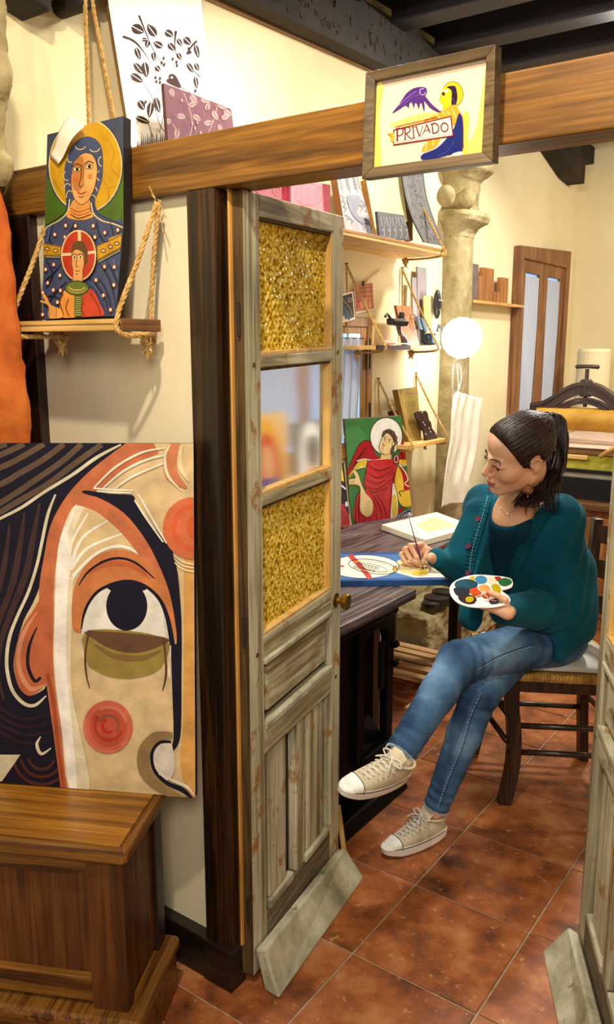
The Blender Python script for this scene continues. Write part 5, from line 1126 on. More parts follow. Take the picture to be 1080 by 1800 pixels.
# ================================================================== LAMP WITH CORD, APRON
M_bulb, nt, b = newmat('lit_globe'); b.inputs['Emission Color'].default_value = (1,.98,.95,1); b.inputs['Emission Strength'].default_value = 15.0; b.inputs['Base Color'].default_value = (1,1,1,1)
lc = onx(812, 594, -1.78); lp = thing('globe_lamp', 'glowing round white lamp clamped in front of the stone column', 'lamp', (lc.x, lc.y, lc.z-.1))
MB().blob(lc, .098, 32, 20).build('globe', M_bulb, lp, smooth=True)
MB().lathe([(.02,-.10),(.028,-.085),(.028,-.07)], lc, seg=16).build('socket', flat('#e8e4dc'), lp)
MB().tube([lc+Vector((-.07,0,.03)), lc+Vector((-.12,-.02,.06)), (WX+.15, lc.y-.02, lc.z+.03)], .009, 8).build('bracket', flat('#5c5a58', metal=.5), lp)
pc = [lc+Vector((0,-.02,-.1)), onx(799, 640, -1.83), onx(796, 680, -1.84), onx(800, 705, -1.85)]
MB().tube(cr([tuple(p) for p in pc], 6), .0035, 6).build('cord', flat('#efeadf'), lp, smooth=True)
s0 = onx(799, 706, -1.845); MB().box((s0.x-.008,s0.y-.012,s0.z-.045),(s0.x+.008,s0.y+.012,s0.z+.04)).build('switch', flat('#f2efe8'), lp, bevel=.004)
MB().tube(cr([tuple(onx(804,640,-1.86)),tuple(onx(806,690,-1.87)),tuple(onx(800,760,-1.9))],6), .003, 6).build('cord', flat('#efeadf'), lp); settle(lp)
M_linen = mottle('linen', [(.3,'#d6ccb6'),(.7,'#ebe4d2')], scale=14, rough=.95, bump=.3, bscale=200, spec=.1)
ap = thing('linen_apron', 'pale linen apron hanging in folds from the stone column', 'apron', tuple(onx(815, 880, -1.85)))
Lp = cr([(802,688),(793,720),(789,770),(781,810),(775,850),(770,892)], 5); Rp = cr([(850,702),(846,740),(842,790),(836,820),(830,850),(838,880)], 5)
def apf(u, v):
    i = v*(len(Lp)-1); k = min(int(i), len(Lp)-2); f = i-k
    l = (Lp[k][0]*(1-f)+Lp[k+1][0]*f, Lp[k][1]*(1-f)+Lp[k+1][1]*f); r = (Rp[k][0]*(1-f)+Rp[k+1][0]*f, Rp[k][1]*(1-f)+Rp[k+1][1]*f)
    a_ = onx(l[0], l[1], -1.845); b_ = onx(r[0], r[1], -1.845); p = a_.lerp(b_, u)
    return p+Vector((.016*math.sin(u*9+v*1.5)*(.3+.7*v)+.006*math.sin(u*23+2*v),0,0))
MB().grid(apf, 50, 40).build('cloth', M_linen, ap, smooth=True, solid=.003)
MB().tube(cr([tuple(onx(806,688,-1.85)),tuple(onx(812,660,-1.87)),tuple(onx(808,640,-1.89))],5), .003, 6).build('neck_strap', M_linen, ap)
A = Art((0,0), 1.0, [(780,870),(810,870),(810,886),(780,886)], plane_x(-1.83)); 
settle(ap)
# ================================================================== WINDOWS
M_winwood = wood('window_wood', '#4e2c12', '#80502a', '#a06e40', axis='Z', rough=.5)
M_pane, nt, b = newmat('daylit_pane'); b.inputs['Base Color'].default_value = lin('#9cc4ec'); b.inputs['Roughness'].default_value = .1; b.inputs['Emission Color'].default_value = lin('#8fc0f4'); b.inputs['Emission Strength'].default_value = .75
M_curt, nt, b = newmat('sheer_curtain'); b.inputs['Base Color'].default_value = lin('#c4c8d0'); b.inputs['Roughness'].default_value = .9
b.inputs['Transmission Weight'].default_value = 0.0; b.inputs['Alpha'].default_value = .86
def curtain(parent, y0, y1, z0, z1, x, n=9):
    def f(u, v): return (x+.013*math.sin(u*n*6.28)+.004*math.sin(u*41+v*5), y0+(y1-y0)*u*(1-.10*(1-v))+.05*(y1-y0)*(1-v)*.4, z0+(z1-z0)*v)
    return MB().grid(f, n*8, 12).build('curtain', M_curt, parent, smooth=True)
def window(name, y0, y1, z0, z1, leaves, fw=.075, mat=M_winwood, slope=0.0, fd_=.045):
    w = MB(); x0, x1 = WX, WX+fd_
    def bx(a, b, c, d, xa=x0, xb=x1): return MB().hexa([(xa,a,c),(xb,a,c),(xb,b,c),(xa,b,c),(xa,a,d+slope*(a-y0)),(xb,a,d+slope*(a-y0)),(xb,b,d+slope*(b-y0)),(xa,b,d+slope*(b-y0))])
    root = bx(y0, y0+fw, z0, z1).build(name, mat, None, bevel=.004); struct(root)
    bx(y1-fw, y1, z0, z1).build('frame_side', mat, root, bevel=.004); bx(y0+fw+.0005, y1-fw-.0005, z1-fw, z1).build('frame_head', mat, root, bevel=.004); bx(y0+fw+.0005, y1-fw-.0005, z0-.0, z0+fw).build('frame_sill', mat, root, bevel=.004)
    ys = [y0+fw+(y1-y0-2*fw)*i/leaves for i in range(leaves+1)]
    for i in range(leaves):
        a, b_ = ys[i]+.003, ys[i+1]-.003; s_ = .07 if fw > .06 else .05
        for (c, d, e, f) in ((a, a+s_, z0+fw, z1-fw),(b_-s_, b_, z0+fw, z1-fw)): bx(c, d, e, f, x0, WX+fd_*.66).build('casement_stile', mat, root, bevel=.003)
        rl = .08 if fw > .06 else .03
        for (e, f) in ((z0+fw, z0+fw+rl*.9),(z1-fw-rl, z1-fw)): bx(a+s_, b_-s_, e, f, x0, WX+fd_*.62).build('casement_rail', mat, root, bevel=.003)
        MB().box((WX-.004+.006, a+s_, z0+fw+rl*.9), (WX+.006, b_-s_, z1-fw-rl)).build('pane', M_pane, root)
        curtain(root, a+s_+.01, b_-s_-.005, z0+fw+rl+.02, z1-fw-rl-.02, WX+(.022 if fd_ > .03 else .018), 6)
        MB().tube([(WX+.022,a+s_*.8,z1-fw-rl-.02),(WX+.022,b_-s_*.8,z1-fw-rl-.02)], .003, 6).build('curtain_rod', M_iron, root)
        MB().tube([(WX+.034, (a if i == 0 else b_)-.004, z0+fw+.12), (WX+.034, (a if i == 0 else b_)-.004, z0+fw+.2)], .006, 8).build('hinge', M_iron, root)
    return root
window('window_1', 5.08, 6.03, 1.00, 2.215, 2, .07, slope=.05)
w2 = window('window_2', 2.30, 3.385, 1.10, 1.735, 2, .045, mat=wood('pine_window', '#6a4418', '#9a6a2c', '#be8c44', axis='Z', rough=.5), fd_=.014)
# latch plate on the nearer window
MB().box((WX+.0145, 3.335, 1.50), (WX+.022, 3.352, 1.64)).build('latch_plate', flat('#c8c0b0', rough=.3, metal=.7), w2, bevel=.002)
MB().tube([(WX+.025, 3.343, 1.50),(WX+.025, 3.343, 1.64)], .004, 8).build('latch_bar', M_iron, w2)
# ================================================================== COPPERPLATE PRESS ON ITS CUPBOARD (rear)
PYY = 4.9
M_press = mottle('press_iron', [(.3,'#2c1e1e'),(.7,'#44302e')], scale=9, rough=.4, bump=.2, spec=.5)
M_roll = mottle('roller_wood', [(.3,'#a87824'),(.55,'#c89a3c'),(.75,'#d8b058')], scale=4, rough=.45, fine=(22,'#5c4018',.66))
px_ = lambda x, y, Y=PYY: ony(x, y, Y)
ct_ = thing('press_cupboard', 'brown wooden cupboard under the printing press at the rear', 'cupboard', (-1.3, 5.0, 0))
MB().box((-1.98, 4.60, .705), (-.45, 5.75, .74)).build('top', wood('cup_top', '#2e1a0c', '#5c3a1c', '#7c5430', axis='X', rough=.4), ct_, bevel=.003)
MB().box((-1.95, 4.66, .0), (-.48, 5.72, .704)).build('carcass', M_mdf, ct_, bevel=.002)
for x in (-1.90, -1.42, -.94): MB().box((x, 4.638, .08), (x+.42, 4.6595, .66)).build('door', M_mdf, ct_, bevel=.008)
for x in (-1.52,-1.04,-.56): MB().blob((x, 4.62, .38), .014, 10, 8).build('knob', M_iron, ct_)
settle(ct_)
prs = thing('printing_press', 'old dark iron printing press with arched yoke, wooden roller and screw handle', 'press', (-1.3, 5.1, .74))
c0 = px_(1033, 650); L0 = px_(940, 705); hw_ = c0.x-L0.x
outer = [(-1.05,-.10),(-1.05,-.02),(-.95,-.005),(-.8,.005),(-.62,.035),(-.4,.082),(-.2,.112),(0,.122),(.2,.112),(.4,.082),(.62,.035),(.8,.005),(.95,-.005),(1.05,-.02),(1.05,-.10)]
inner = [(-.92,-.10),(-.90,-.06),(-.78,-.052),(-.6,-.035),(-.4,.012),(-.2,.042),(0,.052),(.2,.042),(.4,.012),(.6,-.035),(.78,-.052),(.90,-.06),(.92,-.10)]
base_z = px_(948, 712).z
O2 = cr(outer, 4); I2 = cr(inner, 4)
def yk(p, dy): return Vector((c0.x+p[0]*hw_, PYY+dy, base_z+.02+p[1]))
mb = MB(); N_ = 60
def samp(P, t): i = t*(len(P)-1); k = min(int(i), len(P)-2); f = i-k; return (P[k][0]*(1-f)+P[k+1][0]*f, P[k][1]*(1-f)+P[k+1][1]*f)
for k in range(N_):
    a, b_, c_, d_ = samp(O2,k/N_), samp(O2,(k+1)/N_), samp(I2,(k+1)/N_), samp(I2,k/N_)
    mb.hexa([yk(d_,-.03),yk(c_,-.03),yk(c_,.03),yk(d_,.03),yk(a,-.03),yk(b_,-.03),yk(b_,.03),yk(a,.03)])
mb.build('yoke', M_press, prs)
mb = MB()
for k in range(N_):
    a, b_ = samp(O2,k/N_), samp(O2,(k+1)/N_)
    if 4 < k < N_-5: mb.hexa([yk((a[0],a[1]-.018),-.042),yk((b_[0],b_[1]-.018),-.042),yk((b_[0],b_[1]-.018),.042),yk((a[0],a[1]-.018),.042),yk((a[0],a[1]+.004),-.042),yk((b_[0],b_[1]+.004),-.042),yk((b_[0],b_[1]+.004),.042),yk((a[0],a[1]+.004),.042)])
mb.build('yoke_rim', M_press, prs)
mb = MB(); S2 = cr([(-.92,-.085),(-.7,-.075),(-.45,-.035),(-.2,.0),(0,.010),(.2,.0),(.45,-.035),(.7,-.075),(.92,-.085)], 5)
for k in range(len(S2)-1):
    a, b_ = S2[k], S2[k+1]; mb.hexa([yk((a[0],a[1]-.012),-.03),yk((b_[0],b_[1]-.012),-.03),yk((b_[0],b_[1]-.012),.03),yk((a[0],a[1]-.012),.03),yk((a[0],a[1]+.01),-.03),yk((b_[0],b_[1]+.01),-.03),yk((b_[0],b_[1]+.01),.03),yk((a[0],a[1]+.01),.03)])
mb.build('leaf_spring', M_press, prs)
mb = MB(); S3 = cr([(-.55,-.033),(-.25,.012),(0,.026),(.25,.012),(.55,-.033)], 5)
for k in range(len(S3)-1):
    a, b_ = S3[k], S3[k+1]; mb.hexa([yk((a[0],a[1]-.004),-.028),yk((b_[0],b_[1]-.004),-.028),yk((b_[0],b_[1]-.004),.028),yk((a[0],a[1]-.004),.028),yk((a[0],a[1]+.008),-.028),yk((b_[0],b_[1]+.008),-.028),yk((b_[0],b_[1]+.008),.028),yk((a[0],a[1]+.008),.028)])
mb.build('leaf_spring', M_press, prs)
MB().lathe([(.03,.04),(.036,.045),(.036,.13),(.026,.14)], yk((0,0),0), seg=16).build('screw_boss', M_press, prs)
MB().tube([yk((0,-.02),0), yk((0,.20),0)], .012, 12).build('screw', M_press, prs)
MB().tube([yk((-.22,.208),0), yk((-.19,.212),0), yk((0,.214),0), yk((.19,.212),0), yk((.22,.208),0)], [.010,.013,.011,.013,.010], 10).build('handle_bar', M_press, prs, smooth=True)
for s_ in (-1, 1):
    MB().box((c0.x+s_*hw_-.035, PYY-.05, .905), (c0.x+s_*hw_+.035, PYY+.05, base_z-.05)).build('upright', M_press, prs, bevel=.006)
    MB().lathe([(.02,0),(.024,.01),(.01,.04),(.018,.05)], (c0.x+s_*(hw_+.03), PYY, base_z-.05), (s_,0,0), 12).build('adjuster', M_press, prs)
    MB().box((c0.x+s_*hw_-.04, 4.66, .7405), (c0.x+s_*hw_+.04, 5.6, .80)).build('foot_rail', M_press, prs, bevel=.006)
    MB().box((c0.x+s_*hw_-.02, PYY-.05, .80), (c0.x+s_*hw_+.02, PYY+.05, .905)).build('pedestal', M_press, prs)
zr = px_(1000, 736).z; MB().tube([(c0.x-hw_+.03, PYY, zr), (c0.x+hw_-.03, PYY, zr)], .068, 32).build('roller', M_roll, prs)
for p in prs.children[-1:]: pass
zp = lambda y, Y=4.72: ony(1000, y, Y).z
for s_ in (-1, 1):
    pass
X0, X1 = c0.x-hw_+.04, c0.x+hw_-.04
MB().box((X0, 4.72, zp(786)), (X1, 5.6, zp(785)+.002)).build('felt_blanket', mottle('felt', [(.3,'#c8a894'),(.7,'#dcc0ac')], scale=8, rough=.95), prs, bevel=.001)
MB().box((X0-.005, 4.725, zp(797)), (X1+.005, 5.6, zp(786)-.0005)).build('bed', wood('bed', '#3c2412', '#6a4424', '#8a6038', axis='X'), prs, bevel=.002)
MB().box((X0+.01, 4.69, zp(806,4.69)), (X0+.36, 4.712, zp(799,4.69))).build('batten', M_pineX, prs, bevel=.002)
MB().tube([ony(1055, 803, 4.62), ony(1110, 768, 4.62)], [.012,.014], 10).build('crank_arm', M_pineX, prs, smooth=True)
MB().box((X0+.01, 4.74, zp(823,4.74)), (X1-.01, 4.755, zp(797,4.74))).build('front_board', mottle('green_board', [(.45,'#b8b040'),(.55,'#9a922c')], scale=5), prs)
MB().box((X0-.02, 4.72, zp(829)), (X1+.02, 5.6, zp(823))).build('lower_bed', flat('#1c1a1c', rough=.35), prs, bevel=.002)
MB().box((X0+.01, 4.74, zp(838,4.74)), (X1-.01, 5.55, zp(829,4.74))).build('paper_stack', flat('#a8a494'), prs)
MB().box((X0-.01, 4.72, .7405), (X1+.01, 5.6, zp(838))).build('base_board', flat('#1c1a1c', rough=.35), prs, bevel=.002)
settle(prs)
cy = ony(1040, 700, 5.9); tag(MB().lathe([(.115,0),(.115,.02),(.11,.6),(.112,.62),(.10,.64)], (cy.x, cy.y, .95), seg=24).build('plaster_pillar', M_plaster, bevel=.003), 'plain cream cylinder standing behind the press handle by the end wall', 'cylinder')
pd_ = MB().box((cy.x-.16, 5.76, 0), (cy.x+.16, 6.1, .949)).build('plinth', M_plaster, bevel=.004); tag(pd_, 'cream plinth behind the press under the plain cylinder', 'plinth')
# purlieus of the high shelf: long ropes rising past the mother icon
tr = thing('hanging_ropes', 'two long jute ropes running up the wall beside the bird print', 'rope', (-1.95, 1.7, 2.05))
mb = MB(); rope(mb, [onx(149,-20,-1.93), onx(157,240,-1.93)], .0062); mb.build('rope', M_rope, tr)
mb = MB(); rope(mb, [onx(158,-20,-1.93), onx(206,240,-1.93)], .0062); mb.build('rope', M_rope, tr); settle(tr)
# ================================================================== SEATED WOMAN
def iso(fn, lo, hi, h):
    """surface nets over a signed distance field"""
    lo = np.array(lo, float); hi = np.array(hi, float); n = np.ceil((hi-lo)/h).astype(int)+1
    ax = [lo[i]+h*np.arange(n[i]) for i in range(3)]
    G = np.stack(np.meshgrid(*ax, indexing='ij'), -1).astype(np.float32)
    Fv = fn(G).astype(np.float32); S = Fv < 0
    c = [(0,0,0),(1,0,0),(0,1,0),(1,1,0),(0,0,1),(1,0,1),(0,1,1),(1,1,1)]
    m = [k-1 for k in n]
    sub = lambda A, o: A[o[0]:o[0]+m[0], o[1]:o[1]+m[1], o[2]:o[2]+m[2]]
    cnt = sum(sub(S, o).astype(np.int8) for o in c); act = (cnt > 0) & (cnt < 8)
    idx = -np.ones(act.shape, np.int64); I = np.argwhere(act); idx[act] = np.arange(len(I))
    acc = np.zeros((len(I), 3)); w = np.zeros(len(I))
    for a in range(8):
        for b in range(a+1, 8):
            d = np.array(c[b])-np.array(c[a])
            if np.abs(d).sum() != 1: continue
            fa = Fv[I[:,0]+c[a][0], I[:,1]+c[a][1], I[:,2]+c[a][2]]; fb = Fv[I[:,0]+c[b][0], I[:,1]+c[b][1], I[:,2]+c[b][2]]
            x = (fa < 0) != (fb < 0); t = np.where(x, fa/(fa-fb+1e-12), 0)
            acc += x[:,None]*(np.array(c[a])+t[:,None]*d); w += x
    V = lo+h*(I+acc/w[:,None])
    faces = []
    for axis in range(3):
        o = [0,0,0]; o[axis] = 1
        s0 = S[tuple(slice(0, n[i]-o[i]) for i in range(3))]; s1 = S[tuple(slice(o[i], n[i]) for i in range(3))]
        E = np.argwhere(s0 != s1); u, v = (axis+1) % 3, (axis+2) % 3
        E = E[(E[:,u] > 0) & (E[:,v] > 0) & (E[:,u] < m[u]) & (E[:,v] < m[v]) & (E[:,axis] < m[axis])]
        ins = s0[E[:,0], E[:,1], E[:,2]]
        def cell(du, dv): q = E.copy(); q[:,u] -= du; q[:,v] -= dv; return idx[q[:,0], q[:,1], q[:,2]]
        A_, B_, C_, D_ = cell(1,1), cell(0,1), cell(0,0), cell(1,0)
        Q = np.stack([A_,B_,C_,D_], 1); Q[~ins] = Q[~ins][:, ::-1]; faces.append(Q)
    Fq = np.concatenate(faces); Fq = Fq[(Fq >= 0).all(1)]
    return V, Fq
def nmesh(name, parts, mats, parent, mi=None, kind=None):
    vs = []; fs = []; o = 0
    for V, Fq in parts: vs.append(V); fs.append(Fq+o); o += len(V)
    V = np.concatenate(vs); Fq = np.concatenate(fs)
    me = bpy.data.meshes.new(name); me.vertices.add(len(V)); me.vertices.foreach_set('co', V.astype(np.float32).ravel())
    me.loops.add(len(Fq)*4); me.loops.foreach_set('vertex_index', Fq.astype(np.int32).ravel())
    me.polygons.add(len(Fq)); me.polygons.foreach_set('loop_start', np.arange(0, len(Fq)*4, 4, dtype=np.int32))
    me.polygons.foreach_set('use_smooth', np.ones(len(Fq), bool))
    for m_ in (mats if hasattr(mats, '__len__') else [mats]): me.materials.append(m_)
    if mi is not None: me.polygons.foreach_set('material_index', mi.astype(np.int32))
    me.update(calc_edges=True); me.validate()
    ob = bpy.data.objects.new(name, me); C.objects.link(ob); ob.parent = parent
    return ob
def s_cap(P, a, b, ra, rb=None):
    rb = ra if rb is None else rb; a = np.array(a, np.float32); b = np.array(b, np.float32); d = b-a
    t = np.clip(((P-a)@d)/max(1e-9, float(d@d)), 0, 1); return np.linalg.norm(P-a-t[...,None]*d, axis=-1)-(ra+(rb-ra)*t)
def s_ell(P, c, r, M=None):
    q = P-np.array(c, np.float32)
    if M is not None: q = q@np.array(M, np.float32)      # columns of M are the ellipsoid axes
    r = np.array(r, np.float32); k0 = np.linalg.norm(q/r, axis=-1); k1 = np.linalg.norm(q/(r*r), axis=-1)+1e-9
    return k0*(k0-1)/k1
def smin(a, b, k): h = np.clip(.5+.5*(b-a)/k, 0, 1); return b*(1-h)+a*h-k*h*(1-h)
def smax(a, b, k): return -smin(-a, -b, k)
def J(x, y, d): return np.array(dep(x, y, d))
# joints, measured
pel = J(950,1118,2.93); lh = J(968,1125,2.86); rh = J(925,1120,3.0); lk = J(806,1163,2.58); la = J(701,1328,2.42)
rk = J(846,1215,2.66); ra = J(765,1424,2.72); waist = J(935,1040,2.92); chest = J(915,945,2.86); neckb = J(908,893,2.74)
ls = J(985,915,2.74); rs_ = J(852,890,2.93); re = J(826,1012,2.93); rw = J(757,980,2.74); le = J(985,1070,2.74); lw = J(902,1074,2.60)
Xt = (ls-rs_); Xt[2] = 0; Xt /= np.linalg.norm(Xt); Yt = np.array([Xt[1], -Xt[0], 0.0]); Zt = np.array([0,0,1.0])
# head frame from the measured features (x her right, y forward, z up)
HM = np.array([[-.778,-.615,.126],[.501,-.729,-.466],[.378,-.299,.876]]); 
for i_ in range(3): HM[:,i_] /= np.linalg.norm(HM[:,i_])
HO = J(912.4, 795.1, 2.53); HS = 1.056
def toh(P): return ((P-HO)@HM)/HS
def fromh(p): return HO+HM@(np.array(p, float)*HS)
M_skin, nt, b = newmat('skin'); L = nt.links
n_ = nd(nt, 'ShaderNodeTexNoise', i_Scale=14.0, i_Detail=4.0); tc = nd(nt, 'ShaderNodeTexCoord'); L.new(tc.outputs['Object'], n_.inputs['Vector'])
r_ = ramp(nt, [(.35, '#dca47e'), (.65, '#ecbc9a')]); L.new(n_.outputs['Fac'], r_.inputs[0]); L.new(r_.outputs[0], b.inputs['Base Color'])
b.inputs['Roughness'].default_value = .48; b.inputs['Subsurface Weight'].default_value = .12; b.inputs['Subsurface Radius'].default_value = (.02,.008,.004); b.inputs['Subsurface Scale'].default_value = .3
M_lip = flat('#b4605c', rough=.4, var=.05); M_blush = M_skin
wo = thing('person', 'seated woman in teal cardigan and frayed blue jeans, painting with legs crossed', 'person', (float(pel[0]), float(pel[1]), .0))
# ---- head, neck, chest
def head_field(P):
    p = toh(P); ax_ = np.abs(p[...,0]); q = np.stack([ax_, p[...,1], p[...,2]], -1)
    d = s_ell(p, (0,-.014,.030), (.072,.090,.083))
    d = smin(d, s_ell(p, (0,.038,.048), (.056,.050,.050)), .03)
    d = smin(d, s_ell(p, (0,.028,-.040), (.055,.062,.070)), .03)
    d = smin(d, s_ell(q, (.036,.053,-.030), (.025,.031,.028)), .02)
    d = smin(d, s_cap(q, (.050,.0,-.062), (.014,.068,-.098), .020, .017), .025)
    d = smin(d, s_ell(p, (0,.076,-.100), (.020,.017,.017)), .016)
    d = smin(d, s_cap(q, (.004,.090,.016), (.036,.078,.020), .007, .006), .012)         # brow
    d = smax(d, -s_ell(q, (.033,.104,.004), (.019,.018,.012)), .012)                     # eye socket
    d = smin(d, s_ell(q, (.032,.0735,.003), (.0155,.0155,.0125)), .005)                   # lowered lid
    d = smin(d, s_cap(p, (0,.088,.010), (0,.112,-.028), .0075, .0105), .012)
    d = smin(d, s_ell(q, (.0115,.100,-.035), (.0075,.010,.0075)), .007)
    d = smax(d, -s_ell(q, (.006,.106,-.044), (.0035,.006,.004)), .003)
    d = smin(d, s_ell(p, (0,.084,-.068), (.026,.017,.018)), .016)
    d = smax(d, -s_cap(q, (0,.106,-.0705), (.027,.088,-.0635), .0016, .0013), .003)        # mouth line
    d = smin(d, s_cap(q, (.003,.0990,-.0660), (.019,.091,-.0620), .0042, .0022), .005)
    d = smin(d, s_cap(q, (0,.0985,-.0765), (.016,.091,-.0715), .0050, .0026), .005)
    d = smax(d, -s_ell(q, (.030,.100,-.062), (.006,.010,.010)), .012)
    # ear
    e = s_ell(q, (.072,-.012,-.006), (.007,.014,.025))
    ring = s_cap(q, (.074,.001,.007), (.079,-.009,.020), .0036); ring = smin(ring, s_cap(q, (.079,-.009,.020), (.081,-.024,.009), .0036), .003)
    ring = smin(ring, s_cap(q, (.081,-.024,.009), (.077,-.019,-.018), .0034), .003); ring = smin(ring, s_cap(q, (.077,-.019,-.018), (.073,-.008,-.029), .0048), .005)
    e = smax(e, -s_ell(q, (.082,-.010,.0), (.008,.0085,.014)), .003); e = smin(e, ring, .003)
    e = smin(e, s_ell(q, (.072,.002,-.006), (.004,.0035,.006)), .003)
    d = smin(d, e, .008)
    return d
nk0 = fromh((0,-.030,-.070)); nk1 = neckb-Yt*.0
def skin_up(P):
    d = head_field(P)
    d = smin(d, s_cap(P, nk0, nk1, .056, .062), .03)
    d = smin(d, s_cap(P, nk1+np.array([0,0,-.05]), chest+Yt*.015, .075, .10), .05)
    d = smin(d, s_cap(P, rs_+np.array([0,0,.02])+Xt*.04, ls+np.array([0,0,.02])-Xt*.04, .045, .045), .06)
    return d
lo = np.minimum(HO-.16, nk1-.18); hi = np.maximum(HO+.16, nk1+.12); lo[2] = nk1[2]-.12
V1, F1 = iso(skin_up, lo, hi, .0028)
def body_field(P):
    d = s_cap(P, chest+Xt*.06, pel+Xt*.05, .085, .10); d = smin(d, s_cap(P, chest-Xt*.06, pel-Xt*.05, .085, .10), .05)
    d = smin(d, s_cap(P, ls, le, .042, .036), .04); d = smin(d, s_cap(P, le, lw, .036, .018), .02)
    d = smin(d, s_cap(P, rs_, re, .042, .036), .04); d = smin(d, s_cap(P, re, rw, .036, .018), .02)
    d = smin(d, s_cap(P, lh, lk, .07, .05), .03); d = smin(d, s_cap(P, lk, la, .045, .032), .02)
    d = smin(d, s_cap(P, rh, rk, .07, .05), .03); d = smin(d, s_cap(P, rk, ra, .045, .032), .02)
    return d
V2, F2 = iso(body_field, (-1.34,1.90,.06), (-.72,2.92,1.12), .010)
# ---- hands
hit_d = (CAM_H-(WZ+.006))/-ray(741,994).z
def hand(chain, wrist, fore, palm, lo, hi):
    def f(P):
        d = s_cap(P, fore, wrist, .018, .0175)
        for a, b, r0, r1 in palm: d = smin(d, s_cap(P, a, b, r0, r1), .010)
        for ch in chain:
            e = None
            for (a, ra_), (b, rb_) in zip(ch[:-1], ch[1:]):
                s = s_cap(P, a, b, ra_, rb_); e = s if e is None else smin(e, s, .0025)
            d = smin(d, e, .0035)
        return d
    return iso(f, lo, hi, .0019)
D = hit_d
def R_(x, y, dd): return J(x, y, D+dd)
wr = R_(760,976,.045); mcp = [R_(741,957,.020), R_(733,958,.036), R_(728,966,.050), R_(727,976,.060)]
ch = [
 [(mcp[0],.0105),(R_(721,959,-.008),.0095),(R_(733,980,-.020),.0080),(R_(741,991,-.016),.0068)],
 [(mcp[1],.0105),(R_(712,965,.004),.0095),(R_(722,983,-.010),.0082),(R_(735,993,-.006),.0070)],
 [(mcp[2],.0100),(R_(706,974,.016),.0090),(R_(714,989,.004),.0080),(R_(727,996,.004),.0068)],
 [(mcp[3],.0090),(R_(709,984,.030),.0080),(R_(715,994,.018),.0070),(R_(724,999,.014),.0060)],
 [(R_(756,968,.020),.0125),(R_(752,966,-.010),.0108),(R_(749,980,-.024),.0094),(R_(743,991,-.020),.0078)]]
pm = [(wr, mcp[0], .0175, .0115), (wr, mcp[1], .0175, .0115), (wr, mcp[2], .0175, .011), (wr, mcp[3], .016, .010), (R_(753,968,.012), R_(740,972,.030), .014, .016)]
V3, F3 = hand(ch, wr, rw+(rw-wr)*.3, pm, wr-np.array([.12,.14,.08]), wr+np.array([.07,.10,.09]))
# left hand under the palette, thumb through its notch
PP = J(846,1040,2.45); PN = np.array([.58*.55, -.81*.55, .80]); PN /= np.linalg.norm(PN)
def pl_(x, y, off=0.0): return np.array(onpl(x, y, Vector(PP), Vector(PN)))+PN*off
lw2 = pl_(896,1064,-.034)
lm = [pl_(868,1034,-.030), pl_(864,1045,-.030), pl_(862,1053,-.028), pl_(864,1060,-.026)]
ch2 = [
 [(lm[0],.0105),(pl_(850,1030,-.026),.0095),(pl_(838,1030,-.018),.0082),(pl_(830,1031,-.012),.007)],
 [(lm[1],.0105),(pl_(845,1040,-.026),.0095),(pl_(832,1040,-.018),.0082),(pl_(822,1041,-.012),.007)],
 [(lm[2],.010),(pl_(845,1050,-.025),.009),(pl_(834,1049,-.018),.008),(pl_(825,1049,-.012),.0068)],
 [(lm[3],.009),(pl_(850,1058,-.023),.008),(pl_(841,1057,-.017),.007),(pl_(834,1056,-.012),.006)],
 [(pl_(893,1060,-.020),.0125),(pl_(888,1056,.003),.0108),(pl_(876,1051,.009),.0094),(pl_(863,1045,.008),.0082)]]
pm2 = [(lw2, m_, .017, .011) for m_ in lm]
V4, F4 = hand(ch2, lw2, np.array(lw), pm2, lw2-np.array([.16,.16,.11]), lw2+np.array([.08,.12,.11]))
# lips coloured by where they lie on the face
ctr = V1[F1].mean(1); hc_ = toh(ctr); q_ = np.abs(hc_[:,0])
lipm = (hc_[:,1] > .084) & (q_ < .021) & (hc_[:,2] > -.0825+.45*q_) & (hc_[:,2] < -.0620+.05*q_)
allF = [(V1,F1),(V2,F2),(V3,F3),(V4,F4)]
mi_ = np.zeros(sum(len(f) for _, f in allF), int); mi_[:len(F1)][lipm] = 1
body = nmesh('body', allF, [M_skin, M_lip], wo, mi_)
# ---- brows, lashes
M_hair, nt, b = newmat('hair'); L = nt.links
tc = nd(nt, 'ShaderNodeTexCoord'); n_ = nd(nt, 'ShaderNodeTexNoise', i_Scale=60.0, i_Detail=4.0); L.new(tc.outputs['Object'], n_.inputs['Vector'])
r_ = ramp(nt, [(.35, '#140908'), (.6, '#2a120c'), (.8, '#4a1e14')]); L.new(n_.outputs['Fac'], r_.inputs[0]); L.new(r_.outputs[0], b.inputs['Base Color'])
b.inputs['Roughness'].default_value = .42; b.inputs['Specular IOR Level'].default_value = .45
from mathutils.bvhtree import BVHTree
def bvh(V, Fq): return BVHTree.FromPolygons([tuple(v) for v in V], [tuple(int(i) for i in f) for f in Fq])
Bh = bvh(V1, F1)
def onhead(p, off=.001):
    o = fromh(p); loc, nrm, i, d = Bh.find_nearest(Vector(o))
    return loc+(Vector(o)-Vector(HO)).normalized()*off
mb = MB()
for s_ in (-1, 1):
    pts = [onhead((s_*x, .095, z), .0012) for x, z in ((.010,.020),(.020,.0245),(.032,.026),(.043,.022),(.050,.015))]
    mb.tube(cr([tuple(p) for p in pts], 4), [.0016]*4+[.0022]*4+[.0018]*4+[.0012]*4+[.0005], 6)
mb.build('eyebrow', M_hair, wo)
mb = MB()
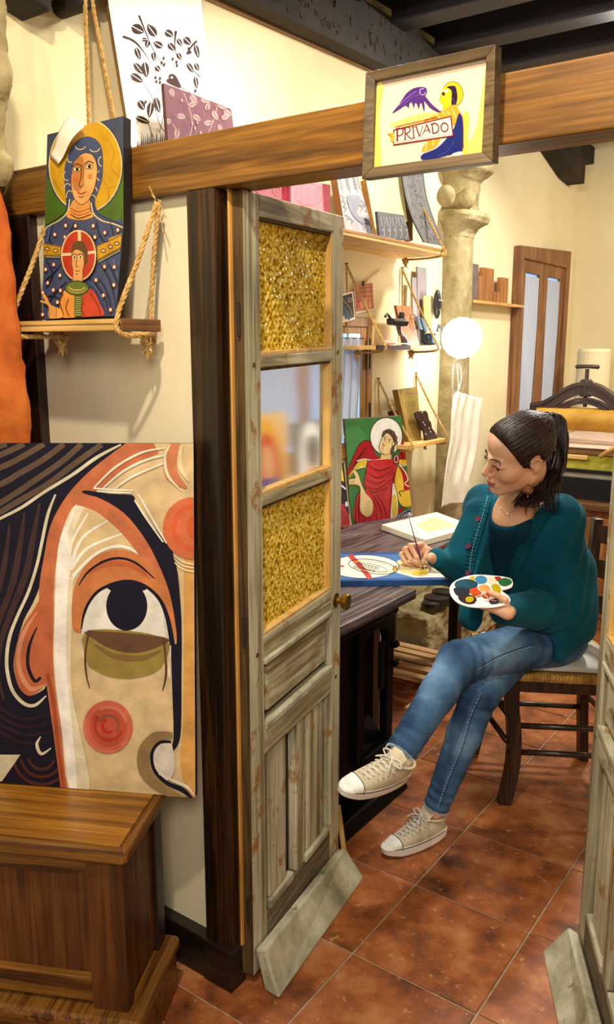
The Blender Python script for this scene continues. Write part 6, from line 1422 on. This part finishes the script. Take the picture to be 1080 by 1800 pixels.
for s_ in (-1, 1):
    pts = [onhead((s_*x, .095, z), .0008) for x, z in ((.019,-.003),(.025,-.0065),(.033,-.0080),(.041,-.0060),(.047,-.001))]
    pts = cr([tuple(p) for p in pts], 4); mb.tube(pts, [.0005]+[.0011]*(len(pts)-2)+[.0005], 6)
    for k in range(2, len(pts)-1): 
        p = Vector(pts[k]); mb.tube([p, p+Vector(HM@np.array([s_*.001,.005,-.0045]))], [.0005,.0002], 4)
mb.build('eyelash', flat('#140a08'), wo)
# ---- hair: scalp cap, combed strands, ponytail
TIE = np.array([0,-.088,.082])
def hair_field(P):
    p = toh(P); ax_ = np.abs(p[...,0]); q = np.stack([ax_, p[...,1], p[...,2]], -1)
    d = s_ell(p, (0,-.016,.033), (.0785,.0965,.0895)); d = smin(d, s_ell(p, (0,.036,.052), (.0585,.052,.052)), .03)
    d = smin(d, s_ell(p, (0,-.082,.076), (.020,.018,.018)), .03)
    v = p-TIE.astype(np.float32); ang = np.arctan2(v[...,0], v[...,2]+.25*v[...,1])
    d = d-.0011*np.sin(ang*34)-.0008*np.sin(ang*61+1)
    # hairline: cut away the face
    cut = (p[...,1]*.80+ -.60*(p[...,2]-.02))-(.026)       # >0 means face side
    cut2 = smax(p[...,1]-.072, .0*ax_-10, .01)
    front = smax(p[...,1]*.55-(p[...,2]-.075)*.83-.012, -(.004-p[...,1])*1.0-.006, .012)
    d = smax(d, np.minimum(.0, 0)+ (p[...,1]-(.046+.50*(p[...,2]-.030)+.0*ax_)) , .006)
    d = smax(d, -(p[...,2]+.030+.25*p[...,1]) , .010)
    d = smax(d, -s_ell(q, (.080,-.012,-.004), (.022,.022,.034)), .004)
    return d
V5, F5 = iso(hair_field, HO-.17, HO+.17, .003)
cap_ = nmesh('hair_cap', [(V5,F5)], M_hair, wo)
Bc = bvh(V5, F5)
mb = MB(); tie_w = fromh(TIE)
rngh = random.Random(3)
starts = []
for k in range(190):
    a = rngh.uniform(-1.35, 1.35); s_ = a/1.35
    x = .074*math.sin(a); 
    if abs(s_) < .55: z = .090-.012*abs(s_)*2; y = .046+.50*(z-.030)
    else: t = (abs(s_)-.55)/.45; z = .078-.10*t; y = .046+.50*(z-.030)-.015*t
    starts.append((x, y, z))
for st0_ in starts:
    a = np.array(st0_); b_ = TIE+np.array([rngh.uniform(-.012,.012), rngh.uniform(-.004,.008), rngh.uniform(-.010,.010)]); P_ = []; n = 11
    for i in range(n):
        t = i/(n-1); p = a*(1-t)+b_*t; p = p+np.array([0,0,.0])
        w_ = fromh(p+ (p-np.array([0,-.01,.02]))*.25*math.sin(math.pi*t)); loc, nr, ii, dd = Bc.find_nearest(Vector(w_))
        P_.append(loc+(loc-Vector(HO)).normalized()*.0006)
    r0 = rngh.uniform(.0009,.0018); mb.tube(P_, [r0*.4]+[r0]*(n-2)+[r0*.7], 5)
mb.build('combed_hair', M_hair, wo, smooth=True)
# ponytail guide through the measured outline
gp = [tie_w, J(964,727,2.64), J(977,738,2.66), J(976,775,2.66), J(966,820,2.64), J(952,856,2.60), J(926,886,2.56)]
spread = [.007,.020,.034,.050,.062,.068,.060]
mb = MB()
for k in range(420):
    a = rngh.uniform(0, 6.283); rr = math.sqrt(rngh.random()); P_ = []
    ex = rngh.uniform(-.4, 1.0)
    for i, (g, s_) in enumerate(zip(gp, spread)):
        off = np.array(_r)*math.cos(a)*rr*s_*.78+np.array(_f)*math.sin(a)*rr*s_*.7
        wv = np.array([rngh.uniform(-1,1), rngh.uniform(-1,1), rngh.uniform(-1,1)])*.0028*min(i,4)
        P_.append(tuple(np.array(g)+off+wv))
    if rngh.random() < .35: P_ = P_[:-1]+[tuple(np.array(P_[-2])+np.array([rngh.uniform(-.015,.015),rngh.uniform(-.015,.015),-.045*(1+ex)]))]
    if rngh.random() < .25: P_[-1] = tuple(np.array(J(rngh.uniform(903,935), rngh.uniform(878,893), 2.60)))
    Q_ = cr(P_, 4); r0 = rngh.uniform(.0013,.0030); n = len(Q_)
    mb.tube(Q_, [r0*.7]+[r0*(1-.75*(i/n)**3) for i in range(1, n)], 5)
mb.build('ponytail', M_hair, wo, smooth=True)
mb = MB(); tw = Vector(tie_w); td = (Vector(J(966,727,2.66))-tw).normalized()
for k in range(7):
    c_ = tw+td*(.002+.003*k); rr = .0165; a1_ = td.orthogonal().normalized(); a2_ = td.cross(a1_)
    mb.tube([c_+(a1_*math.cos(t)+a2_*math.sin(t))*rr*(1+.10*math.sin(5*t+k)) for t in [2*math.pi*i/20 for i in range(21)]], .0032, 6)
mb.build('hair_tie', flat('#16161c', rough=.25, var=.2), wo)
# earring: disc in a ring with bead, on the near ear
er = Vector(J(929,860,float((Vector(fromh((-.078,-.004,-.05)))-_c).dot(_f))-.006))
ax_e = Vector((-_f.x, -_f.y, .1)).normalized()
e1 = ax_e.orthogonal().normalized(); e2_ = ax_e.cross(e1)
mb = MB(); mb.tube([er+(e1*math.cos(t)+e2_*math.sin(t))*.0135 for t in [2*math.pi*i/24 for i in range(25)]], .0013, 6); mb.lathe([(.0095,-.0008),(.0095,.0008)], er, ax_e, 20)
mb.tube([er+Vector((0,0,.0135)), er+Vector((0,0,.026))], .0007, 5); mb.tube([er+Vector((0,0,-.0135)), er+Vector((0,0,-.021))], .0007, 5)
mb.blob(er+Vector((0,0,-.022)), .0022, 8, 6)
mb.build('earring', flat('#b87a4c', rough=.3, metal=.8), wo)
# ---- t-shirt
M_tee = mottle('tee_cloth', [(.3,'#0c2c40'),(.7,'#123c52')], scale=6, rough=.9, bump=.15, bscale=500, bdist=.001, spec=.1)
def tee(P):
    d = s_cap(P, chest+Xt*.055+Yt*.02, pel+Xt*.05+np.array([0,0,.08]), .105, .115); d = smin(d, s_cap(P, chest-Xt*.055+Yt*.02, pel-Xt*.05+np.array([0,0,.08]), .105, .115), .06)
    d = smin(d, s_cap(P, rs_+np.array([0,0,.015]), ls+np.array([0,0,.015]), .056, .056), .05)
    d = smin(d, s_cap(P, nk1+np.array([0,0,-.05]), chest+Yt*.015, .085, .11), .05)
    nl = nk1+Yt*.085+np.array([0,0,.035]); u_ = P-nl.astype(np.float32)
    d = smax(d, -s_ell(P, nl-Xt*.006, (.105,.105,.085)), .006)
    fold = .004*np.sin((P@Xt.astype(np.float32))*46+8*(P[...,2]-1))*np.clip((1.0-P[...,2])*6, 0, 1)
    return d+fold
V6, F6 = iso(tee, (-1.36,2.40,.62), (-.70,2.96,1.18), .006)
nmesh('t_shirt', [(V6,F6)], M_tee, wo)
# ---- jeans
M_jean, nt, b = newmat('denim'); L = nt.links
tc = nd(nt, 'ShaderNodeTexCoord'); n_ = nd(nt, 'ShaderNodeTexNoise', i_Scale=7.0, i_Detail=5.0); L.new(tc.outputs['Object'], n_.inputs['Vector'])
r_ = ramp(nt, [(.32, '#223a58'), (.52, '#426389'), (.70, '#7094b8')]); L.new(n_.outputs['Fac'], r_.inputs[0])
n2 = nd(nt, 'ShaderNodeTexNoise', i_Scale=420.0, i_Detail=2.0); L.new(tc.outputs['Object'], n2.inputs['Vector'])
mx = nd(nt, 'ShaderNodeMix', data_type='RGBA', blend_type='OVERLAY'); mx.inputs[0].default_value = .5; L.new(r_.outputs[0], mx.inputs[6]); L.new(n2.outputs['Fac'], mx.inputs[7]); L.new(mx.outputs[2], b.inputs['Base Color'])
b.inputs['Roughness'].default_value = .85; b.inputs['Specular IOR Level'].default_value = .2
bp = nd(nt, 'ShaderNodeBump', i_Strength=.3, i_Distance=.001); L.new(n2.outputs['Fac'], bp.inputs['Height']); L.new(bp.outputs[0], b.inputs['Normal'])
lth = lk-lh; lsh = la-lk; rsh = ra-rk
def leg(P, h, k, a, rh0, rk0, ra0):
    calf = k+(a-k)*.35
    d = s_cap(P, h, k, rh0, rk0); d = smin(d, s_cap(P, k, calf, rk0*.98, .055), .02); d = smin(d, s_cap(P, calf, a, .055, ra0), .02)
    return d
def wr_(P, c, dirv, amp, freq, rad):   # creases round a joint
    u = (P-c.astype(np.float32)); t = u@np.array(dirv, np.float32); g = np.exp(-(np.linalg.norm(u, axis=-1)/rad)**2)
    side = u@np.cross(dirv, [0,0,1]).astype(np.float32)
    return amp*np.sin(t*freq+side*30)*g
dth = lth/np.linalg.norm(lth); dsh = lsh/np.linalg.norm(lsh); drs = rsh/np.linalg.norm(rsh)
def cutp(P, c, n): return (P-np.array(c, np.float32))@np.array(n, np.float32)
def jeans(P):
    a = leg(P, lh, lk, la, .088, .064, .046); a = a+wr_(P, lk+dsh*.05-dth*.07, dth, .0085, 150, .075)+wr_(P, la-dsh*.05, dsh, .0045, 190, .05)+wr_(P, lh+dth*.10, dth, .006, 110, .09)
    a = smax(a, cutp(P, la-dsh*.005, dsh), .003)
    b_ = leg(P, rh, rk, ra, .085, .062, .041); b_ = b_+wr_(P, rk+drs*.03, drs, .006, 150, .06)+wr_(P, ra-drs*.05, drs, .0045, 190, .055)
    b_ = smax(b_, cutp(P, ra-drs*.010, drs), .003)
    d = smin(a, b_, .008)
    return smin(d, s_ell(P, pel+np.array([0,0,-.005]), (.165,.13,.09)), .03)
V7, F7 = iso(jeans, (-1.30,1.88,.06), (-.70,2.98,.74), .0055)
jn = nmesh('jeans', [(V7,F7)], M_jean, wo)
Bj = bvh(V7, F7)
def cast(B, x, y, off=.0015):
    d = ray(x, y).normalized(); h_ = B.ray_cast(_c, d)
    return None if h_[0] is None else h_[0]-d*off
def seam(B, pts, r, name, mat, dash=None, off=.001):
    pp = cr(pts, 14); Q = [cast(B, x, y, off) for x, y in pp]; Q = [q for q in Q if q is not None]
    mb = MB()
    if dash:
        for i in range(0, len(Q)-1, 2): mb.tube([Q[i], Q[i+1]], r, 5)
    else: mb.tube(Q, r, 5)
    return mb.build(name, mat, wo)
M_thr = flat('#a8b4c0', rough=.8)
seam(Bj, [(846,1218),(826,1262),(812,1310),(796,1350),(782,1385),(771,1418)], .0011, 'stitching', M_thr, True)
seam(Bj, [(849,1220),(829,1264),(815,1312),(799,1352),(785,1387),(774,1420)], .0011, 'stitching', flat('#20344c'))
seam(Bj, [(842,1176),(870,1160),(900,1148),(938,1136)], .0011, 'stitching', M_thr, True)
seam(Bj, [(845,1172),(872,1156),(902,1144),(938,1132)], .0014, 'stitching', flat('#20344c'))
# frayed hems
mb = MB()
for (c_, dr, rad) in ((la-dsh*.006, dsh, .046), (ra-drs*.011, drs, .041)):
    n0 = Vector(dr).orthogonal().normalized(); n1_ = Vector(dr).cross(n0)
    for k in range(90):
        t = k/90*6.283; p = Vector(c_)+(n0*math.cos(t)+n1_*math.sin(t))*(rad-.001); L_ = rngh.uniform(.003,.009)*(2.6 if k % 23 == 0 else 1)
        mb.tube([p-Vector(dr)*.004, p+Vector(dr)*L_*.5+(n0*rngh.uniform(-1,1))*.002, p+Vector(dr)*L_+Vector((0,0,-.002))], [.0008,.0006,.0003], 4)
mb.build('frayed_hem', flat('#b8ccdc', rough=.9), wo)
# ---- cardigan
M_knit, nt, b = newmat('teal_knit'); L = nt.links
tc = nd(nt, 'ShaderNodeTexCoord'); n_ = nd(nt, 'ShaderNodeTexNoise', i_Scale=5.0, i_Detail=4.0); L.new(tc.outputs['Object'], n_.inputs['Vector'])
r_ = ramp(nt, [(.35, '#064154'), (.65, '#0c5a6c')]); L.new(n_.outputs['Fac'], r_.inputs[0]); L.new(r_.outputs[0], b.inputs['Base Color'])
b.inputs['Roughness'].default_value = .92; b.inputs['Specular IOR Level'].default_value = .15; b.inputs['Sheen Weight'].default_value = .25; b.inputs['Sheen Tint'].default_value = lin('#6fb8c8')
wv = nd(nt, 'ShaderNodeTexWave', wave_type='BANDS', bands_direction='Z', i_Scale=62.0, i_Distortion=.6, i_Detail=1.0); L.new(tc.outputs['Object'], wv.inputs['Vector'])
bp = nd(nt, 'ShaderNodeBump', i_Strength=.45, i_Distance=.0018); L.new(wv.outputs['Fac'], bp.inputs['Height']); L.new(bp.outputs[0], b.inputs['Normal'])
f32 = lambda a: np.array(a, np.float32)
# opening of the cardigan front as lateral bounds over height (torso frame), from the measured edges
def lat(x, y, d): p = J(x, y, d); return float((p-chest)@Xt), float(p[2])
ed_r = [lat(*q) for q in ((874,862,2.70),(860,905,2.74),(850,940,2.74),(840,975,2.74),(834,1010,2.74),(832,1100,2.74))]
ed_l = [lat(*q) for q in ((952,874,2.66),(932,910,2.66),(912,945,2.68),(893,978,2.70),(876,1012,2.72),(858,1100,2.74))]
zr_ = np.array([z for _, z in ed_r])[::-1]; xr_ = np.array([x for x, _ in ed_r])[::-1]; zl_ = np.array([z for _, z in ed_l])[::-1]; xl_ = np.array([x for x, _ in ed_l])[::-1]
drape = J(1000,1105,2.77); hemp = J(985,1150,2.74)
def cardi(P):
    d = s_cap(P, chest+Xt*.06+Yt*.02, pel+Xt*.07+f32([0,0,.10]), .125, .125); d = smin(d, s_cap(P, chest-Xt*.06+Yt*.02, pel-Xt*.05+f32([0,0,.10]), .122, .125), .06)
    d = smin(d, s_cap(P, rs_+f32([0,0,.012]), ls+f32([0,0,.012]), .066, .068), .05)
    d = smin(d, s_cap(P, nk1-Xt*.07+f32([0,0,-.03])-Yt*.02, nk1+Xt*.07+f32([0,0,-.03])-Yt*.02, .050), .05)
    A_ = s_cap(P, ls, le+f32([0,0,.01]), .078, .082); A_ = smin(A_, s_cap(P, le, J(888,1072,2.545), .078, .046), .04)
    fa = (J(888,1072,2.545)-le); fa = fa/np.linalg.norm(fa); u = (P-f32(le)); t = u@f32(fa)
    A_ = A_+.0055*np.sin(t*105+u[...,2]*42)*np.exp(-((t-.06)/.10)**2)
    d = smin(d, A_, .035)
    d = smin(d, s_cap(P, J(1000,1000,2.80), drape, .085, .075), .05); d = smin(d, s_cap(P, drape, hemp, .065, .022), .04)
    B_ = s_cap(P, rs_, re, .066, .062); B_ = smin(B_, s_cap(P, re, J(770,982,2.768), .060, .036), .035)
    ba = (J(772,984,2.77)-re); ba = ba/np.linalg.norm(ba); u = (P-f32(re)); t = u@f32(ba); w_ = u@f32(np.cross(ba, [0,0,1]))
    B_ = B_+.005*np.sin(t*120+u[...,2]*60)*np.exp(-((t-.04)/.09)**2)
    B_ = smin(B_, s_cap(P, J(840,900,2.86), J(805,985,2.83), .045, .05), .03)
    d = smin(d, B_, .03)
    d = smin(d, s_cap(P, J(845,935,2.83), J(834,1085,2.76), .048, .05), .03)
    # broad folds falling from the shoulders
    l_ = (P-f32(chest))@f32(Xt); z = P[...,2]
    d = d+.0060*np.sin(l_*40+z*15+1.2)*np.clip((1.06-z)*5, 0, 1)*np.clip((l_-.05)*9, 0, 1)+.004*np.sin(l_*70-z*22)*np.clip((.10-l_)*9, 0, 1)*np.clip((1.02-z)*6, 0, 1)
    # opening
    y = (P-f32(chest))@f32(Yt); xr = np.interp(z, zr_, xr_); xl = np.interp(z, zl_, xl_)
    op = np.maximum(np.maximum(xr-l_, l_-xl), .015-y)
    d = smax(d, -op, .008)
    d = smax(d, -s_ell(P, nk1+f32([0,0,.055])+Yt*.03, (.088,.088,.085)), .010)
    # slanting lower edge over the thigh and front hem
    d = smax(d, -(cutp(P, J(965,1140,2.72), (0,0,1))+.55*((P-f32(J(965,1140,2.72)))@f32(-np.array(_r)))*-1 + .0), .010) if False else d
    lap = s_cap(P, lh+f32([0,0,0])+dth*.03, lk, .092, .070); d = smax(d, -lap, .006)
    # sleeve ends
    d = smax(d, cutp(P, J(893,1088,2.58), fa), .006) if False else d
    return d
V8, F8 = iso(cardi, (-1.40,2.28,.47), (-.68,3.0,1.18), .0052)
cg = nmesh('cardigan', [(V8,F8)], M_knit, wo)
Bk = bvh(V8, F8)
# ribbed bands along the opening, buttons, running stitch
M_rib = mottle('rib_knit', [(.35,'#053a4a'),(.65,'#0b5262')], scale=6, rough=.92, bump=.2, bscale=300, bdist=.001, spec=.12)
def band(edge, width, name, n=46, side=1, ribs=True):
    E = cr(edge, 10); L_ = len(E); mb = MB(); rows = []
    for i in range(n+1):
        t = i*(L_-1)/n; k = min(int(t), L_-2); f = t-k; x = E[k][0]*(1-f)+E[k+1][0]*f; y = E[k][1]*(1-f)+E[k+1][1]*f
        dx, dy = E[k+1][0]-E[k][0], E[k+1][1]-E[k][1]; l = math.hypot(dx, dy); nx, ny = -dy/l*side, dx/l*side
        row = [cast(Bk, x+nx*width*w_, y+ny*width*w_, .004+(.0022 if i % 2 else 0)) for w_ in (.04,.35,.65,.96)]
        if all(r is not None for r in row):
            dd = [(r-_c).length for r in row]; m_ = sorted(dd)[1]
            row = [r if abs(q-m_) < .05 else None for r, q in zip(row, dd)]
        rows.append(row)
    for i in range(n):
        for j in range(3):
            q = [rows[i][j], rows[i][j+1], rows[i+1][j+1], rows[i+1][j]]
            if all(v is not None for v in q): mb.add(q, [(0,1,2,3)])
    return mb.build(name, M_rib, wo, solid=.003) if mb.f else None
band([(985,882),(960,884),(938,914),(918,948),(899,981),(882,1014)], 24, 'ribbed_band', 64, -1)
band([(868,866),(858,905),(847,940),(838,975),(832,1008)], 17, 'button_band', 40, 1)
for (x, y) in ((841,912),(824,960),(824,1007),(862,862)):
    p = cast(Bk, x, y, .008)
    if p is None: continue
    ax_b = (_c-p).normalized(); ax_b = (ax_b+Vector((-.6,0,.2))).normalized()
    MB().lathe([(.001,-.001),(.0095,0),(.0105,.0015),(.0095,.003),(.006,.0022),(.001,.002)], p, ax_b, 20).build('button', flat('#6a2c44', rough=.5), wo)
seam(Bk, [(858,872),(849,905),(838,940),(829,975),(826,1003)], .0009, 'running_stitch', flat('#d8dce0'), True, .009)
# necklace
mb = MB(); pts = cr([(880,872),(880,890),(890,903),(902,898),(914,886)], 8)
Bs = Bh; Q = [cast(Bs, x, y, .0015) for x, y in pts]; Q = [q for q in Q if q is not None]
if len(Q) > 2:
    mb.tube(Q, .0006, 5); 
    for q in Q[::9]: mb.blob(q, .0024, 8, 6)
    mb.build('necklace', flat('#d8d0c0', metal=.8, rough=.25), wo)
# ---- canvas shoes
M_canvas = mottle('canvas_upper', [(.3,'#bcae92'),(.7,'#d4c8ae')], scale=20, rough=.9, bump=.3, bscale=400, bdist=.001, spec=.1)
M_rub = flat('#f2efe8', rough=.45, var=.03); M_stripe = flat('#3a1a1e', rough=.6); M_lace = flat('#d8d2c4', rough=.9)
def shoe(heel, toe, up, L_=.262, tiltfix=0):
    heel = Vector(heel); ax_ = (Vector(toe)-heel).normalized(); up = Vector(up); up = (up-ax_*up.dot(ax_)).normalized(); sd_ = ax_.cross(up)
    W = lambda s, x, z: heel+ax_*(s*L_)+sd_*x+up*z
    ww = lambda s: .001+.0455*(math.sin(math.pi*min(1,max(0,s))**.9)**.42)*(.74+.30*s)*(1 if s < .97 else 1)
    hz = lambda s: float(np.interp(s, [0,.06,.30,.42,.60,.75,.9,1.0], [.078,.082,.083,.086,.066,.052,.040,.020]))
    def up_f(u, v):
        s = v; a = math.pi*u; w = ww(s)*.96; h = hz(s)-.024; k = math.copysign(abs(math.cos(a))**.75, math.cos(a))
        return W(s, w*k, .024+h*(math.sin(a)**.62 if math.sin(a) > 0 else 0))
    um = MB(); um.grid(up_f, 28, 40); sh_ = um.build('shoe', M_canvas, wo, smooth=True)
    ol = []
    for i in range(33):
        s = i/32; s2 = .5-.5*math.cos(math.pi*s); ol.append((s2, ww(s2)))
    out = [(s, w) for s, w in ol]+[(s, -w*.95) for s, w in ol[::-1][1:-1]]
    mb = MB(); n = len(out); zs = [(0,.97),(.005,1.03),(.030,1.05),(.034,1.0)]
    rows = [[W(.5+(s-.5)*k, w*k, z+ (.008*max(0,s-.8)*5 if z < .01 else 0)) for s, w in out] for z, k in zs]
    for row in rows: mb.v += [tuple(p) for p in row]
    for j in range(3):
        for i in range(n): mb.f.append((j*n+i, j*n+(i+1)%n, (j+1)*n+(i+1)%n, (j+1)*n+i)); mb.m.append(0)
    mb.f.append(tuple(reversed(range(n)))); mb.m.append(0); mb.f.append(tuple(3*n+i for i in range(n))); mb.m.append(0)
    mb.build('shoe_sole', M_rub, sh_)
    MB().tube([W(.5+(s-.5)*1.012, w*1.05, .0295) for s, w in out]+[W(.5+(out[0][0]-.5)*1.012, out[0][1]*1.05, .0265)], .0016, 6).build('sole_stripe', M_stripe, sh_)
    def cap_f(u, v):
        s = .80+.202*v; a = math.pi*u; w = ww(min(s,1.0))*1.0; h = hz(s)-.020
        return W(s, w*math.copysign(abs(math.cos(a))**.75, math.cos(a)), .024+h*(max(0,math.sin(a))**.62)+.0012)
    MB().grid(cap_f, 24, 10).build('toe_cap', M_rub, sh_, smooth=True)
    MB().tube([cap_f(u/20, 0) for u in range(21)], .0013, 6).build('sole_stripe', M_stripe, sh_)
    # ankle collar and tongue
    MB().tube([W(.20+.155*math.cos(t), .036*math.sin(t), .082+.004*math.cos(t)) for t in [2*math.pi*i/24 for i in range(25)]], .0045, 8).build('shoe_collar', M_canvas, sh_, smooth=True)
    def tg(u, v): return W(.44-.16*v, (u-.5)*.050*(1+.2*v), .083+.036*v-.010*abs(u-.5)*2)
    MB().grid(tg, 8, 8).build('shoe_tongue', M_canvas, sh_, smooth=True, solid=.004)
    mb = MB(); me_ = MB()
    for k in range(6):
        s = .735-.058*k; z = hz(s)+.0035; w = .0165+.0018*k
        for sg in (-1, 1):
            p0 = W(s, sg*w, z-.006); p1 = W(s-.030, -sg*w*.9, hz(s-.03)+.004)
            mb.tube([p0, W(s-.012, sg*w*.2, z+.0045), p1], [.0022,.0026,.0022], 6)
            me_.lathe([(.0030,0),(.0030,.0012),(.0012,.0014)], W(s, sg*(w+.007), z-.0095), sd_*sg+up*.9, 10)
            mb.tube([W(s, sg*(w+.007), z-.008), W(s, sg*w, z-.001)], .0022, 6)
    b0 = W(.40, 0, hz(.4)+.012)
    for sg in (-1, 1):
        mb.tube(cr([tuple(b0), tuple(b0+sd_*sg*.022+up*.012-ax_*.004), tuple(b0+sd_*sg*.040+up*.002), tuple(b0+sd_*sg*.020-up*.002+ax_*.006), tuple(b0)], 5), .0024, 6)
        mb.tube(cr([tuple(b0), tuple(b0+sd_*sg*.016+ax_*.020+up*.004), tuple(b0+sd_*sg*.030+ax_*.036-up*.008)], 5), .0022, 6)
    mb.blob(b0, .006, 8, 6)
    mb.build('shoe_lace', M_lace, sh_); me_.build('eyelet', flat('#c8c4bc', metal=.8, rough=.3), sh_)
    # ankle skin stub inside the collar
    return W
hR = onz(779, 1466, .0005); tR = onz(684, 1502, .0005); sdir = (tR-hR).normalized()
shoe(hR-sdir*.006, tR, (0,0,1), .250)
hL = Vector(J(712,1366,2.445)); tL = Vector(J(596,1398,2.28))
shoe(hL, tL, Vector((.28,-.30,.90)), .262)
settle(wo)
# ================================================================== BRUSH AND PALETTE
tip = Vector(J(744, 1001, hit_d+.002)); top_ = Vector(J(717, 902, hit_d-.02))
tip = Vector(onz(745, 1001, WZ+.002)); dirb = (top_-tip).normalized()
br = thing('paint_brush', 'thin paintbrush with purple handle held in the woman\'s right hand', 'brush', tuple(tip))
Lb = (top_-tip).length
MB().tube([tip+dirb*t for t in (.034,.05,.09,.13,Lb)], [.0024,.0034,.0030,.0022,.0012], 10).build('handle', flat('#5a2a6a', rough=.3), br, smooth=True)
MB().tube([tip+dirb*.014, tip+dirb*.036], .0026, 10).build('ferrule', flat('#c8c0a8', metal=.9, rough=.25), br)
MB().tube([tip, tip+dirb*.006, tip+dirb*.015], [.0004,.0022,.0024], 8).build('bristles', flat('#3a2c10'), br); settle(br)
PB = [(475,470),(480,420),(520,380),(600,345),(700,328),(830,335),(920,345),(980,362),(998,400),(985,432),(940,450),(905,460),(930,480),(965,510),(976,545),(950,572),(880,592),(800,602),(700,600),(620,590),(540,560),(492,512)]
A = Art((690, 940), 4.696, [(400,250),(1100,250),(1100,700),(400,700)], (Vector(PP), Vector(PP)+Vector(PN).orthogonal(), Vector(PP)+Vector(PN).cross(Vector(PN).orthogonal())), lift=.0001)
po = cr(PB, 4, True)
pt_ = thing('palette', 'white kidney-shaped palette covered in daubs of paint, held on the woman\'s left hand', 'palette', tuple(PP))
MB().prism([A.w(p, 0) for p in po], A.N*-.004).build('palette_board', flat('#f0eeea', rough=.35, var=.02), pt_, bevel=.0012)
for pts, c in (([(530,385),(620,365),(700,395),(690,440),(600,448),(520,430)], '#24485c'), ([(510,440),(620,440),(650,470),(600,510),(530,500)], '#26303a'), ([(545,510),(620,490),(690,520),(690,560),(640,576),(570,555)], '#3c2a28'), ([(690,350),(740,338),(780,360),(775,395),(720,408),(690,385)], '#3f88b8'), ([(785,355),(830,352),(862,375),(850,405),(810,408),(785,385)], '#e8dcc0'), ([(845,350),(890,350),(900,375),(870,385)], '#b8242c'), ([(880,375),(930,358),(980,375),(982,405),(930,426),(885,410)], '#2c6c3c'), ([(720,425),(770,412),(808,440),(800,470),(750,470),(722,450)], '#e09a58'), ([(818,420),(870,410),(896,450),(880,485),(840,470)], '#b8a414'), ([(640,455),(690,440),(735,470),(730,510),(690,515),(650,490)], '#c84c18'), ([(735,490),(790,480),(805,520),(760,530)], '#a83c14'), ([(610,520),(660,512),(672,540),(640,560),(608,550)], '#c0a81c'), ([(700,545),(760,530),(800,545),(812,580),(740,598),(690,575)], '#f6f4f0'), ([(800,540),(860,530),(890,560),(840,575),(805,570)], '#28343c'), ([(880,545),(940,520),(955,545),(900,568)], '#7a9440'), ([(640,352),(672,345),(684,372),(650,376)], '#c8b43c')):
    A.poly(pts, c)
for k in range(14): A.stroke([(random.uniform(640,900),random.uniform(430,560)),(random.uniform(640,900),random.uniform(430,560))], 4, random.choice(('#e8d8a0','#f4ece0','#c86a3c','#e8c040')), False)
A.paint_mesh('paint_daubs', pt_, rough=.25, var=.06); settle(pt_)

# ------------------------------------------------------------------ fittings belong to the part they sit on
_sub = {'peg': 'stile', 'hinge': 'stile', 'knob': 'stile', 'button': 'cardigan', 'running_stitch': 'cardigan', 'ribbed_band': 'cardigan', 'button_band': 'cardigan',
        'stitching': 'jeans', 'frayed_hem': 'jeans', 'hair_tie': 'ponytail', 'combed_hair': 'hair_cap', 'knot': 'rope', 'frayed_end': 'rope', 'eyebrow': 'body', 'eyelash': 'body',
        'eye': 'face', 'nose': 'face', 'mouth': 'face', 'yoke_rim': 'yoke', 'screw_boss': 'yoke', 'grate_bar': 'grate_box', 'switch': 'cord'}
for root in [o for o in bpy.data.objects if o.parent is None and 'category' in o]:
    kids = list(root.children)
    for ch_ in kids:
        want = _sub.get(ch_.name.split('.')[0])
        host = next((k for k in kids if k.name.split('.')[0] == want), None) if want else None
        if host: ch_.parent = host; ch_.matrix_parent_inverse = Matrix.Identity(4)
